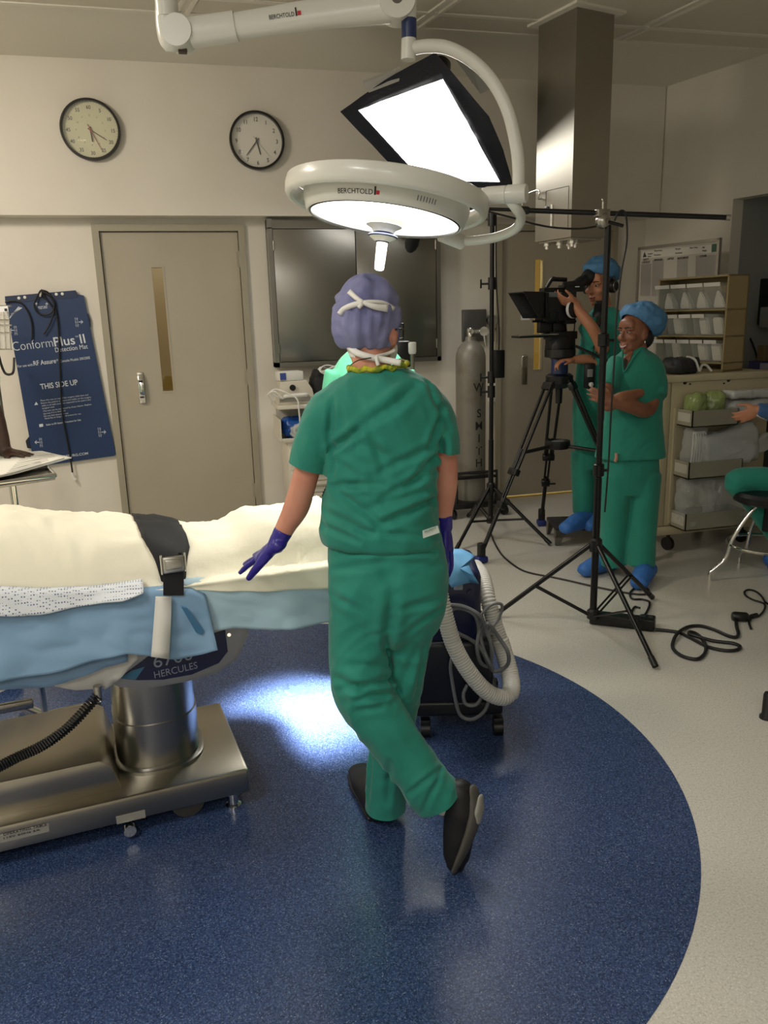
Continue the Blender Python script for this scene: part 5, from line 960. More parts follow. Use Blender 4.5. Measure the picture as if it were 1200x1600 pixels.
q = BM(); zt_ = etop + hh; a_ = thing('small_box', 'small white box with a blue label lying on the beige device', 'box', (mx0 + .12, EY + .13, zt_)); box(q, (mx0 + .1, EY + .13, zt_ + .035), (0.18, 0.14, 0.066), rotz(0.15), 0.005); obj('box_case', q, m_white, a_)
q = BM(); box(q, (mx0 + .045, EY + .048, zt_ + .035), (0.045, 0.003, 0.05), rotz(0.15)); obj('blue_label', q, M('label_blue', (60, 80, 150), .5), a_, False)
q = BM(); box(q, (mx0 + .32, EY + .2, etop + .12), (0.12, 0.14, 0.23), Matrix.Rotation(0.35, 3, 'Y'), 0.02); tag(obj('pressure_cuff', q, M('cuff_black', (20, 20, 22), .7), None, org=(mx0 + .32, EY + .2, etop)), 'black fabric cuff leaning beside the beige device', 'cuff')
bgc = (PY(505, 592, EY + .15).x, EY + .2, etop); bg = thing('equipment_bag', 'black bag with bundled white cables behind the nurse\'s shoulder', 'bag', bgc); q = BM(); box(q, Vector(bgc) + Vector((0.03, 0, .10)), (0.24, 0.2, 0.2), None, 0.04, 3); obj('bag_body', q, MATS['cuff_black'], bg)
q = BM()
for k in range(5):
    c = Vector(bgc) + Vector((0.03 + .01 * k, -0.02 * k, .2 + .012 * k)); r = .07 + .006 * k; tube(q, [c + Vector((r * math.cos(t), r * .7 * math.sin(t), .02 * math.sin(2 * t + k))) for t in (2 * math.pi * j / 24 for j in range(24))], 0.006, 8, closed=True)
obj('cable_bundle', q, m_white, bg)
pouch('glove_bag', 'bright blue bag in the open bin of the white trolley', (ex0 + .2, EY + .18, ebin0 + .085), (0.3, 0.25, 0.14), M('bag_blue', (28, 84, 170), .35), 0, 2.2, .02)
pouch('paper_bag', 'crumpled white bag in front of the blue bag in the trolley bin', (ex0 + .16, EY + .06, ebin0 + .06), (0.13, 0.07, 0.10), m_bagw, 0.3, 5.2, .02)
# post with a pale cap between the nurse and the far wall
IP = PD(643, 560, 3.75); IP.z = 0; iv = thing('equipment_post', 'grey metal post with a pale cap and black device right of the nurse\'s neck', 'post', IP); zc_ = PD(641, 536, 3.75).z
q = BM(); rod(q, IP + Vector((0, 0, .03)), IP + Vector((0, 0, zc_ - .03)), 0.014); obj('pole', q, m_steel, iv); q = BM(); lathe(q, [(0.02, zc_ - .05), (0.024, zc_ - .04), (0.024, zc_), (0.02, zc_ + .004)], Matrix.Translation(IP), 16); obj('cap', q, m_white, iv)
q = BM(); box(q, IP - RGT * 0.045 + Vector((0, 0, zc_ - .05)), (0.07, 0.05, 0.12), None, .008); obj('device', q, m_black, iv)
q = BM(); lathe(q, [(0.22, 0), (0.22, 0.02), (0.03, 0.04)], Matrix.Translation(IP), 24); obj('base', q, m_black, iv)
# ================================================================== operating table
BC = PZ(394, 1263); TU = Vector((math.cos(math.radians(7.6)), math.sin(math.radians(7.6)), 0)); TV = Vector((-TU.y, TU.x, 0))
def tb(u, v, z=0.0): return Vector((BC.x, BC.y, 0)) + TU * u + TV * v + Vector((0, 0, z))
def tp(px, py, v): return PP(px, py, tb(0, v), TV)             # seen point on a lengthwise plane of the table
def tu(p): return (p - tb(0, 0)).dot(TU)
TR = rotz(math.radians(7.6))
dcn = BC.dot(FWD); zl, zt_ = PD(401, 1238, dcn).z, PD(402, 1201, dcn).z
table = thing('operating_table', 'stainless steel operating table on a heavy column base, draped and strapped', 'operating table', tb(-0.9, 0.26))
m_st = M('table_steel', (196, 190, 176), 0.28, 1.0, bump=(8, 0.05, 0.002, (1, 30, 30)), var=((172, 166, 152), 2.5, 3, 0.3, 0.7)); m_st2 = M('column_satin', (160, 158, 152), 0.27, 1.0, bump=(14, 0.05, 0.002, (60, 60, 1)))
def tbox(q, u0, u1, v0, v1, z0, z1, bev=0.0):
    q2 = BM(); box(q2, tb((u0 + u1) / 2, (v0 + v1) / 2, (z0 + z1) / 2), (u1 - u0, v1 - v0, z1 - z0), TR, bev); me = bpy.data.meshes.new('t'); q2.to_mesh(me); q2.free(); q.from_mesh(me); bpy.data.meshes.remove(me); return q
q = BM(); tbox(q, -2.1, 0.0, 0.0, 0.52, zl, zt_, 0.012); obj('base_cover', q, m_st, table)
q = BM(); tbox(q, -2.05, -0.06, 0.05, 0.47, 0.06, zl + 0.01, 0.004); obj('base_chassis', q, m_black, table)
hu0, hu1 = tu(PZ(174, 1212, zt_ + 0.1)), tu(PZ(191, 1240, zt_)); hz = 0.115
q = BM(); prism(q, [(-2.1, 0), (hu1, 0), (hu0, hz * 0.8), (hu0 - 0.03, hz), (-2.1, hz)], frame(tb(0, 0.055, zt_ - 0.002), TU, (0, 0, 1)), -0.43, 0.006); obj('motor_housing', q, m_st, table)
q = BM(); hx_ = hu0 - 0.42; tbox(q, hx_ - 0.3, hx_, 0.048, 0.06, zt_ + 0.03, zt_ + 0.06, 0.003); obj('housing_plate', q, m_steel, table)
for px, py in ((203, 1296), ):
    q = BM(); p = tp(px, py, -0.004); rod(q, p + TV * 0.01, p - TV * 0.012, 0.019, 20); obj('base_bolt', q, m_chrome, table)
for a, b in (((182, 1283), (226, 1262)), ((0, 1312), (76, 1290))):
    p0, p1 = tp(*a, -0.002), tp(*b, -0.002); q = BM(); slab(q, [p0 - Vector((0, 0, .012)), p0 + TU * (p1 - p0).dot(TU) - Vector((0, 0, .012)), p0 + TU * (p1 - p0).dot(TU) + Vector((0, 0, .014)), p0 + Vector((0, 0, .014))], TV * 0.003); lb = obj('base_label', q, M('steel_label', (176, 172, 160), .4, .5), table, False)
p0 = tp(5, 1306, -0.0035); q = BM(); text_fit(q, 'OPERATING TABLE', p0, p0 + TU * 0.12, 0.008, -TV); text_fit(q, '115V 60Hz 5A', p0 - Vector((0, 0, .011)), p0 + TU * 0.10 - Vector((0, 0, .011)), 0.006, -TV); obj('label_print', q, m_ink, table, False)
for u, v in ((-0.055, 0.035), (-0.055, 0.48), (-2.0, 0.04), (-2.0, .48)):
    q = BM(); lathe(q, [(0.026, 0), (0.026, 0.012), (0.017, 0.018), (0.017, 0.05), (0.024, 0.055), (0.024, zl + 0.005)], Matrix.Translation(tb(u, v)), 20); obj('levelling_foot', q, m_chrome, table)
for u, v in ((-0.2, 0.06), (-0.2, .46), (-1.8, .06)):
    q = BM(); lathe(q, [(0.02, -0.02), (0.055, -0.018), (0.055, 0.018), (0.02, 0.02)], zframe(tb(u, v, 0.055), TV), 22); obj('caster', q, M('caster_grey', (70, 68, 64), .5), table)
cu, cv = tu(PZ(250, 1196, zt_)) , 0.265; cu = tu(PP(250, 1190, tb(0, cv), TV))
q = BM(); cz1 = 0.66
def stad(a, b, z, n=48): return [q.verts.new(tb(cu + a * math.copysign(abs(math.cos(t)) ** 0.8, math.cos(t)), cv + b * math.copysign(abs(math.sin(t)) ** .8, math.sin(t)), z)) for t in (2 * math.pi * k / n for k in range(n))]
def stacks(rs):
    for A, B in zip(rs, rs[1:]):
        for k in range(len(A)): q.faces.new((A[k], A[(k + 1) % len(A)], B[(k + 1) % len(A)], B[k]))
    q.faces.new(rs[0][::-1]); q.faces.new(rs[-1])
stacks([stad(0.152, 0.172, zt_), stad(0.152, 0.172, zt_ + 0.012), stad(0.142, 0.162, zt_ + 0.016)]); obj('column_flange', q, m_st2, table)
q = BM(); stacks([stad(0.138, 0.158, zt_ + 0.01), stad(0.138, 0.158, zt_ + 0.17)]); obj('column_lower', q, m_st2, table)
q = BM(); stacks([stad(0.134, 0.154, zt_ + 0.165), stad(0.134, 0.154, cz1)]); obj('column_upper', q, m_st2, table)
p = tb(-0.13, 0.36, zt_); q = BM(); box(q, p + Vector((0, 0, 0.012)), (0.035, 0.05, 0.024), TR, 0.006); obj('pedal_cap', q, m_white, table); q = BM(); rod(q, p - TU * .05 + TV * .02, p - TU * .05 + TV * .02 + Vector((0, 0, .02)), 0.012); obj('pedal_cap', q, m_chrome, table)
# saddle with the navy model plate
sv = 0.03; sad = [tp(*p, sv) for p in ((160, 1050), (168, 1066), (186, 1076), (225, 1079), (290, 1068), (340, 1054), (372, 1032), (390, 992), (384, 960), (160, 985))]
q = BM(); slab(q, sad, TV * 0.46); bmesh.ops.bevel(q, geom=[e for e in q.edges if abs((e.verts[0].co - e.verts[1].co).dot(TV)) < 0.1], offset=0.012, segments=2, affect='EDGES'); obj('saddle', q, M('saddle_grey', (150, 152, 156), 0.3, 0.6), table)
q = BM(); slab(q, [tp(*p, sv - 0.003) for p in ((186, 1060), (205, 1046), (240, 1020), (300, 1000), (352, 985), (356, 1018), (342, 1036), (300, 1054), (255, 1062), (215, 1063))], TV * 0.003); pl_ = obj('model_plate', q, M('plate_navy', (24, 32, 70), .3), table, False)
q = BM(); slab(q, [tp(*p, sv - 0.004) for p in ((186, 1060), (206, 1048), (226, 1042), (212, 1062))], TV * 0.001); obj('plate_accent', q, M('plate_teal', (60, 116, 150), .35), pl_, False)
q = BM(); text_fit(q, '6700', tp(241, 1044, sv - .004), tp(302, 1030, sv - .004), 0.042, -TV, 0.0); text_fit(q, 'HERCULES', tp(242, 1060, sv - .004), tp(309, 1044, sv - .004), 0.024, -TV, -0.005); obj('lettering', q, M('plate_letter', (150, 156, 172), .4), pl_, False)
q = BM(); slab(q, [tp(*p, sv - .005) for p in ((315, 1004), (330, 1000), (330, 992), (315, 996))], TV * 0.002); obj('serial_label', q, M('steel_label', (176, 172, 160)), pl_, False)
q = BM(); rod(q, tp(358, 992, sv - .006), tp(358, 992, sv + .02), 0.006); obj('saddle_screw', q, m_chrome, table)
zm = 0.80; ue = 0.40
q = BM(); tbox(q, -2.3, ue, -0.005, 0.54, 0.70, 0.735, 0.006); obj('table_top', q, m_st, table)
q = BM(); tbox(q, -2.3, ue, 0.0, 0.535, 0.735, zm, 0.02); obj('mattress', q, m_black, table)
q = BM(); tbox(q, -2.2, -1.08 + 0.01, -0.03, -0.02, 0.55, 0.58)
q.free()
r0 = tb(-1.5, 0.1, 0.0); e_ = tp(52, 1098, 0.12); q = BM(); box(q, e_ - TU * 0.35, (0.7, 0.02, 0.028), TR, 0.003); rod(q, e_ - TU * .5, Vector((e_.x, e_.y, .72)) - TU * .5, 0.014); obj('side_rail', q, m_steel, table)
# hand-control cord
ca_, cb_ = tp(154, 1086, -0.04), tp(-30, 1212, -0.10); q = BM(); pts = []; L_ = (cb_ - ca_); mid_ = (ca_ + cb_) / 2 - Vector((0, 0, 0.035)); base = crom([ca_, ca_.lerp(mid_, .5) - Vector((0, 0, .012)), mid_, mid_.lerp(cb_, .5) - Vector((0, 0, -.0)), cb_], 60)
for k, p in enumerate(base):
    t = (base[min(k + 1, len(base) - 1)] - base[max(k - 1, 0)]).normalized(); u = t.cross(Vector((0, 0, 1))).normalized(); w = t.cross(u); a = k * 1.25; pts.append(p + (u * math.cos(a) + w * math.sin(a)) * 0.0135)
tube(q, pts, 0.0036, 6); cord = obj('control_cord', q, m_cable, None, org=ca_); tag(cord, 'black coiled control cord sagging under the left drape of the table', 'cord')
q = BM(); rod(q, ca_ + Vector((0, 0, 0.03)), ca_ - Vector((0, 0, 0.015)), 0.013, 14); tag(obj('cord_clip', q, m_steel, None, org=ca_), 'metal sleeve where the coiled cord leaves the drape', 'clip')
# ------------------------------------------------------------------ drapes, blanket, straps
m_bl = M('blanket_cream', (244, 238, 214), 0.85, bump=(60, 0.25, 0.004)); m_drape = M('drape_blue', (126, 160, 190), 0.7, bump=(120, 0.12, 0.001)); m_drape2 = M('drape_pale_blue', (176, 204, 218), 0.7, bump=(120, 0.12, 0.001))
def interp(tr, x):
    for (a, b), (c, d) in zip(tr, tr[1:]):
        if x <= c: return b + (d - b) * max(0.0, (x - a)) / (c - a)
    return tr[-1][1]
def smooth_interp(tr, x, w=14): return sum(interp(tr, x + w * k) for k in (-1, -.5, 0, .5, 1)) / 5
top_tr = [(-300, 800), (0, 800), (60, 801), (150, 807), (240, 814), (300, 821), (345, 823), (375, 821), (400, 808), (412, 793), (440, 792), (480, 790), (520, 780), (560, 775), (640, 790)]
hem_tr = [(-300, 938), (0, 935), (60, 938), (100, 936), (140, 935), (190, 929), (230, 922), (255, 920), (290, 922), (330, 923), (400, 925), (460, 922), (512, 920), (640, 915)]
wid_tr = [(-300, .272), (0, .272), (120, .27), (240, .258), (300, .225), (380, .19), (440, .19), (520, .22), (640, .22)]
q = BM(); xs = [-220 + 8 * k for k in range(97)]; nj = 54
hemv = -0.022
def blanket(i, j):
    x = xs[i]; E = tp(x, smooth_interp(hem_tr, x), hemv); u = tu(E); ridge = tp(x, smooth_interp(top_tr, x), 0.24); zt = ridge.z; w = smooth_interp(wid_tr, x)
    t = j / (nj - 1)
    if t < 0.18:
        s = t / 0.18; z = E.z + (zm + 0.012 - E.z) * s; v = hemv + 0.004 * math.sin(s * 3.0)
        v += 0.004 * math.sin(u * 31 + 2.0 * math.sin(u * 9)) * (1 - s)
    else:
        s = (t - 0.18) / 0.82; v = hemv + (0.60 - hemv) * s; d = abs(v - 0.262) / w
        bulge = max(0.0, 1 - d ** 2.6) ** 0.55 if d < 1 else 0.0
        z = zm + 0.014 + (zt - zm - 0.014) * bulge + 0.012 * math.exp(-((v + 0.0) / 0.05) ** 2) * 0
        uu = u + 0.3 * noise.noise(Vector((u * 4, v * 4, 2)))
        z += 0.010 * (noise.noise(Vector((u * 9, v * 7, 1))) ) * min(1, s * 6) + 0.006 * noise.noise(Vector((uu * 30, v * 9, 5))) + 0.009 * (.4 - abs(noise.noise(Vector((u * 12 + v * 9, v * 14, 8)))) * 1.7) * min(1, s * 4)
        z = max(z, zm + 0.006)
    p = tb(u, v, z); 
    return p
surf(q, blanket, len(xs), nj); bl = obj('blanket', q, m_bl, None, True, 180, org=tb(-0.6, .26, .9)); thicken(bl, 0.005, 1.0); tag(bl, 'cream cotton blanket covering the patient on the operating table', 'blanket')
bhem = lambda x: smooth_interp(hem_tr, x)
# pale blue underlay (right part of the near side)
def hang(name, label, x0, x1, top_f, bot_tr, v0, v1, mat_, wav, n=70, m=14, cat='drape', flare=None, over=0.1):
    q = BM(); X = [x0 + (x1 - x0) * k / (n - 1) for k in range(n)]
    def f(i, j):
        x = X[i]; A = tp(x, top_f(x), v0); B = tp(x + (flare(x) if flare else 0), interp(bot_tr, x), v1)
        if j == 0: return tb(tu(A), v0 + over, A.z + 0.012)
        if j == 1: return tb(tu(A), v0 + 0.015, A.z + 0.01)
        s = (j - 2) / (m - 3); u = tu(A) + (tu(B) - tu(A)) * s; v = v0 + (v1 - v0) * s; z = A.z + (B.z - A.z) * s
        v += wav * s * (math.sin(u * 22 + 1.3 * math.sin(u * 7)) * .6 + noise.noise(Vector((u * 10, z * 6, 3)))) + 0.010 * (0.4 - abs(noise.noise(Vector((u * 9 + z * 14, z * 9 - u * 5, 6))) * 1.6)) * min(1, s * 3); z += 0.006 * math.sin(u * 17 + 2) * s
        return tb(u, v, z)
    surf(q, f, n, m); o = obj(name, q, mat_, None, True, 180, org=tb(-0.5, 0, .75)); thicken(o, 0.0025, 0); return tag(o, label, cat)
hang('drape', 'pale blue paper sheet hanging from the table under the gloved hand', 285, 548, lambda x: bhem(x) - 6, [(285, 984), (330, 986), (360, 984), (400, 985), (440, 981), (480, 977), (560, 972)], -0.014, -0.02, m_drape2, 0.011, 80, 18, over=0.08)
lt = [(-220, 962), (0, 955), (60, 952), (140, 945), (200, 932), (240, 928), (300, 926), (330, 940)]
lb_ = [(-220, 1085), (0, 1064), (50, 1055), (100, 1048), (150, 1036), (200, 1022), (235, 1024), (270, 1030), (300, 1024), (333, 1013)]
hang('drape', 'mid blue paper drape hanging at the left of the table, under the white strap', -220, 322, lambda x: interp(lt, x), lb_, -0.035, -0.085, m_drape, 0.014, 110, 26, over=0.06, flare=lambda x: max(0, x - 240) * .22)
hang('drape', 'lower layer of blue drape showing below the white-edged one at the left', -220, 200, lambda x: interp(lt, x) + 30, [(-220, 1098), (0, 1077), (60, 1073), (100, 1066), (150, 1052), (200, 1035)], -0.02, -0.055, M('drape_deep_blue', (116, 148, 180), .7), 0.008, 60, 12, over=0.03)
hang('drape', 'white plastic edge of a drape below the blue one, beside the table column', 85, 215, lambda x: 1020 - (x - 85) * .1, [(85, 1070), (120, 1078), (165, 1080), (180, 1070), (215, 1030)], -0.012, -0.02, M('drape_white', (205, 204, 200), .45), 0.01, 40, 8, over=0.01)
# printed gown edge between blanket and drape
def gown_mat():
    m = M('gown_print', (214, 218, 222), 0.8); nt = m.node_tree; b = nt.nodes['Principled BSDF']; tc = nt.nodes.new('ShaderNodeTexCoord'); v = nt.nodes.new('ShaderNodeTexVoronoi'); v.feature = 'F1'; v.inputs['Scale'].default_value = 130; v.inputs['Randomness'].default_value = 0.15
    nt.links.new(tc.outputs['Object'], v.inputs['Vector']); r = nt.nodes.new('ShaderNodeValToRGB'); r.color_ramp.elements[0].position = 0.27; r.color_ramp.elements[1].position = 0.31; r.color_ramp.elements[0].color = lin((84, 100, 134)); r.color_ramp.elements[1].color = lin((218, 222, 226)); nt.links.new(v.outputs['Distance'], r.inputs[0]); nt.links.new(r.outputs[0], b.inputs['Base Color']); return m
hang('gown_edge', 'edge of a white gown with a small blue print sticking out under the blanket', -220, 224, lambda x: bhem(x) - 8, [(-220, 968), (0, 961), (40, 960), (90, 955), (140, 949), (190, 940), (224, 926)], -0.036, -0.062, gown_mat(), 0.008, 70, 10, 'gown', over=0.03)
# black strap over the patient, with buckle
m_strap = M('strap_black', (18, 18, 20), 0.75, bump=(200, 0.2, 0.0008)); q = BM(); bvh = None
from mathutils.bvhtree import BVHTree
dg = bpy.context.evaluated_depsgraph_get(); bvh_bl = BVHTree.FromObject(bl, dg)
def on_blanket(px, py, lift=0.006):
    d = ray(px, py).normalized(); h = bvh_bl.ray_cast(CAM - bl.location, d)
    return (h[0] + bl.location + h[1] * (lift if h[1].dot(d) < 0 else -lift)) if h[0] else None
strap = thing('safety_strap', 'wide black safety strap with a steel buckle across the covered patient', 'strap', tp(270, 890, -0.03))
u0_ = tu(tp(262, 860, 0.0)); q = BM(); prof = []
def sect(u, v):
    h = bvh_bl.ray_cast(tb(u, v, 2.0) - bl.location, Vector((0, 0, -1))); return h[0].z + bl.location.z if h[0] else zm + .01
vs = [0.012 + (0.56 - 0.012) * k / 30 for k in range(31)]
V = []
for k, v in enumerate(vs):
    row = []
    hw = 0.070 if v > 0.10 else 0.070 - 0.036 * (0.10 - v) / 0.088
    for s in (-1, -.75, -.4, 0, .4, .75, 1):
        u = u0_ + 0.008 + s * hw - 0.03 * max(0, v - .1); row.append(q.verts.new(tb(u, v, sect(u, v) + 0.010 - 0.003 * abs(s) ** 3)))
    V.append(row)
for a in range(len(V) - 1):
    for b in range(6): q.faces.new((V[a][b], V[a + 1][b], V[a + 1][b + 1], V[a][b + 1]))
o_ = obj('strap_pad', q, m_strap, strap, True, 60); thicken(o_, 0.009, 1)
def sp(px, py, off): return tp(px, py, off)
q = BM(); a_, b_, c_, d_ = sp(255, 930, -0.04), sp(287, 930, -.04), sp(287, 880, -.034), sp(255, 880, -.034)
slab(q, [a_, b_, c_, d_], -TV * 0.003); obj('webbing', q, m_strap, strap, False)
bc = sp(271, 882, -0.045); q = BM(); box(q, bc, (0.062, 0.014, 0.05), TR, 0.005); bk = obj('buckle', q, M('buckle_steel', (190, 188, 182), .28, 1.0), strap)
q = BM(); box(q, bc - TV * 0.008 + Vector((0, 0, .002)), (0.048, 0.006, 0.03), TR, 0.003); obj('buckle_lid', q, M('buckle_steel', (190, 188, 182)), bk)
for s in (-1, 1): q = BM(); rod(q, bc + TU * .034 * s - Vector((0, 0, .026)), bc + TU * .034 * s + Vector((0, 0, .032)), 0.003, 8); obj('buckle_post', q, m_chrome, bk)
q = BM(); p = tp(280, 837, 0.05); rod(q, tb(tu(p), .06, sect(tu(p), .06) + .018), tb(tu(p), .06, sect(tu(p), .06) + .024), 0.006); obj('strap_rivet', q, m_black, strap)
q = BM(); pts_l = [(243, 932, -.05), (240, 975, -.085), (236, 1026, -.105)]; pts_r = [(268, 932, -.05), (267, 975, -.085), (264, 1030, -.105)]
Lp, Rp = crom([sp(*p) for p in pts_l], 5), crom([sp(*p) for p in pts_r], 5)
va = [q.verts.new(p) for p in Lp]; vb = [q.verts.new(p) for p in Rp]
for k in range(len(va) - 1): q.faces.new((va[k], vb[k], vb[k + 1], va[k + 1]))
ws = obj('white_strap', q, M('strap_white', (216, 214, 206), .7), None, True, org=sp(255, 980, -.08)); thicken(ws, 0.003, 0); tag(ws, 'flat white cotton strap hanging over the blue drape below the buckle', 'strap')
q = BM(); slab(q, [tp(*p, -.07) for p in ((283, 948), (292, 950), (318, 985), (316, 992), (306, 988))], TV * 0.012); tag(obj('drape_tab', q, M('tab_blue', (62, 112, 150), .5), None, False, org=tp(300, 965, -.07)), 'small darker blue tab on the right corner of the left drape', 'tab')
# ================================================================== smoke unit with hoses
MD = 2.74; m_nv = M('machine_navy', (20, 27, 62), 0.35); mu = thing('air_machine', 'dark navy wheeled unit with a corrugated hose, right of the nurse', 'medical unit', PZ(725, 1130))
def mpz(px, py, off=0.0): return PD(px, py, MD + off)
RF = frame((0, 0, 0), RGT, FWD).to_3x3()
def mbox(nm, x0, x1, y0, y1, d0, d1, m, bev=0.02):
    a, b = mpz(x0, y1, d0), mpz(x1, y0, d0); c = (a + b) / 2 + FWD * (d1 - d0) / 2; q = BM(); box(q, c, (abs((b - a).dot(RGT)), d1 - d0, abs(b.z - a.z)), RF, bev, 3); return obj(nm, q, m, mu)
mbox('upper_case', 655, 753, 893, 1015, 0.02, 0.34, m_nv, 0.03)
mbox('lower_case', 648, 772, 1002, 1106, 0.0, 0.36, M('machine_dark', (12, 15, 30), .4), 0.02)
mbox('base_plate', 645, 786, 1096, 1121, -0.01, 0.38, m_black, 0.01)
for x, o_ in ((778, 0.02), (664, 0.02), (770, .34), (660, .34)):
    c = mpz(x, 1118, o_); c.z = 0.032; q = BM(); lathe(q, [(0.012, -0.02), (0.032, -0.018), (0.032, 0.018), (0.012, 0.02)], zframe(c, RGT), 18); box(q, c + Vector((0, 0, .03)), (.04, .04, .03), RF, .006); obj('caster', q, m_black, mu)
q = BM(); box(q, mpz(716, 917, .015), (0.034, 0.006, 0.024), RF, 0.003); obj('case_badge', q, M('badge_pale', (150, 158, 170), .4), mu)
q = BM(); p = mpz(735, 925, .02); rod(q, p, p - FWD * .012, .012); obj('knob', q, m_nv, mu)
# corrugated hose
m_hose = M('hose_white', (206, 204, 196), 0.4); hp = crom([mpz(688, 930, -.06), mpz(696, 965, -.08), mpz(710, 1010, -.09), mpz(733, 1050, -.09), mpz(760, 1080, -.08), mpz(785, 1090, -.06), mpz(798, 1080, -.03), mpz(797, 1055, 0.02), mpz(786, 1015, .06), mpz(773, 975, .08), mpz(762, 935, .10), mpz(754, 902, .2), mpz(742, 885, .3)], 30)
hs_ = [0]
for a, b in zip(hp, hp[1:]): hs_.append(hs_[-1] + (b - a).length)
N_ = int(hs_[-1] / 0.0026); hp2 = []
for k in range(N_):
    s = hs_[-1] * k / (N_ - 1); i = min(max(0, np.searchsorted(hs_, s) - 1), len(hp) - 2); t = (s - hs_[i]) / max(1e-9, hs_[i + 1] - hs_[i]); hp2.append(hp[i].lerp(hp[i + 1], t))
q = BM(); tube(q, hp2, 0.03, 20, rfun=lambda i: 0.0258 + 0.0055 * abs(math.cos(math.pi * i / 4.0)) ** 0.7 if not (0.47 < i / N_ < 0.66) else 0.0335 - 0.0006 * math.cos(2 * math.pi * i / 4)); tag(obj('corrugated_hose', q, m_hose, None, True, 180, org=hp2[0]), 'white corrugated hose hanging in a loop down the navy unit', 'hose')
m_gc = M('grey_cord', (104, 106, 108), 0.5)
q = BM(); random.seed(11)
c0 = [(700, 945), (725, 948), (748, 962), (760, 985), (768, 1012), (765, 1040), (752, 1035), (745, 1010), (748, 985), (740, 960), (718, 950), (704, 958), (712, 985), (735, 1000), (752, 1015), (772, 1048), (790, 1040), (792, 1020), (778, 995), (762, 975), (752, 985), (756, 1010), (764, 1035), (772, 1045)]
tube(q, crom([mpz(x + random.uniform(-2, 2), y, -.03 - .05 * ((k * 7) % 5) / 5) for k, (x, y) in enumerate(c0)], 6), 0.0075, 8)
tube(q, crom([mpz(708, 1020, -.03), mpz(704, 1040, -.04), mpz(706, 1060, -.04), mpz(712, 1095, -.05), mpz(720, 1118, -.05), mpz(738, 1124, -.06), mpz(756, 1112, -.06), mpz(764, 1095, -.06)], 6), 0.007, 8)
tube(q, crom([mpz(730, 1070, -.02), mpz(724, 1085, -.03), mpz(728, 1100, -.04), mpz(742, 1102, -.05), mpz(752, 1090, -.05), mpz(756, 1070, -.05)], 6), 0.007, 8)
tube(q, crom([mpz(752, 960, -.04), mpz(768, 945, -.04), mpz(784, 945, -.03), mpz(780, 965, -.03), mpz(766, 985, -.04), mpz(764, 1000, -.04)], 6), 0.006, 8)
tag(obj('grey_cord', q, m_gc, None, org=mpz(750, 985, -.05)), 'coiled grey power cord bundled on the front of the navy unit', 'cord')
q = BM(); dp = [(693, 868), (705, 858), (722, 858), (742, 868), (736, 876), (733, 885), (741, 900), (748, 912), (736, 910), (722, 913), (706, 918), (697, 905)]
ctr = mpz(718, 888, -.03); vv = [q.verts.new(mpz(x, y, -.035 + .012 * (k % 3) - (y < 880) * -.06)) for k, (x, y) in enumerate(dp)]; cvx = q.verts.new(ctr)
for k in range(len(vv)): q.faces.new((vv[k], vv[(k + 1) % len(vv)], cvx))
bmesh.ops.subdivide_edges(q, edges=q.edges[:], cuts=2, use_grid_fill=True); dr_ = obj('drape', q, M('drape_sky', (96, 156, 200), .6), None, True, 60, org=ctr); thicken(dr_, .003, 0); tag(dr_, 'crumpled sky-blue paper drape over the top of the navy unit', 'drape')
# ================================================================== instrument stand with papers, wire basket (left edge)
mz = 1.03; md_ = PZ(30, 735, mz); mayo = thing('instrument_stand', 'steel tray stand at the left edge with papers on it', 'tray stand', Vector((md_.x, md_.y, 0)))
c = [PZ(-70, 768, mz), PZ(86, 745, mz), PZ(70, 728, mz), PZ(-70, 745, mz)]
q = BM(); slab(q, c, (0, 0, -0.012)); obj('tray', q, m_steel, mayo, False)
q = BM(); tube(q, [p + Vector((0, 0, 0.006)) for p in c], 0.010, 8, closed=True); obj('tray_rim', q, m_chrome, mayo)
p = PZ(18, 748, mz); q = BM(); rod(q, (p.x, p.y, 0.03), (p.x, p.y, mz - 0.01), 0.0125); obj('pole', q, m_chrome, mayo)
q = BM()
for a in (0.4, 2.2, 3.9): rod(q, (p.x, p.y, .05), (p.x + .22 * math.cos(a), p.y + .22 * math.sin(a), .03), .014)
obj('base', q, m_steel, mayo)
m_paper = M('paper_white', (228, 224, 212), .7); random.seed(5); gg = 'papers on the tray stand'
for k, (dx, lab) in enumerate(((0, 'bottom sheet of the paper stack on the tray stand'), (2, 'middle sheet of the paper stack on the tray stand'), (-3, 'top printed sheet of the paper stack under the dark hand'))):
    zz = mz + 0.012 + 0.006 * k; q = BM(); slab(q, [PZ(-80 + dx, 762, zz), PZ(20 + dx, 742 - k, zz), PZ(112 + dx - 4 * k, 716, zz), PZ(64 + dx, 706, zz), PZ(-80, 716, zz)], (0, 0, 0.004)); o = obj('paper', q, m_paper, None, False, org=PZ(20, 728, zz)); tag(o, lab, 'paper', gg)
    if k == 2:
        q = BM()
        for j in range(9):
            a, b = PZ(8 + 3 * j, 742 - 3.2 * j, zz + .0045), PZ(66 + 3.4 * j - 5 * (j % 3), 725 - 2.0 * j, zz + .0045); n_ = (b - a).cross(Vector((0, 0, 1))).normalized() * 0.0016; slab(q, [a - n_, b - n_, b + n_, a + n_], (0, 0, .0004))
        obj('printed_lines', q, M('print_grey', (120, 120, 118), .6), o, False)
WD_ = 5.2; wbk = thing('wire_basket', 'wire basket with a clear card holder on a pole at the left edge', 'basket', PD(0, 520, WD_)); q = BM()
def wq(x, y, off=0.0): return PD(x, y, WD_ + off)
for y in (478, 500, 508, 520, 546): rod(q, wq(-45, y + 1), wq(15 + (y > 500) * 3, y), 0.005, 6)
for x in (-40, -20, -4, 5, 13): rod(q, wq(x, 478), wq(x + 4, 547), 0.004, 6)
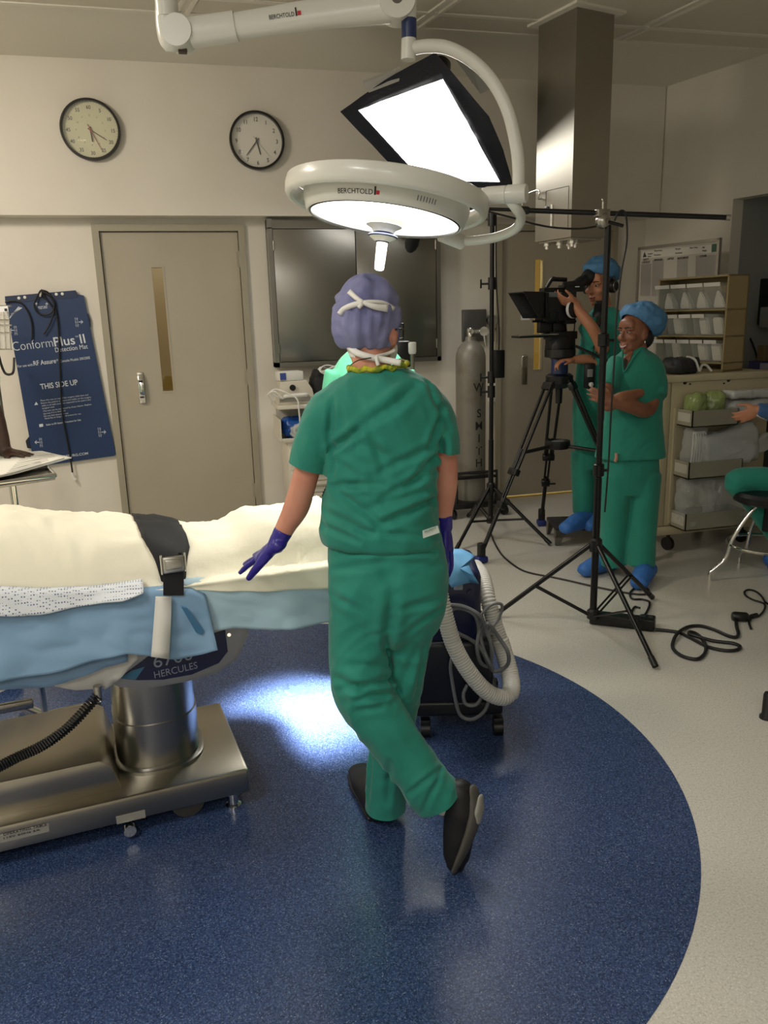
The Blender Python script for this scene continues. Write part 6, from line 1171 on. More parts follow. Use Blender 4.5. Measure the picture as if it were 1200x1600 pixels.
for off in (0.2,):
    for y in (478, 546): rod(q, wq(-45, y, off), wq(18, y, off), 0.005, 6)
    for y in (478, 546): rod(q, wq(16, y), wq(18, y, off), .005, 6)
obj('wires', q, m_chrome, wbk)
q = BM(); slab(q, [wq(-30, 490, -.012), wq(13, 487, -.012), wq(12, 478, -.012), wq(-30, 480, -.012)], FWD * .003); cl_ = obj('card', q, m_print, wbk, False); q = BM(); box(q, wq(9, 484, -.015), (.016, .002, .016), RF); obj('card_mark', q, m_ink, cl_, False)
q = BM(); slab(q, [wq(-30, 545, .01), wq(14, 545, .01), wq(12, 492, .01), wq(-30, 492, .01)], FWD * .004); obj('clear_holder', q, m_clear, wbk, False)
q = BM(); pz0 = wq(-18, 500, .1); rod(q, (pz0.x, pz0.y, 0.03), (pz0.x, pz0.y, wq(0, 470).z), .014); lathe(q, [(.2, 0), (.2, .02), (.03, .04)], Matrix.Translation((pz0.x, pz0.y, 0)), 20); obj('pole', q, m_steel, wbk)
q = BM(); tube(q, crom([wq(-2, 555), wq(2, 570), wq(8, 583), wq(16, 585), wq(21, 580), wq(22, 560, .5)], 5), .008, 8); obj('lead', q, m_cable, wbk)
# step stool under the cameraman
sL, sR = PZ(869, 852), PZ(872, 852); SD = PZ(872, 853).dot(FWD); s0 = PD(869, 825, SD); s1 = PD(962, 828, SD); stp = thing('step_stool', 'low dark grey step stool under the cameraman', 'step stool', Vector((s0.x, s0.y, 0))); w_ = (s1 - s0).dot(RGT); zs_ = s0.z
q = BM(); box(q, s0 + RGT * w_ / 2 + FWD * .16 - Vector((0, 0, .012)), (w_, .32, .024), RF, .005); obj('step_top', q, M('step_rubber', (26, 26, 27), .7), stp)
q = BM(); slab(q, [s0 - Vector((0, 0, .024)), s0 + RGT * w_ - Vector((0, 0, .024)), s0 + RGT * w_ - Vector((0, 0, .07)), s0 - Vector((0, 0, .07))], FWD * .004); m_ss = M('step_steel', (112, 108, 100), .4, .7); obj('step_apron', q, m_ss, stp, False)
for x in (0, 1):
    for y in (0, 1):
        p = s0 + RGT * (w_ * x) + FWD * (.32 * y); p.z = 0; sx = 1 - 2 * x; q = BM(); slab(q, [p + Vector((0, 0, zs_ - .02)), p + RGT * .07 * sx + Vector((0, 0, zs_ - .02)), p + RGT * .03 * sx, p], FWD * (.004 if y == 0 else -.004)); slab(q, [p + Vector((0, 0, zs_ - .02)), p, p + FWD * .03 * (1 - 2 * y), p + FWD * .07 * (1 - 2 * y) + Vector((0, 0, zs_ - .02))], RGT * .004 * sx); obj('leg', q, m_ss, stp, False)

# ================================================================== people
SKIN = dict(fair=M('skin_fair', (206, 146, 122), 0.5, var=((196, 130, 108), 14, 3, 0.35, 0.75)), brown=M('skin_brown', (136, 88, 64), 0.45, var=((120, 74, 52), 14, 3, .35, .75)), tan=M('skin_tan', (176, 120, 90), 0.5), dark=M('skin_dark', (66, 44, 34), 0.45))
m_scrub = M('scrub_green', (27, 130, 113), 0.8, bump=(700, 0.12, 0.0006), var=((23, 120, 103), 5, 3, 0.35, 0.7), sheen=0.15)
m_scrub2 = M('scrub_pale_green', (92, 190, 150), 0.8, bump=(700, 0.1, 0.0006), sheen=0.15)
m_bouf = M('bouffant_blue', (72, 122, 166), 0.7, bump=(60, 0.5, 0.006)); m_cover = M('shoe_cover_blue', (48, 104, 178), 0.6, bump=(45, 0.6, 0.006))
m_glove = M('glove_purple', (40, 30, 132), 0.35, bump=(80, 0.3, 0.002)); m_hair = M('hair_dark', (20, 16, 14), 0.6); m_eye = M('eye_white', (170, 162, 154), .3); m_iris = M('iris_dark', (24, 16, 12), .15); m_lip = M('lip', (140, 72, 62), .4); m_teeth = M('teeth', (235, 232, 224), .25)
def basis(f, tilt=0.0, roll=0.0):
    """head axes: x to the person's right, y the way it looks, z up; tilt > 0 looks down"""
    f = Vector(f).normalized(); x = f.cross(Vector((0, 0, 1))).normalized(); z = x.cross(f)
    R = Matrix((x, f, z)).transposed()
    return R @ Matrix.Rotation(-tilt, 3, 'X') @ Matrix.Rotation(roll, 3, 'Y')
def head_shape(bm, c, R, s=1.0, full=True):
    c = Vector(c); P = lambda x, y, z: c + R @ (Vector((x, y, z)) * s)
    def E(x, y, z, a, b, d, seg=20): ellip(bm, P(x, y, z), (a * s, b * s, d * s), R, seg)
    E(0, -0.012, 0.03, .074, .094, .094, 28); E(0, 0.012, -0.03, .064, .078, .085, 24); E(0, 0.03, -0.078, .05, .056, .045); E(0, 0.062, -0.106, .024, .022, .018)
    if full:
        E(0, .062, 0.045, .056, .03, .04); E(0.033, .072, 0.022, .03, .016, .010); E(-0.033, .072, 0.022, .03, .016, .010)
        E(.042, .058, -.028, .024, .024, .022); E(-.042, .058, -.028, .024, .024, .022)
        limb(bm, [P(0, .088, .012), P(0, .098, -.012), P(0, .108, -.032)], [.008 * s, .010 * s, .013 * s], R @ Vector((1, 0, 0)), 12, 4); E(.012, .094, -.036, .009, .009, .008, 12); E(-.012, .094, -.036, .009, .009, .008, 12)
        E(0, .082, -.066, .026, .014, .008, 14); E(0, .078, -.078, .022, .014, .008, 14)
    for q_ in (-1, 1): E(q_ * .073, -.012, -.012, .010, .02, .032, 14); E(q_ * .071, -.004, -.036, .008, .01, .012, 10)
def neck_shape(bm, c, R, base, r=0.056): limb(bm, [Vector(base), (Vector(base) + Vector(c)) / 2 + R @ Vector((0, -.02, -.03)), Vector(c) + R @ Vector((0, -.018, -.05))], [r * 1.12, r, r * 0.98], R @ Vector((1, 0, 0)), 18)
def face_parts(person, c, R, s=1.0, look=(0, 1, 0), smile=False, lipm=None):
    c = Vector(c); P = lambda x, y, z: c + R @ (Vector((x, y, z)) * s)
    for q_ in (-1, 1):
        q = BM(); ellip(q, P(q_ * .031, .0805, .004), (.0125 * s, .009 * s, .0052 * s), R, 14); e = obj('eye', q, m_eye, person, True, 180)
        q = BM(); ellip(q, P(q_ * .031 + .004 * look[0], .0885, .004), (.0062 * s, .003 * s, .0052 * s), R, 12); obj('iris', q, m_iris, e, True, 180)
        q = BM(); tube(q, crom([P(q_ * .014, .092, .026), P(q_ * .03, .092, .031), P(q_ * .05, .08, .026)], 4), [.003 * s] * 9, 6); obj('eyebrow', q, m_hair, person, True, 180)
    q = BM(); k = 1.0 if smile else 0.7
    tube(q, crom([P(-.028 * k, .084, -.066 + (.006 if smile else 0)), P(-.01, .097, -.069), P(.01, .097, -.069), P(.028 * k, .084, -.066 + (.006 if smile else 0))], 4), .0035 * s, 8)
    tube(q, crom([P(-.026 * k, .082, -.068 + (.004 if smile else 0)), P(-.01, .094, -.082), P(.01, .094, -.082), P(.026 * k, .082, -.068 + (.004 if smile else 0))], 4), .004 * s, 8); obj('lips', q, lipm or m_lip, person, True, 180)
    if smile: q = BM(); limb(q, [P(-.02, .088, -.071), P(0, .094, -.075), P(.02, .088, -.071)], [(.003, .004), (.006, .005), (.003, .004)], R @ Vector((0, 0, 1)), 10); obj('teeth', q, m_teeth, person, True, 180)
def hand_shape(bm, wrist, d, nrm, thumb, s=1.0, curl=(0.25, 0.25, 0.25, 0.25), spread=0.12, thumb_out=0.75, fr=0.0082):
    """hand from the wrist along d; nrm = back of the hand; thumb = side of the thumb; finger k bends by curl[k] at each joint towards the palm"""
    d = Vector(d).normalized(); nrm = Vector(nrm); nrm = (nrm - d * nrm.dot(d)).normalized(); t = Vector(thumb); t = (t - d * t.dot(d) - nrm * t.dot(nrm)).normalized(); W = Vector(wrist)
    limb(bm, [W - d * .02 * s, W + d * .02 * s, W + d * .055 * s, W + d * .086 * s], [(.027 * s, .020 * s), (.034 * s, .018 * s), (.042 * s, .015 * s), (.039 * s, .011 * s)], t, 16, 4)
    L = ((.042, .026, .021), (.047, .029, .022), (.043, .027, .021), (.033, .021, .019))
    for k in range(4):
        o = (1.5 - k) * .0205 * s; base = W + d * (.082 - .004 * abs(k - 1.2)) * s + t * o; dirv = (d + t * (1.5 - k) * spread).normalized(); pts = [base - dirv * .02 * s, base]; p = base; ax = nrm.cross(dirv).normalized()
        c_ = curl[k]; dd = dirv
        for j, l in enumerate(L[k]):
            dd = Quaternion(ax, c_ * (0.8 if j == 0 else 1.0)) @ dd; p = p + dd * l * s; pts.append(p)
        r = fr * (0.93 if k == 3 else 1.0) * s; limb(bm, pts, [r * 1.1, r * 1.15, r * 1.02, r * .95, r * .78], t, 10, 3)
    b = W + d * .022 * s + t * .026 * s - nrm * .004 * s; td = (d * (1 - thumb_out * .5) + t * thumb_out - nrm * .18).normalized(); td2 = (d * 1.0 + t * .35 - nrm * .25).normalized()
    limb(bm, [b - td * .012 * s, b + td * .032 * s, b + td * .042 * s + td2 * .026 * s, b + td * .044 * s + td2 * .050 * s], [.0155 * s, .0125 * s, .0105 * s, .0085 * s], nrm, 12, 3)
def bouffant(parent, c, R, rad, mat_, seed, amp=0.014, shift=(0, -.02, .055), cutz=None, cutn=None, name='bouffant_cap'):
    q = BM(); ellip(q, Vector(c) + R @ Vector(shift), rad, R, 56); C0 = Vector(c) + R @ Vector(shift)
    Ri = R.transposed(); 
    for v in q.verts:
        l = Ri @ (v.co - C0); a = math.atan2(l.x, l.y); h = l.z / rad[2]
        pl = math.sin(a * 17 + 3 * noise.noise(Vector((l.x * 20, l.y * 20, seed)))) * max(0, .9 - h) * amp * 0.35
        v.co += (v.co - C0).normalized() * (noise.noise(v.co * 16 + Vector((seed, 0, 0))) * amp + (.4 - abs(noise.noise(v.co * 24 + Vector((0, 0, seed)))) * 1.8) * amp * .5 + pl + noise.noise(v.co * 45 + Vector((0, seed, 0))) * amp * .35)
    n_ = (R @ Vector(cutn or (0, .45, -1))).normalized(); p_ = C0 + R @ Vector(cutz or (0, 0, -.045)); cut(q, p_, n_)
    Hc_ = Vector(c) + R @ Vector((0, -.012, .03))
    for v in q.verts:                   # the elastic edge pulls in to the head
        dd = -(v.co - p_).dot(n_)
        if dd < .045:
            l = Ri @ (v.co - Hc_); rr_ = math.sqrt((l.x / .082) ** 2 + (l.y / .102) ** 2 + (max(0, l.z) / .102) ** 2); k = (1 - dd / .045) ** 1.5
            if rr_ > 1: v.co = v.co.lerp(Hc_ + R @ (l / rr_), k * .95)
    edge_ = [v for v in q.verts if abs((v.co - p_).dot(n_)) < 9]
    o = obj(name, q, mat_, parent, True, 180); thicken(o, .0025, 0)
    q2 = None
    return o
def bvh_of(bm): return BVHTree.FromBMesh(bm)
def px_creases(bm, lines, sc=1.0, wsc=1.0):
    b = bvh_of(bm); out = []
    for (a, c, dep, w) in lines:
        pp_ = []
        for k in range(9):
            d = ray(a[0] + (c[0] - a[0]) * k / 8, a[1] + (c[1] - a[1]) * k / 8).normalized(); h = b.ray_cast(CAM, d)
            if h[0]: pp_.append(h[0][:])
        if len(pp_) > 1: out.append((pp_, None, dep * sc, w * wsc))
    return creases(bm, out, (-FWD)[:])
# ------------------------------------------------------------------ the nurse in front
ND = 2.13
def N(px, py, off=0.0): return PD(px, py, ND + off)
def pxm(px, py, off=0.0): return (N(px + 1, py, off) - N(px, py, off)).length
nurse = None
HC = N(577, 516, 0.03); HR = basis(FWD * 0.97 + RGT * 0.20, 0.10, 0.03)
bm = BM(); head_shape(bm, HC, HR, 0.97); NB_ = N(590, 596, 0.02); neck_shape(bm, HC, HR, NB_, .049)
LS, RS = N(536, 640, .01), N(660, 640, .01)
stack(bm, [(N(600, y, o), RGT * (hw * pxm(600, y)), FWD * b) for y, hw, b, o in ((850, 70, .085, 0), (790, 74, .08, 0), (720, 74, .085, 0), (650, 76, .09, 0), (625, 62, .07, .005), (598, 38, .05, .018))], 3)
for s_, pts in ((0, [LS, N(498, 680, .0), N(480, 735, -.005), N(464, 790, .02), N(447, 822, .03), N(434, 849, .035)]), (1, [RS, N(688, 670, .02), N(694, 705, .03), N(695, 755, .05), N(692, 800, .07), N(692, 822, .09)])):
    limb(bm, pts, [.036, .04, (.036, .035), (.037, .035), (.029, .028), (.024, .022)], RGT, 16)
for hip, knee, ank in ((N(560, 900), N(566, 1075, -.03), N(690, 1245, -.1)), (N(650, 900), N(636, 1060, .03), N(598, 1240, .1))): limb(bm, [hip, knee, ank], [.06, .042, .034], RGT, 16)
bm = fuse(bm, 0.006, 4)
tmp = obj('person', bm, SKIN['fair'], None, True, 180, org=PZ(598, 1285)); nurse = tag(tmp, 'person seen from behind in green scrubs, purple cap and gloves, leaning on the table', 'person')
# scrub top
def N_ring(y, l, r, b, off=0.0, e=2.3): return (N((l + r) / 2, y, off), RGT * ((r - l) / 2 * pxm((l + r) / 2, y, off)), FWD * b, e)
bm = BM()
stack(bm, [N_ring(851, 514, 684, .108), N_ring(845, 502, 691, .120), N_ring(832, 497, 690, .126), N_ring(812, 500, 686, .122), N_ring(785, 503, 683, .116), N_ring(752, 503, 684, .112), N_ring(718, 507, 686, .114), N_ring(685, 510, 688, .120), N_ring(652, 506, 690, .124), N_ring(628, 503, 692, .120), N_ring(608, 508, 684, .104, .005), N_ring(592, 524, 664, .086, .012), N_ring(581, 542, 645, .068, .02), N_ring(574, 552, 636, .055, .025)], 4, 40)
limb(bm, [N(550, 630, .0), N(514, 644, 0), N(493, 690, 0), N(481, 729, 0), N(477, 745, 0)], [(.054, .078), (.059, .084), (.054, .076), (.052, .070), (.051, .07)], RGT, 24, 5, False)
limb(bm, [N(645, 630, .01), N(676, 642, .02), N(693, 675, .025), N(698, 704, .03), N(699, 720, .035)], [(.054, .078), (.052, .082), (.040, .074), (.034, .068), (.033, .067)], RGT, 24, 5, False)
bm = fuse(bm, 0.006, 8)
folds(bm, 0.008, 7.5, (0.35, 0, 1), 2.2, 1.7); folds(bm, 0.0042, 18, (-0.5, 0, 1), 2.5, 5.2)
px_creases(bm, [((520, 742), (519, 690), .012, .009), ((518, 702), (560, 672), .014, .009), ((556, 674), (650, 604), .009, .012), ((578, 672), (600, 735), .007, .010), ((520, 758), (600, 758), .008, .008), ((524, 765), (600, 822), .009, .010), ((604, 812), (688, 775), .012, .009), ((690, 690), (692, 765), .012, .010), ((664, 590), (700, 668), .008, .010), ((522, 720), (560, 745), .007, .010), ((600, 655), (650, 600), .007, .014), ((690, 700), (640, 760), .010, .012), ((688, 730), (600, 775), .009, .010), ((684, 760), (560, 800), .007, .012), ((686, 790), (590, 822), .008, .010), ((510, 800), (580, 835), .007, .010), ((505, 822), (560, 845), .007, .008), ((560, 690), (620, 720), .006, .012), ((690, 640), (672, 700), .010, .010), ((520, 625), (514, 690), .006, .008), ((640, 800), (690, 775), .008, .009), ((530, 760), (600, 745), .005, .012), ((598, 735), (690, 690), .007, .010), ((560, 830), (660, 838), .007, .008)], 1.0)
hem_cut(bm, N(481, 729), N(481, 733) - N(491, 700), .088); hem_cut(bm, N(699, 704, .03), N(699, 710, .03) - N(696, 680, .03) - RGT * .012, .078)
top = obj('scrub_top', bm, m_scrub, nurse, True, 180)
q = BM(); 
lb0, lb1 = N(662, 831, -.112), N(684, 824, -.10); text_fit(q, 'PROPERTY', N(664, 833, -.126), N(682, 826, -.118), .006, -FWD)
obj('label_print', q, M('label_green', (70, 120, 100), .6), top, False)
q = BM(); slab(q, [N(661, 841, -.122), N(687, 832, -.114), N(684, 821, -.114), N(660, 829, -.122)], -FWD * .0015); obj('cloth_label', q, M('cloth_label', (196, 205, 196), .7), top, False)
# trousers
bm = BM()
stack(bm, [N_ring(1000, 530, 672, .075, 0, 2.0), N_ring(975, 516, 688, .105, 0, 2.2), N_ring(940, 514, 697, .118, -.005), N_ring(905, 513, 700, .122, -.008), N_ring(872, 512, 696, .116), N_ring(845, 512, 690, .106), N_ring(825, 515, 685, .098)], 4, 40)
def nl(pts, rad, side=RGT): limb(bm, pts, rad, side, 26, 6, False)
def rr(px, py, off, halfpx, ry): return (halfpx * pxm(px, py, off), ry)
L_pts = [(560, 930, 0), (560, 985, -.01), (561, 1035, -.03), (568, 1080, -.05), (597, 1130, -.075), (633, 1180, -.09), (660, 1220, -.10), (684, 1250, -.10), (696, 1268, -.10)]
nl([N(*p) for p in L_pts], [rr(560, 930, 0, 46, .105), rr(560, 985, 0, 46, .10), rr(561, 1035, 0, 46, .095), rr(568, 1080, 0, 46, .085), rr(597, 1130, 0, 41, .072), rr(633, 1180, 0, 38, .066), rr(660, 1220, 0, 38, .068), rr(684, 1250, 0, 39, .07), rr(696, 1268, 0, 39, .07)])
R_pts = [(652, 930, 0), (640, 985, .02), (637, 1040, .035), (628, 1090, .05), (614, 1150, .08), (604, 1205, .10), (602, 1256, .11), (601, 1274, .11)]
nl([N(*p) for p in R_pts], [rr(652, 930, 0, 44, .105), rr(640, 985, 0, 38, .098), rr(637, 1040, 0, 32, .088), rr(628, 1090, 0, 31, .078), rr(614, 1150, 0, 32, .07), rr(604, 1205, 0, 32, .068), rr(602, 1256, 0, 33, .070), rr(601, 1274, 0, 33, .07)])
bm = fuse(bm, 0.0065, 6)
folds(bm, 0.007, 7, (0.2, 0, 1), 2.6, 9.1); folds(bm, 0.004, 17, (1, 0, 0.4), 2.2, 3.3)
px_creases(bm, [((613, 930), (604, 1010), .012, .014), ((604, 1000), (612, 1075), .010, .010), ((690, 950), (640, 985), .008, .010), ((688, 935), (630, 950), .006, .010), ((525, 1060), (600, 1090), .010, .012), ((530, 1078), (612, 1062), .009, .010), ((560, 1092), (622, 1080), .009, .009), ((545, 1040), (610, 1040), .006, .010), ((610, 1100), (560, 1110), .006, .010), ((616, 925), (600, 880), .007, .02), ((518, 930), (560, 955), .005, .012), ((518, 890), (600, 880), .005, .010), ((690, 885), (620, 880), .005, .010), ((530, 862), (680, 862), .007, .007), ((660, 1270), (690, 1205), .005, .008), ((640, 1240), (690, 1200), .006, .008), ((655, 1010), (612, 1100), .006, .012), ((665, 1000), (650, 1090), .006, .010), ((600, 1150), (650, 1210), .005, .014), ((580, 1180), (575, 1250), .006, .010), ((610, 1190), (606, 1255), .005, .010)], 1.1)
hem_cut(bm, N(685, 1249, -.10), N(696, 1268, -.10) - N(684, 1250, -.10), .10); hem_cut(bm, N(602, 1262, .11), Vector((0, 0, -1)) - RGT * .05, .085)
tr_o = obj('scrub_trousers', bm, m_scrub, nurse, True, 180)
# cap, its ties, mask ties, collar
m_cap = M('cap_purple', (130, 132, 172), 0.8, bump=(30, 0.4, 0.006), var=((108, 110, 152), 11, 3, 0.4, 0.7))
q = BM(); CC = N(573, 494, .03); crad = (.089, .110, .102); ellip(q, CC, crad, HR, 72)
HRi = HR.transposed()
for v in q.verts:
    l = HRi @ (v.co - CC); h = max(-.999, min(.999, l.z / crad[2])); e_ = 2.6 if h < 0 else 2.2; k_ = min(1.9, (1 - abs(h) ** e_) ** (1 / e_) / math.sqrt(1 - h * h)); v.co = CC + HR @ Vector((l.x * k_, l.y * k_, l.z)); a = math.atan2(l.x, -l.y)
    v.co += (v.co - CC).normalized() * (noise.noise(v.co * 13 + Vector((4, 0, 0))) * .008 + (.4 - abs(noise.noise(v.co * 19 + Vector((0, 9, 0)))) * 1.8) * .007 + noise.noise(Vector((a * 3, h * 1.2, 4))) * .006 * (1 - h)
        + (0.004 * math.cos(a * 22) * math.exp(-((h + .15) / .5) ** 2) * max(0, math.cos(a))) + .007 * math.exp(-((h - .18) / .06) ** 2) * max(0, -math.cos(a * 1.5) * .5 + .3) - 0.006 * math.exp(-((h - .32) / .08) ** 2))
cut(q, CC + HR @ Vector((0, 0, -.080)), HR @ Vector((0, .16, -1)))
bcap = bvh_of(q); cap = obj('surgical_cap', q, m_cap, nurse, True, 180); thicken(cap, .002, 0)
m_tie = M('tie_white', (232, 230, 224), 0.7)
def on_cap(px, py, lift=.003):
    lift += .007
    d = ray(px, py).normalized(); h = bcap.ray_cast(CAM, d); return h[0] - d * lift if h[0] else PD(px, py, ND - .02)
def ribbon(name, P, w, m, parent, t=.002, side=None):
    q = BM(); P = crom(P, 5); va = []; n_ = len(P); W = w if isinstance(w, list) else [w, w]
    for i, p in enumerate(P):
        tg = (P[min(i + 1, n_ - 1)] - P[max(i - 1, 0)]).normalized(); s_ = tg.cross((p - CAM).normalized()).normalized(); ww = W[0] + (W[-1] - W[0]) * i / (n_ - 1); va.append((q.verts.new(p - s_ * ww / 2), q.verts.new(p - (p - CAM).normalized() * .002), q.verts.new(p + s_ * ww / 2)))
    for a, b in zip(va, va[1:]): q.faces.new((a[0], a[1], b[1], b[0])); q.faces.new((a[1], a[2], b[2], b[1]))
    o = obj(name, q, m, parent, True, 180); thicken(o, t, 0); return o
ribbon('mask_tie', [on_cap(530, 491), on_cap(537, 483), on_cap(550, 477), on_cap(566, 473, .005)], .013, m_tie, cap)
ribbon('mask_tie', [on_cap(566, 473, .005), on_cap(582, 472, .005), on_cap(600, 474), on_cap(616, 483)], .011, m_tie, cap)
ribbon('tie_end', [on_cap(566, 472, .007), on_cap(556, 465, .006), on_cap(545, 455, .006)], [.010, .013], m_tie, cap)
ribbon('tie_end', [on_cap(568, 473, .008), on_cap(585, 479, .007), on_cap(606, 482, .006)], [.010, .018], m_tie, cap)
ribbon('tie_end', [on_cap(567, 474, .007), on_cap(560, 481, .006)], .009, m_tie, cap)
bod = BVHTree.FromObject(nurse, bpy.context.evaluated_depsgraph_get())
def on_body(px, py, lift=.006, dflt=-.05):
    d = ray(px, py).normalized(); h = bod.ray_cast(CAM - nurse.location, d); return h[0] + nurse.location - d * lift if h[0] else N(px, py, dflt)
ribbon('neck_tie', [N(541, 537, -.01), on_body(556, 550, .02), on_body(575, 557, .016), on_body(600, 562, .02), N(626, 567, -.06)], [.016, .016], m_tie, nurse)
ribbon('neck_tie', [N(618, 547, -.01), on_body(604, 553, .014), on_body(588, 557, .014)], .009, m_tie, nurse)
ribbon('tie_end', [on_body(588, 557, .018), on_body(589, 564, .016), on_body(591, 571, .016)], .009, m_tie, nurse)
q = BM(); 
slab(q, [N(540, 539, -.005), N(557, 549, -.03), N(556, 562, -.03), N(545, 556, -.005)], FWD * .02); bmesh.ops.bevel(q, geom=q.edges[:], offset=.003, segments=2, affect='EDGES'); obj('mask_side', q, m_tie, nurse)
q = BM(); fc = HC + HR @ Vector((0, .085, -.045)); ellip(q, fc, (.062, .05, .062), HR, 28); obj('face_mask', q, m_tie, nurse, True, 180)
m_yel = M('collar_yellow', (188, 186, 40), .8, var=((110, 130, 30), 60, 2, .42, .62), bump=(60, .5, .004))
q = BM(); cp = []
for a in range(28):
    t = 2 * math.pi * a / 28; rx, ry = 46 * pxm(591, 574), .064; cp.append(N(591, 574, .016) + RGT * rx * math.cos(t) - FWD * ry * math.sin(t) + Vector((0, 0, .004 + .004 * math.sin(a * 2.3) + .012 * math.cos(t) * .4 - .004 * math.sin(t))))
tube(q, cp, .0075, 8, closed=True, rfun=lambda i: .0075 + .0018 * math.sin(i * 2.9)); obj('yellow_collar', q, m_yel, nurse, True, 180)
q = BM(); tube(q, crom([N(548, 570, -.052), N(560, 563, -.06), N(580, 559, -.062)], 4), .0015, 6); obj('necklace', q, m_black, nurse)
q = BM(); e0 = HC + HR @ Vector((.078, .03, .006)); tube(q, crom([HC + HR @ Vector((.078, -.03, .0)), e0, HC + HR @ Vector((.076, .092, .01))], 4), .0028, 8); tube(q, [HC + HR @ Vector((.076, .092, .025)), HC + HR @ Vector((.02, .115, .025)), HC + HR @ Vector((.02, .115, -.015)), HC + HR @ Vector((.076, .092, -.015))], .003, 8, closed=True); obj('glasses', q, m_black, nurse)
# gloves
def glove(wrist, d, nrm, th, arm_dir, **k):
    q = BM(); hand_shape(q, wrist, d, nrm, th, **k); a = Vector(arm_dir).normalized(); limb(q, [Vector(wrist) + a * .052, Vector(wrist) + a * .02, Vector(wrist) - a * .01], [(.0295, .028), (.028, .026), (.028, .024)], Vector(nrm).cross(a), 16, 4, False); q = fuse(q, .0035, 3); folds(q, .0012, 40, a, 1.5, 2.0); return obj('glove', q, m_glove, nurse, True, 180)
def blz(px, py, lift): return on_blanket(px, py, lift)
hp0 = on_blanket(390, 893, .012); W1 = N(431, 853, .03); tip = on_blanket(364, 889, .012); dv = (tip - W1)
glove(W1, dv, (dv.normalized().cross(-FWD)).normalized() if dv.normalized().cross(-FWD).z > 0 else -(dv.normalized().cross(-FWD)).normalized(), -FWD, N(447, 822, .03) - W1, s=1.08, curl=(.04, .0, .0, .06), spread=.17, thumb_out=.75)
W2 = N(694, 822, .09); glove(W2, N(706, 868, .12) - W2, RGT, -FWD, N(692, 800, .07) - W2, s=.95, curl=(.18, .18, .2, .25), spread=.05, thumb_out=.5)
# shoes
m_shoe = M('shoe_black', (12, 12, 13), .55); m_sole = M('shoe_sole', (74, 72, 66), .6); m_sock = M('sock_pale', (206, 204, 190), .8)
fl_h, fl_t = N(722, 1244, -.10), PZ(712, 1362); fl_t += Vector((0, 0, .022)); ax = (fl_t - fl_h)
q = BM(); limb(q, [fl_h - ax * .05 + RGT * -.01, fl_h + ax * .22, fl_h + ax * .55, fl_h + ax * .85, fl_h + ax * 1.0], [(.046, .042), (.050, .046), (.046, .038), (.040, .028), (.028, .02)], RGT, 20, 6); q = fuse(q, .005, 4); sh = obj('shoe', q, m_shoe, nurse, True, 180)
sd = (RGT * .8 - FWD * .6); q = BM(); sl = [fl_h + ax * t + RGT * o_ - FWD * f_ for t, o_, f_ in ((-.08, .030, .012), (.1, .038, .016), (.35, .034, .026), (.6, .022, .026), (.85, .008, .020), (1.0, .0, .012))]; limb(q, sl, [(.012, .024), (.015, .030), (.015, .028), (.012, .026), (.010, .024), (.008, .02)], sd, 16, 5); obj('shoe_sole', q, m_sole, sh, True, 180)
q = BM(); hl = [fl_h + ax * t + RGT * .050 - FWD * .026 for t in (-.02, .14, .26)]; limb(q, hl, [(.006, .016), (.008, .026), (.006, .016)], sd, 14, 4); obj('heel_patch', q, M('heel_grey', (150, 148, 138), .6), sh, True, 180)
q = BM(); limb(q, [N(702, 1238, -.1), N(693, 1258, -.095)], [(.026, .034), (.026, .03)], RGT, 16, 4); obj('sock', q, m_sock, nurse, True, 180)
h0, t0 = PZ(592, 1278), PZ(566, 1222); h0.z = t0.z = .03; fa = (t0 - h0); fa = fa.normalized() * .25
q = BM(); limb(q, [h0, h0 + fa * .3, h0 + fa * .65, h0 + fa * .98], [(.042, .046), (.046, .05), (.05, .036), (.042, .024)], fa.cross(Vector((0, 0, 1))), 20, 6); X = coords(q); X[:, 2] = np.maximum(X[:, 2], 0.012); setco(q, X); sh = obj('shoe', q, m_shoe, nurse, True, 180)
q = BM(); tube(q, [h0, h0 + fa * .3, h0 + fa * .65, h0 + fa * 1.0], .03, 12); 
q.free(); q = BM(); limb(q, [h0 - fa * .05, h0 + fa * .3, h0 + fa * .65, h0 + fa * 1.0], [(.046, .012), (.048, .012), (.054, .012), (.046, .012)], fa.cross(Vector((0, 0, 1))), 20, 5); bmesh.ops.translate(q, verts=q.verts, vec=Vector((0, 0, -.016))); obj('shoe_sole', q, m_black, sh, True, 180)
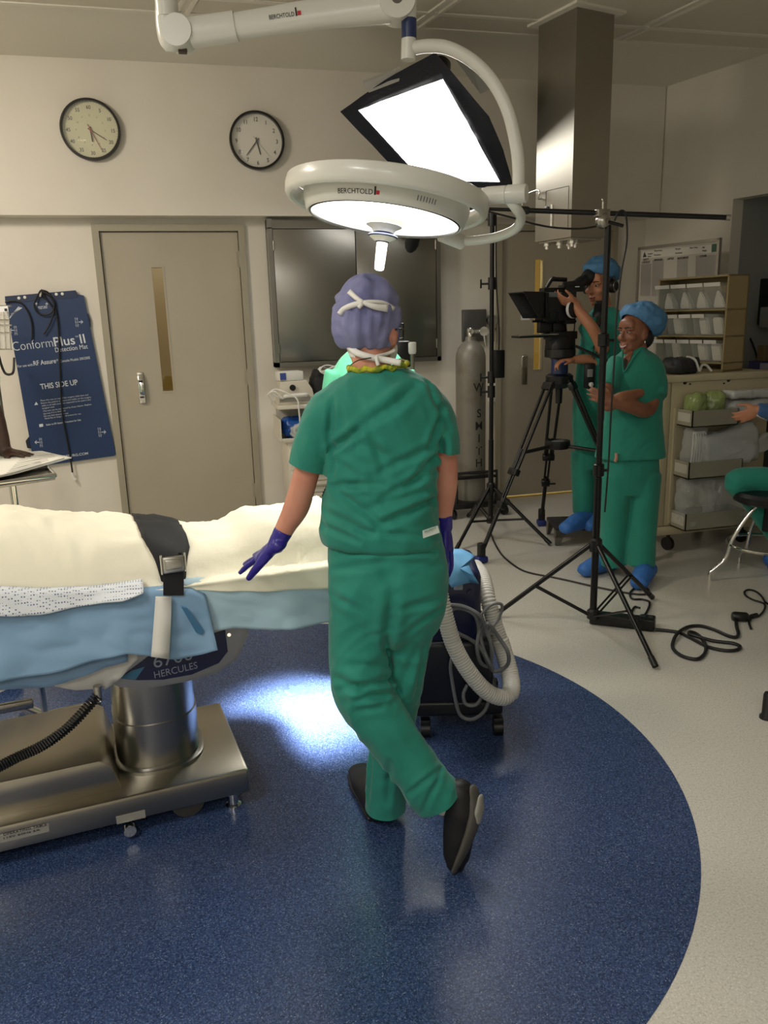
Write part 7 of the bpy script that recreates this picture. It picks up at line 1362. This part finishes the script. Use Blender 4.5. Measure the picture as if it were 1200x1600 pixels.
# ------------------------------------------------------------------ builder for the people standing back
def figure(label, org, skin, head_c, headR, neck_base, arms, torso, sleeves, trousers, legs, mat_, feet, hs=1.0, hands=(), vox=.007, seed=1.0, face=True, smile=False, top_rings=None, neckline=None, base_z=0.0, amp=.006):
    bm = BM()
    if head_c is not None: head_shape(bm, head_c, headR, hs); neck_shape(bm, head_c, headR, neck_base, .052 * hs)
    if torso: stack(bm, [(c, a * .86, b * .84, e) for c, a, b, e in torso], 3)
    for pts, rad in arms: limb(bm, pts, rad, RGT, 16)
    for h in hands: hand_shape(bm, *h[0], **h[1])
    for pts in legs: limb(bm, pts, [.075, .055, .045], RGT, 14)
    for a in feet: limb(bm, [a[0] + Vector((0, 0, .05)), a[0] + a[1] * .1 + Vector((0, 0, .045)), a[0] + a[1] * .2 + Vector((0, 0, .03))], [.036, .036, .03], a[1].cross(Vector((0, 0, 1))), 12)
    p = tag(obj('person', fuse(bm, vox, 8), skin, None, True, 180, org=org), label, 'person')
    bm = BM(); stack(bm, torso, 4, 32)
    for pts, rad in sleeves: limb(bm, pts, rad, RGT, 20, 5, False)
    bm = fuse(bm, .008, 5); folds(bm, amp, 8, (.2, 0, 1), 2.2, seed); folds(bm, amp * .45, 20, (.6, 0, 1), 2.0, seed + 3)
    if neckline: pass
    tp_ = obj('scrub_top', bm, mat_, p, True, 180)
    if trousers:
        bm = BM()
        for t in trousers: (stack(bm, t, 4, 28) if isinstance(t, list) else limb(bm, t[0], t[1], RGT, 20, 6, False))
        bm = fuse(bm, .008, 5); folds(bm, amp, 7, (.1, 0, 1), 2.6, seed + 5); obj('scrub_trousers', bm, mat_, p, True, 180)
    for a in feet:
        if len(a) < 3 or not a[2]: continue
        bm = BM(); l = a[1].normalized(); limb(bm, [a[0] - l * .03 + Vector((0, 0, .06)), a[0] + l * .08 + Vector((0, 0, .065)), a[0] + l * .2 + Vector((0, 0, .042))], [(.058, .058), (.06, .062), (.052, .04)], l.cross(Vector((0, 0, 1))), 22, 7); folds(bm, .007, 22, l.cross(Vector((0, 0, 1))), 2.0, seed + 2); X = coords(bm); X[:, 2] = np.maximum(X[:, 2], a[0].z + .003); setco(bm, X); obj('shoe_cover', bm, m_cover, p, True, 180)
    return p, tp_
# ------------------------------------------------------------------ woman with crossed arms
Wd = 4.60
def Q(px, py, off=0.0): return PD(px, py, Wd + off)
def qm(px, py, off=0.0): return (Q(px + 1, py, off) - Q(px, py, off)).length
def q_ring(y, l, r, b, off=0.0, e=2.2): return (Q((l + r) / 2, y, off), RGT * ((r - l) / 2 * qm((l + r) / 2, y, off)), FWD * b, e)
wf = (-RGT * .86 - FWD * .5).normalized(); WH = Q(991, 519, -.01); WR = basis(wf, 0.02, 0.0)
fwd_w = wf; 
torso_w = [q_ring(714, 930, 1040, .138, 0), q_ring(690, 935, 1037, .132), q_ring(660, 938, 1034, .13), q_ring(630, 944, 1034, .13), q_ring(600, 946, 1038, .13), q_ring(578, 950, 1038, .12), q_ring(560, 958, 1030, .10), q_ring(548, 972, 1014, .07), q_ring(541, 978, 1006, .05)]
LEa, REa = Q(1012, 640, -.12), Q(952, 632, -.20)
arms_w = [([Q(1014, 582, .0), Q(1022, 606, -.03), LEa, Q(985, 634, -.22), Q(956, 628, -.25)], [.036, .042, (.044, .044), (.042, .042), .03]),
          ([Q(962, 572, -.02), Q(950, 600, -.1), Q(948, 632, -.2), Q(970, 622, -.24), Q(1000, 614, -.2)], [.045, .042, .04, .035, .026])]
sleeves_w = [([Q(1012, 574, .0), Q(1024, 594, -.01), Q(1024, 620, -.05)], [(.056, .075), (.062, .078), (.065, .078)]), ([Q(966, 566, -.01), Q(956, 590, -.06), Q(949, 608, -.11)], [(.06, .07), (.058, .068), (.056, .065)])]
hands_w = [((Q(956, 628, -.255), Q(932, 618, -.25) - Q(956, 628, -.255), -FWD, Vector((0, 0, 1))), dict(s=.9, curl=(.35, .35, .4, .45), spread=.05))]
tr_w = [[q_ring(770, 940, 1028, .10, 0), q_ring(735, 940, 1029, .115), q_ring(705, 944, 1027, .112), q_ring(690, 948, 1024, .10)],
        ([Q(962, 740, 0), Q(960, 800, 0), Q(958, 850, .01), Q(957, 882, .02)], [(.098, .10), (.085, .09), (.08, .085), (.078, .085)]), ([Q(1006, 740, 0), Q(1004, 800, -.02), Q(1002, 850, -.05), Q(1001, 884, -.07)], [(.10, .105), (.09, .095), (.085, .09), (.084, .088)])]
legs_w = [[Q(962, 730), Q(960, 800), Q(958, 870, .02)], [Q(1006, 730), Q(1004, 800, -.02), Q(1001, 870, -.07)]]
fA, fB = PZ(950, 892), PZ(1004, 906)
feet_w = [(fA, wf * 1.0, True), (fB + RGT * .02, (-RGT * .5 - FWD * .86), True)]
woman, wtop = figure('smiling person in green scrubs and blue bouffant cap, arms crossed, beside the boom stand', fA, SKIN['brown'], WH, WR, Q(996, 560, 0), arms_w, torso_w, sleeves_w, tr_w, legs_w, m_scrub, feet_w, 0.98, hands_w, .0055, 2.0, amp=.005)
face_parts(woman, WH, WR, .98, smile=True, lipm=M('lip_rose', (150, 84, 76), .4))
bouffant(woman, WH, WR, (.125, .150, .112), m_bouf, 3.0, .016, (0, -.05, .055), (0, .0, -.05), (0, .85, -1))
q = BM(); ellip(q, WH + WR @ Vector((0, -.075, -.03)), (.068, .05, .07), WR, 20); obj('hair', q, m_hair, woman, True, 180)
for s_ in (-1, 1): q = BM(); ellip(q, WH + WR @ Vector((s_ * .078, -.002, -.055)), (.005, .005, .009), WR, 10); obj('earring', q, M('silver', (220, 220, 220), .15, 1.0), woman, True, 180)
# V neckline showing skin and a dark undershirt
wbv = BVHTree.FromObject(wtop, bpy.context.evaluated_depsgraph_get())
def on_wtop(px, py, lift=.004):
    d = ray(px, py).normalized(); h = wbv.ray_cast(CAM - woman.location, d); return h[0] + woman.location - d * lift if h[0] else Q(px, py, -.1)
def vpatch(name, poly, onf, m, parent, lift):
    q = BM(); c_ = [sum(p[0] for p in poly) / len(poly), sum(p[1] for p in poly) / len(poly)]; cv_ = q.verts.new(onf(*c_, lift)); vs_ = [q.verts.new(onf(*p, lift)) for p in poly]
    for k in range(len(vs_)): q.faces.new((vs_[k], vs_[(k + 1) % len(vs_)], cv_))
    bmesh.ops.subdivide_edges(q, edges=q.edges[:], cuts=3, use_grid_fill=True); o = obj(name, q, m, parent, True, 180); thicken(o, .002, 0); return o
vpatch('neckline', [(976, 546), (983, 545), (990, 549), (985, 562), (976, 578), (974, 562)], on_wtop, SKIN['brown'], woman, .004)
vpatch('undershirt', [(976, 560), (981, 563), (977, 577), (974, 572)], on_wtop, m_black, woman, .007)
q = BM(); tube(q, crom([on_wtop(*p, .006) for p in ((973, 545), (973, 562), (975, 581), (984, 568), (995, 552), (1008, 543))], 4), .0045, 8); obj('neckband', q, m_scrub, wtop, True, 180)
q = BM(); tube(q, crom([Q(963, 708, -.13), Q(963, 716, -.135), Q(961, 721, -.13)], 4), [.008, .008, .009, .009, .01, .01, .009, .009, .008], 8); obj('drawstring', q, M('string_pink', (170, 130, 110), .7), woman)
# ------------------------------------------------------------------ camera operator on the step stool
Kd = 5.30
def K(px, py, off=0.0): return PD(px, py, Kd + off)
def km(px, py, off=0.0): return (K(px + 1, py, off) - K(px, py, off)).length
def k_ring(y, l, r, b, off=0.0, e=2.2): return (K((l + r) / 2, y, off), RGT * ((r - l) / 2 * km((l + r) / 2, y, off)), FWD * b, e)
kf = (-RGT * .72 - FWD * .69).normalized(); KH = K(936, 446, .02); KR = basis(kf, .10, 0.0)
torso_k = [k_ring(690, 896, 962, .12), k_ring(660, 894, 964, .125), k_ring(610, 898, 968, .125), k_ring(560, 903, 976, .13), k_ring(520, 908, 986, .13), k_ring(500, 914, 986, .115), k_ring(488, 922, 972, .09), k_ring(479, 932, 956, .06)]
Hc = CP(889, 470, .07)
arms_k = [([K(917, 510, -.02), K(930, 530, -.08), K(942, 545, -.14), K(925, 512, -.19), Hc + (K(908, 486, -.16) - Hc) * .5, Hc + Vector((0, 0, 0.0)) + RGT * .03], [.05, .045, .042, .038, .03, .026]),
          ([K(978, 510, .02), K(975, 550, -.02), K(950, 575, -.06), K(918, 562, -.10), K(896, 562, -.12)], [.05, .045, .042, .034, .026])]
sleeves_k = [([K(920, 505, -.02), K(928, 525, -.06), K(938, 540, -.1)], [(.075, .08), (.07, .075), (.065, .07)]), ([K(976, 506, .02), K(980, 530, .0), K(976, 555, -.02)], [(.07, .08), (.072, .078), (.068, .074)])]
hands_k = [((Hc + RGT * .035 - FWD * .02 + Vector((0, 0, -.02)), (-RGT + Vector((0, 0, .25))), -FWD * .5 + Vector((0, 0, -.6)), -FWD), dict(s=.95, curl=(.5, .5, .55, .55), spread=.04)), ((K(896, 562, -.12), (-RGT - FWD * .2), Vector((0, 0, 1)), -FWD), dict(s=.95, curl=(.6, .6, .65, .65), spread=.03))]
tr_k = [[k_ring(730, 896, 958, .10), k_ring(700, 895, 962, .12), k_ring(672, 897, 962, .12), k_ring(655, 900, 958, .10)], ([K(912, 705), K(912, 760, .02), K(913, 800, .03)], [(.09, .10), (.08, .085), (.078, .08)]), ([K(946, 705), K(947, 760), K(948, 800, .0)], [(.09, .10), (.08, .085), (.078, .08)])]
fo1 = PP(914, 826, Vector((0, 0, zs_)), Vector((0, 0, 1))); fo2 = PP(950, 822, Vector((0, 0, zs_)), Vector((0, 0, 1)))
man, mtop = figure('person in green scrubs with headphones looking through the film camera eyepiece', fo1, SKIN['tan'], KH, KR, K(943, 494, .03), arms_k, torso_k, sleeves_k, tr_k, [[K(912, 700), K(912, 760, .02), K(913, 806, .03)], [K(946, 700), K(947, 760), K(948, 806)]], m_scrub, [(fo1, (-RGT * .8 - FWD * .6), True), (fo2, (-RGT * .8 - FWD * .6), True)], 1.0, hands_k, .006, 6.0)
face_parts(man, KH, KR, 1.0)
bouffant(man, KH, KR, (.118, .138, .108), m_bouf, 8.0, .016, (0, -.025, .072), (0, 0, -.035), (0, .5, -1))
hpn = None
for s_ in (-1, 1):
    q = BM(); lathe(q, [(.036, -.012), (.042, 0), (.042, .025), (.032, .034)], zframe(KH + KR @ Vector((s_ * .080, -.012, -.01)), KR @ Vector((s_, 0, 0))), 22); e_c = obj('ear_cup', q, m_black, man); hpn = hpn or e_c
q = BM(); tube(q, crom([KH + KR @ Vector((s_ * .108 * math.cos(t), -.012, .0 + .165 * math.sin(t))) for s_, t in ((-1, 0.1), (-1, .8), (-1, 1.4), (1, 1.2), (1, .6), (1, 0.1))], 4), .007, 8); obj('headband', q, m_black, man); 
q = BM(); lathe(q, [(.030, .030), (.033, .032), (.033, .036), (.028, .037)], zframe(KH + KR @ Vector((-.080, -.012, -.01)), KR @ Vector((-1, 0, 0))), 22, False); obj('ear_cup_ring', q, m_steel, hpn)
kbv = BVHTree.FromObject(mtop, bpy.context.evaluated_depsgraph_get())
def on_mtop(px, py, lift=.004):
    d = ray(px, py).normalized(); h = kbv.ray_cast(CAM - man.location, d); return h[0] + man.location - d * lift if h[0] else K(px, py, -.1)
vpatch('undershirt', [(930, 470), (944, 470), (950, 480), (940, 505), (932, 518), (926, 495)], on_mtop, m_black, man, .006)
rad_ = thing('radio', 'small black radio hanging on a cord against the camera operator\'s scrubs', 'radio', on_mtop(921, 590, .02)); q = BM(); box(q, on_mtop(921, 587, .025), (.07, .03, .16), RF, .008); obj('radio_case', q, m_black, rad_); q = BM(); box(q, on_mtop(922, 583, .042), (.036, .004, .05), RF, .002); box(q, on_mtop(923, 600, .042), (.03, .004, .02), RF, .002); obj('radio_display', q, M('radio_grey', (130, 130, 128), .4), rad_); q = BM(); ellip(q, on_mtop(924, 601, .046), (.016, .01, .016)); obj('radio_knob', q, m_white, rad_, True, 180)
q = BM(); tube(q, crom([on_mtop(*p, .012) for p in ((926, 488), (930, 520), (927, 550), (924, 566), (920, 575))], 4), .003, 6); tube(q, crom([on_mtop(*p, .012) for p in ((946, 500), (940, 530), (930, 556), (922, 575))], 4), .003, 6); obj('lanyard', q, m_cable, rad_)
# ------------------------------------------------------------------ person beyond the table, hidden by the nurse's head
Fd = 3.35
def G(px, py, off=0.0): return PD(px, py, Fd + off)
def gm(px, py, off=0.0): return (G(px + 1, py, off) - G(px, py, off)).length
def g_ring(y, l, r, b, off=0.0, e=2.2): return (G((l + r) / 2, y, off), RGT * ((r - l) / 2 * gm((l + r) / 2, y, off)), FWD * b, e)
gf = FWD; GH = G(576, 492, .02); GR = basis(gf, .25, 0)
torso_g = [g_ring(740, 520, 634, .11), g_ring(680, 520, 634, .12), g_ring(620, 515, 640, .12), g_ring(585, 518, 637, .115), g_ring(564, 526, 630, .10), g_ring(549, 542, 614, .075), g_ring(542, 556, 600, .05)]
arms_g = [([G(534, 592), G(522, 640, .0), G(530, 690, .02), G(545, 730, .1)], [.03, .04, .038, .03]), ([G(622, 592), G(634, 640), G(630, 690, .02), G(615, 730, .1)], [.03, .04, .038, .03])]
sl_g = [([G(530, 580), G(526, 610), G(524, 645)], [(.06, .07), (.062, .07), (.06, .068)]), ([G(626, 580), G(630, 610), G(632, 645)], [(.06, .07), (.062, .07), (.06, .068)])]
gfoot = [G(555, 850), G(600, 850)]
for v in gfoot: v.z = 0
tr_g = [[g_ring(800, 522, 632, .11), g_ring(760, 522, 632, .12), g_ring(720, 524, 630, .11)], ([G(552, 780), G(554, 900), Vector((gfoot[0].x, gfoot[0].y, .08))], [(.09, .1), (.08, .085), (.075, .08)]), ([G(602, 780), G(600, 900), Vector((gfoot[1].x, gfoot[1].y, .08))], [(.09, .1), (.08, .085), (.075, .08)])]
far, ftop = figure('person in paler green scrubs beyond the table, hidden behind the nurse in front', gfoot[0], SKIN['fair'], GH, GR, G(578, 556, .01), arms_g, torso_g, sl_g, tr_g, [[G(552, 780), G(554, 900), Vector((gfoot[0].x, gfoot[0].y, .1))], [G(602, 780), G(600, 900), Vector((gfoot[1].x, gfoot[1].y, .1))]], m_scrub2, [(gfoot[0], gf, True), (gfoot[1], gf, True)], .9, [((G(545, 730, .1), FWD - Vector((0, 0, .6)), Vector((0, 0, 1)), RGT), dict(s=.9)), ((G(615, 730, .1), FWD - Vector((0, 0, .6)), Vector((0, 0, 1)), -RGT), dict(s=.9))], .008, 4.0)
bouffant(far, GH, GR, (.088, .105, .09), m_bouf, 5.0, .008, (0, -.015, .04))
# ------------------------------------------------------------------ person at the left edge, hand on the papers
hz_ = mz + .045; Hn = PZ(8, 706, hz_); Ld = Hn.dot(FWD)
def L2(px, py, off=0.0): return PD(px, py, Ld + off)
LHd = Vector((PZ(58, 712, mz + .03) - Hn))
LH = L2(-70, 470, .05); LR = basis(RGT * .8 + FWD * .2, .35, 0)
lm = lambda px, py, off=0.0: (L2(px + 1, py, off) - L2(px, py, off)).length
def l_ring(y, l, r, b, off=0.0): return (L2((l + r) / 2, y, off), RGT * ((r - l) / 2 * lm((l + r) / 2, y, off)), FWD * b, 2.2)
lfoot = [L2(-120, 950), L2(-70, 950)]
for v in lfoot: v.z = 0
torso_l = [l_ring(800, -150, -42, .12), l_ring(720, -150, -40, .12), l_ring(640, -152, -36, .12), l_ring(590, -150, -38, .12), l_ring(560, -140, -48, .1), l_ring(545, -120, -66, .07), l_ring(538, -108, -78, .05)]
arms_l = [([L2(-46, 582, -.02), L2(-24, 620, -.02), L2(-8, 650, -.01), L2(0, 682, .0), Hn], [.048, .044, (.036, .036), (.036, .034), .027]), ([L2(-140, 590, .05), L2(-150, 660, .05), L2(-110, 720, .1), L2(-70, 730, .15)], [.048, .044, .038, .028])]
sl_l = [([L2(-52, 580, -.02), L2(-30, 595, -.02), L2(-9, 602, -.02)], [(.07, .07), (.068, .068), (.062, .062)]), ([L2(-138, 582, .04), L2(-148, 620, .05), L2(-150, 660, .05)], [(.06, .07), (.06, .07), (.06, .068)])]
tr_l = [[l_ring(840, -148, -42, .11), l_ring(790, -150, -40, .12), l_ring(750, -148, -42, .11)], ([L2(-122, 820), L2(-121, 900), Vector((lfoot[0].x, lfoot[0].y, .08))], [(.09, .1), (.08, .085), (.075, .08)]), ([L2(-70, 820), L2(-70, 900), Vector((lfoot[1].x, lfoot[1].y, .08))], [(.09, .1), (.08, .085), (.075, .08)])]
left, ltop = figure('person at the left edge in a green sleeve, dark hand resting on the papers', lfoot[0], SKIN['dark'], LH, LR, L2(-92, 550, .03), arms_l, torso_l, sl_l, tr_l, [[L2(-122, 820), L2(-121, 900), Vector((lfoot[0].x, lfoot[0].y, .1))], [L2(-70, 820), L2(-70, 900), Vector((lfoot[1].x, lfoot[1].y, .1))]], m_scrub2, [(lfoot[0], RGT, True), (lfoot[1], RGT, True)], .98, [((Hn, LHd, Vector((0, 0, 1)), -FWD), dict(s=.92, curl=(.16, .14, .16, .2), spread=.14))], .0055, 7.0)
bouffant(left, LH, LR, (.1, .12, .095), m_bouf, 6.0, .012)
# ------------------------------------------------------------------ seated person at the right edge
Ed = SR.dot(FWD) + 0.03
def E2(px, py, off=0.0): return PD(px, py, Ed + off)
em = lambda px, py, off=0.0: (E2(px + 1, py, off) - E2(px, py, off)).length
def e_ring(y, l, r, b, off=0.0): return (E2((l + r) / 2, y, off), RGT * ((r - l) / 2 * em((l + r) / 2, y, off)), FWD * b, 2.2)
EH = E2(1285, 500, 0); ER = basis(-RGT * .95 - FWD * .2, .4, 0)
torso_e = [e_ring(778, 1212, 1300, .13), e_ring(735, 1206, 1305, .13), e_ring(690, 1212, 1305, .125), e_ring(640, 1222, 1308, .125), e_ring(600, 1228, 1310, .115), e_ring(575, 1240, 1300, .09), e_ring(560, 1254, 1290, .06)]
m_blue_top = M('warmup_blue', (48, 84, 130), .8, bump=(500, .1, .0008), sheen=.1)
Hs = E2(1186, 640, -.13)
arms_e = [([E2(1232, 610, -.1), E2(1240, 660, -.13), E2(1226, 668, -.14), E2(1205, 648, -.14), Hs], [.05, .046, .042, .034, .026]), ([E2(1300, 610, .1), E2(1300, 680, .1), E2(1250, 690, .12), E2(1220, 670, .1)], [.05, .044, .038, .028])]
sl_e = [([E2(1234, 608, -.1), E2(1242, 645, -.13), E2(1232, 660, -.14), E2(1208, 645, -.14), E2(1184, 640, -.135)], [(.062, .065), (.06, .06), (.058, .056), (.05, .05), (.036, .036)]), ([E2(1298, 610, .1), E2(1302, 680, .1), E2(1255, 690, .12)], [(.06, .06), (.058, .058), (.045, .045)])]
kn = E2(1150, 752, .02)
efoot = [PD(1262, 900, Ed + .02), PD(1250, 905, Ed + .2)]
for v in efoot: v.z = 0
tr_e = [[e_ring(800, 1210, 1300, .12), e_ring(770, 1206, 1302, .13), e_ring(745, 1212, 1298, .12)], ([E2(1250, 768, -.03), E2(1200, 752, .0), kn, E2(1176, 782, .03), E2(1225, 850, .03), Vector((efoot[0].x, efoot[0].y, .09))], [(.09, .085), (.082, .08), (.07, .07), (.062, .06), (.06, .06), (.06, .065)]), ([E2(1250, 770, .12), E2(1200, 756, .16), E2(1162, 756, .2), E2(1180, 784, .2), E2(1225, 850, .2), Vector((efoot[1].x, efoot[1].y, .09))], [(.09, .085), (.08, .08), (.07, .07), (.062, .06), (.06, .06), (.06, .065)])]
seat, stop_ = figure('person seated on the stool at the right edge, blue sleeve, green trousers', SR, SKIN['tan'], EH, ER, E2(1270, 565, 0), arms_e, torso_e, sl_e, None, [], m_blue_top, [(efoot[0], -RGT, True), (efoot[1], -RGT, True)], .98, [((Hs, E2(1160, 652, -.12) - Hs, -FWD, Vector((0, 0, 1))), dict(s=.92, curl=(.5, .5, .55, .6), spread=.05))], .006, 11.0)
bm = BM()
for t in tr_e: (stack(bm, t, 4, 28) if isinstance(t, list) else limb(bm, t[0], t[1], FWD, 20, 6, False))
bm = fuse(bm, .008, 5); folds(bm, .006, 7, (1, 0, .2), 2.6, 3.0); obj('scrub_trousers', bm, m_scrub, seat, True, 180)
bouffant(seat, EH, ER, (.1, .12, .095), m_bouf, 9.0, .012)
q = BM(); slab(q, [E2(1182, 650, -.16), E2(1225, 668, -.1), E2(1235, 640, .0), E2(1188, 638, -.05)], (0, 0, .004)); tag(obj('paper', q, m_paper, None, False, org=E2(1190, 650, -.1)), 'white paper held by the seated person at the right edge', 'paper')
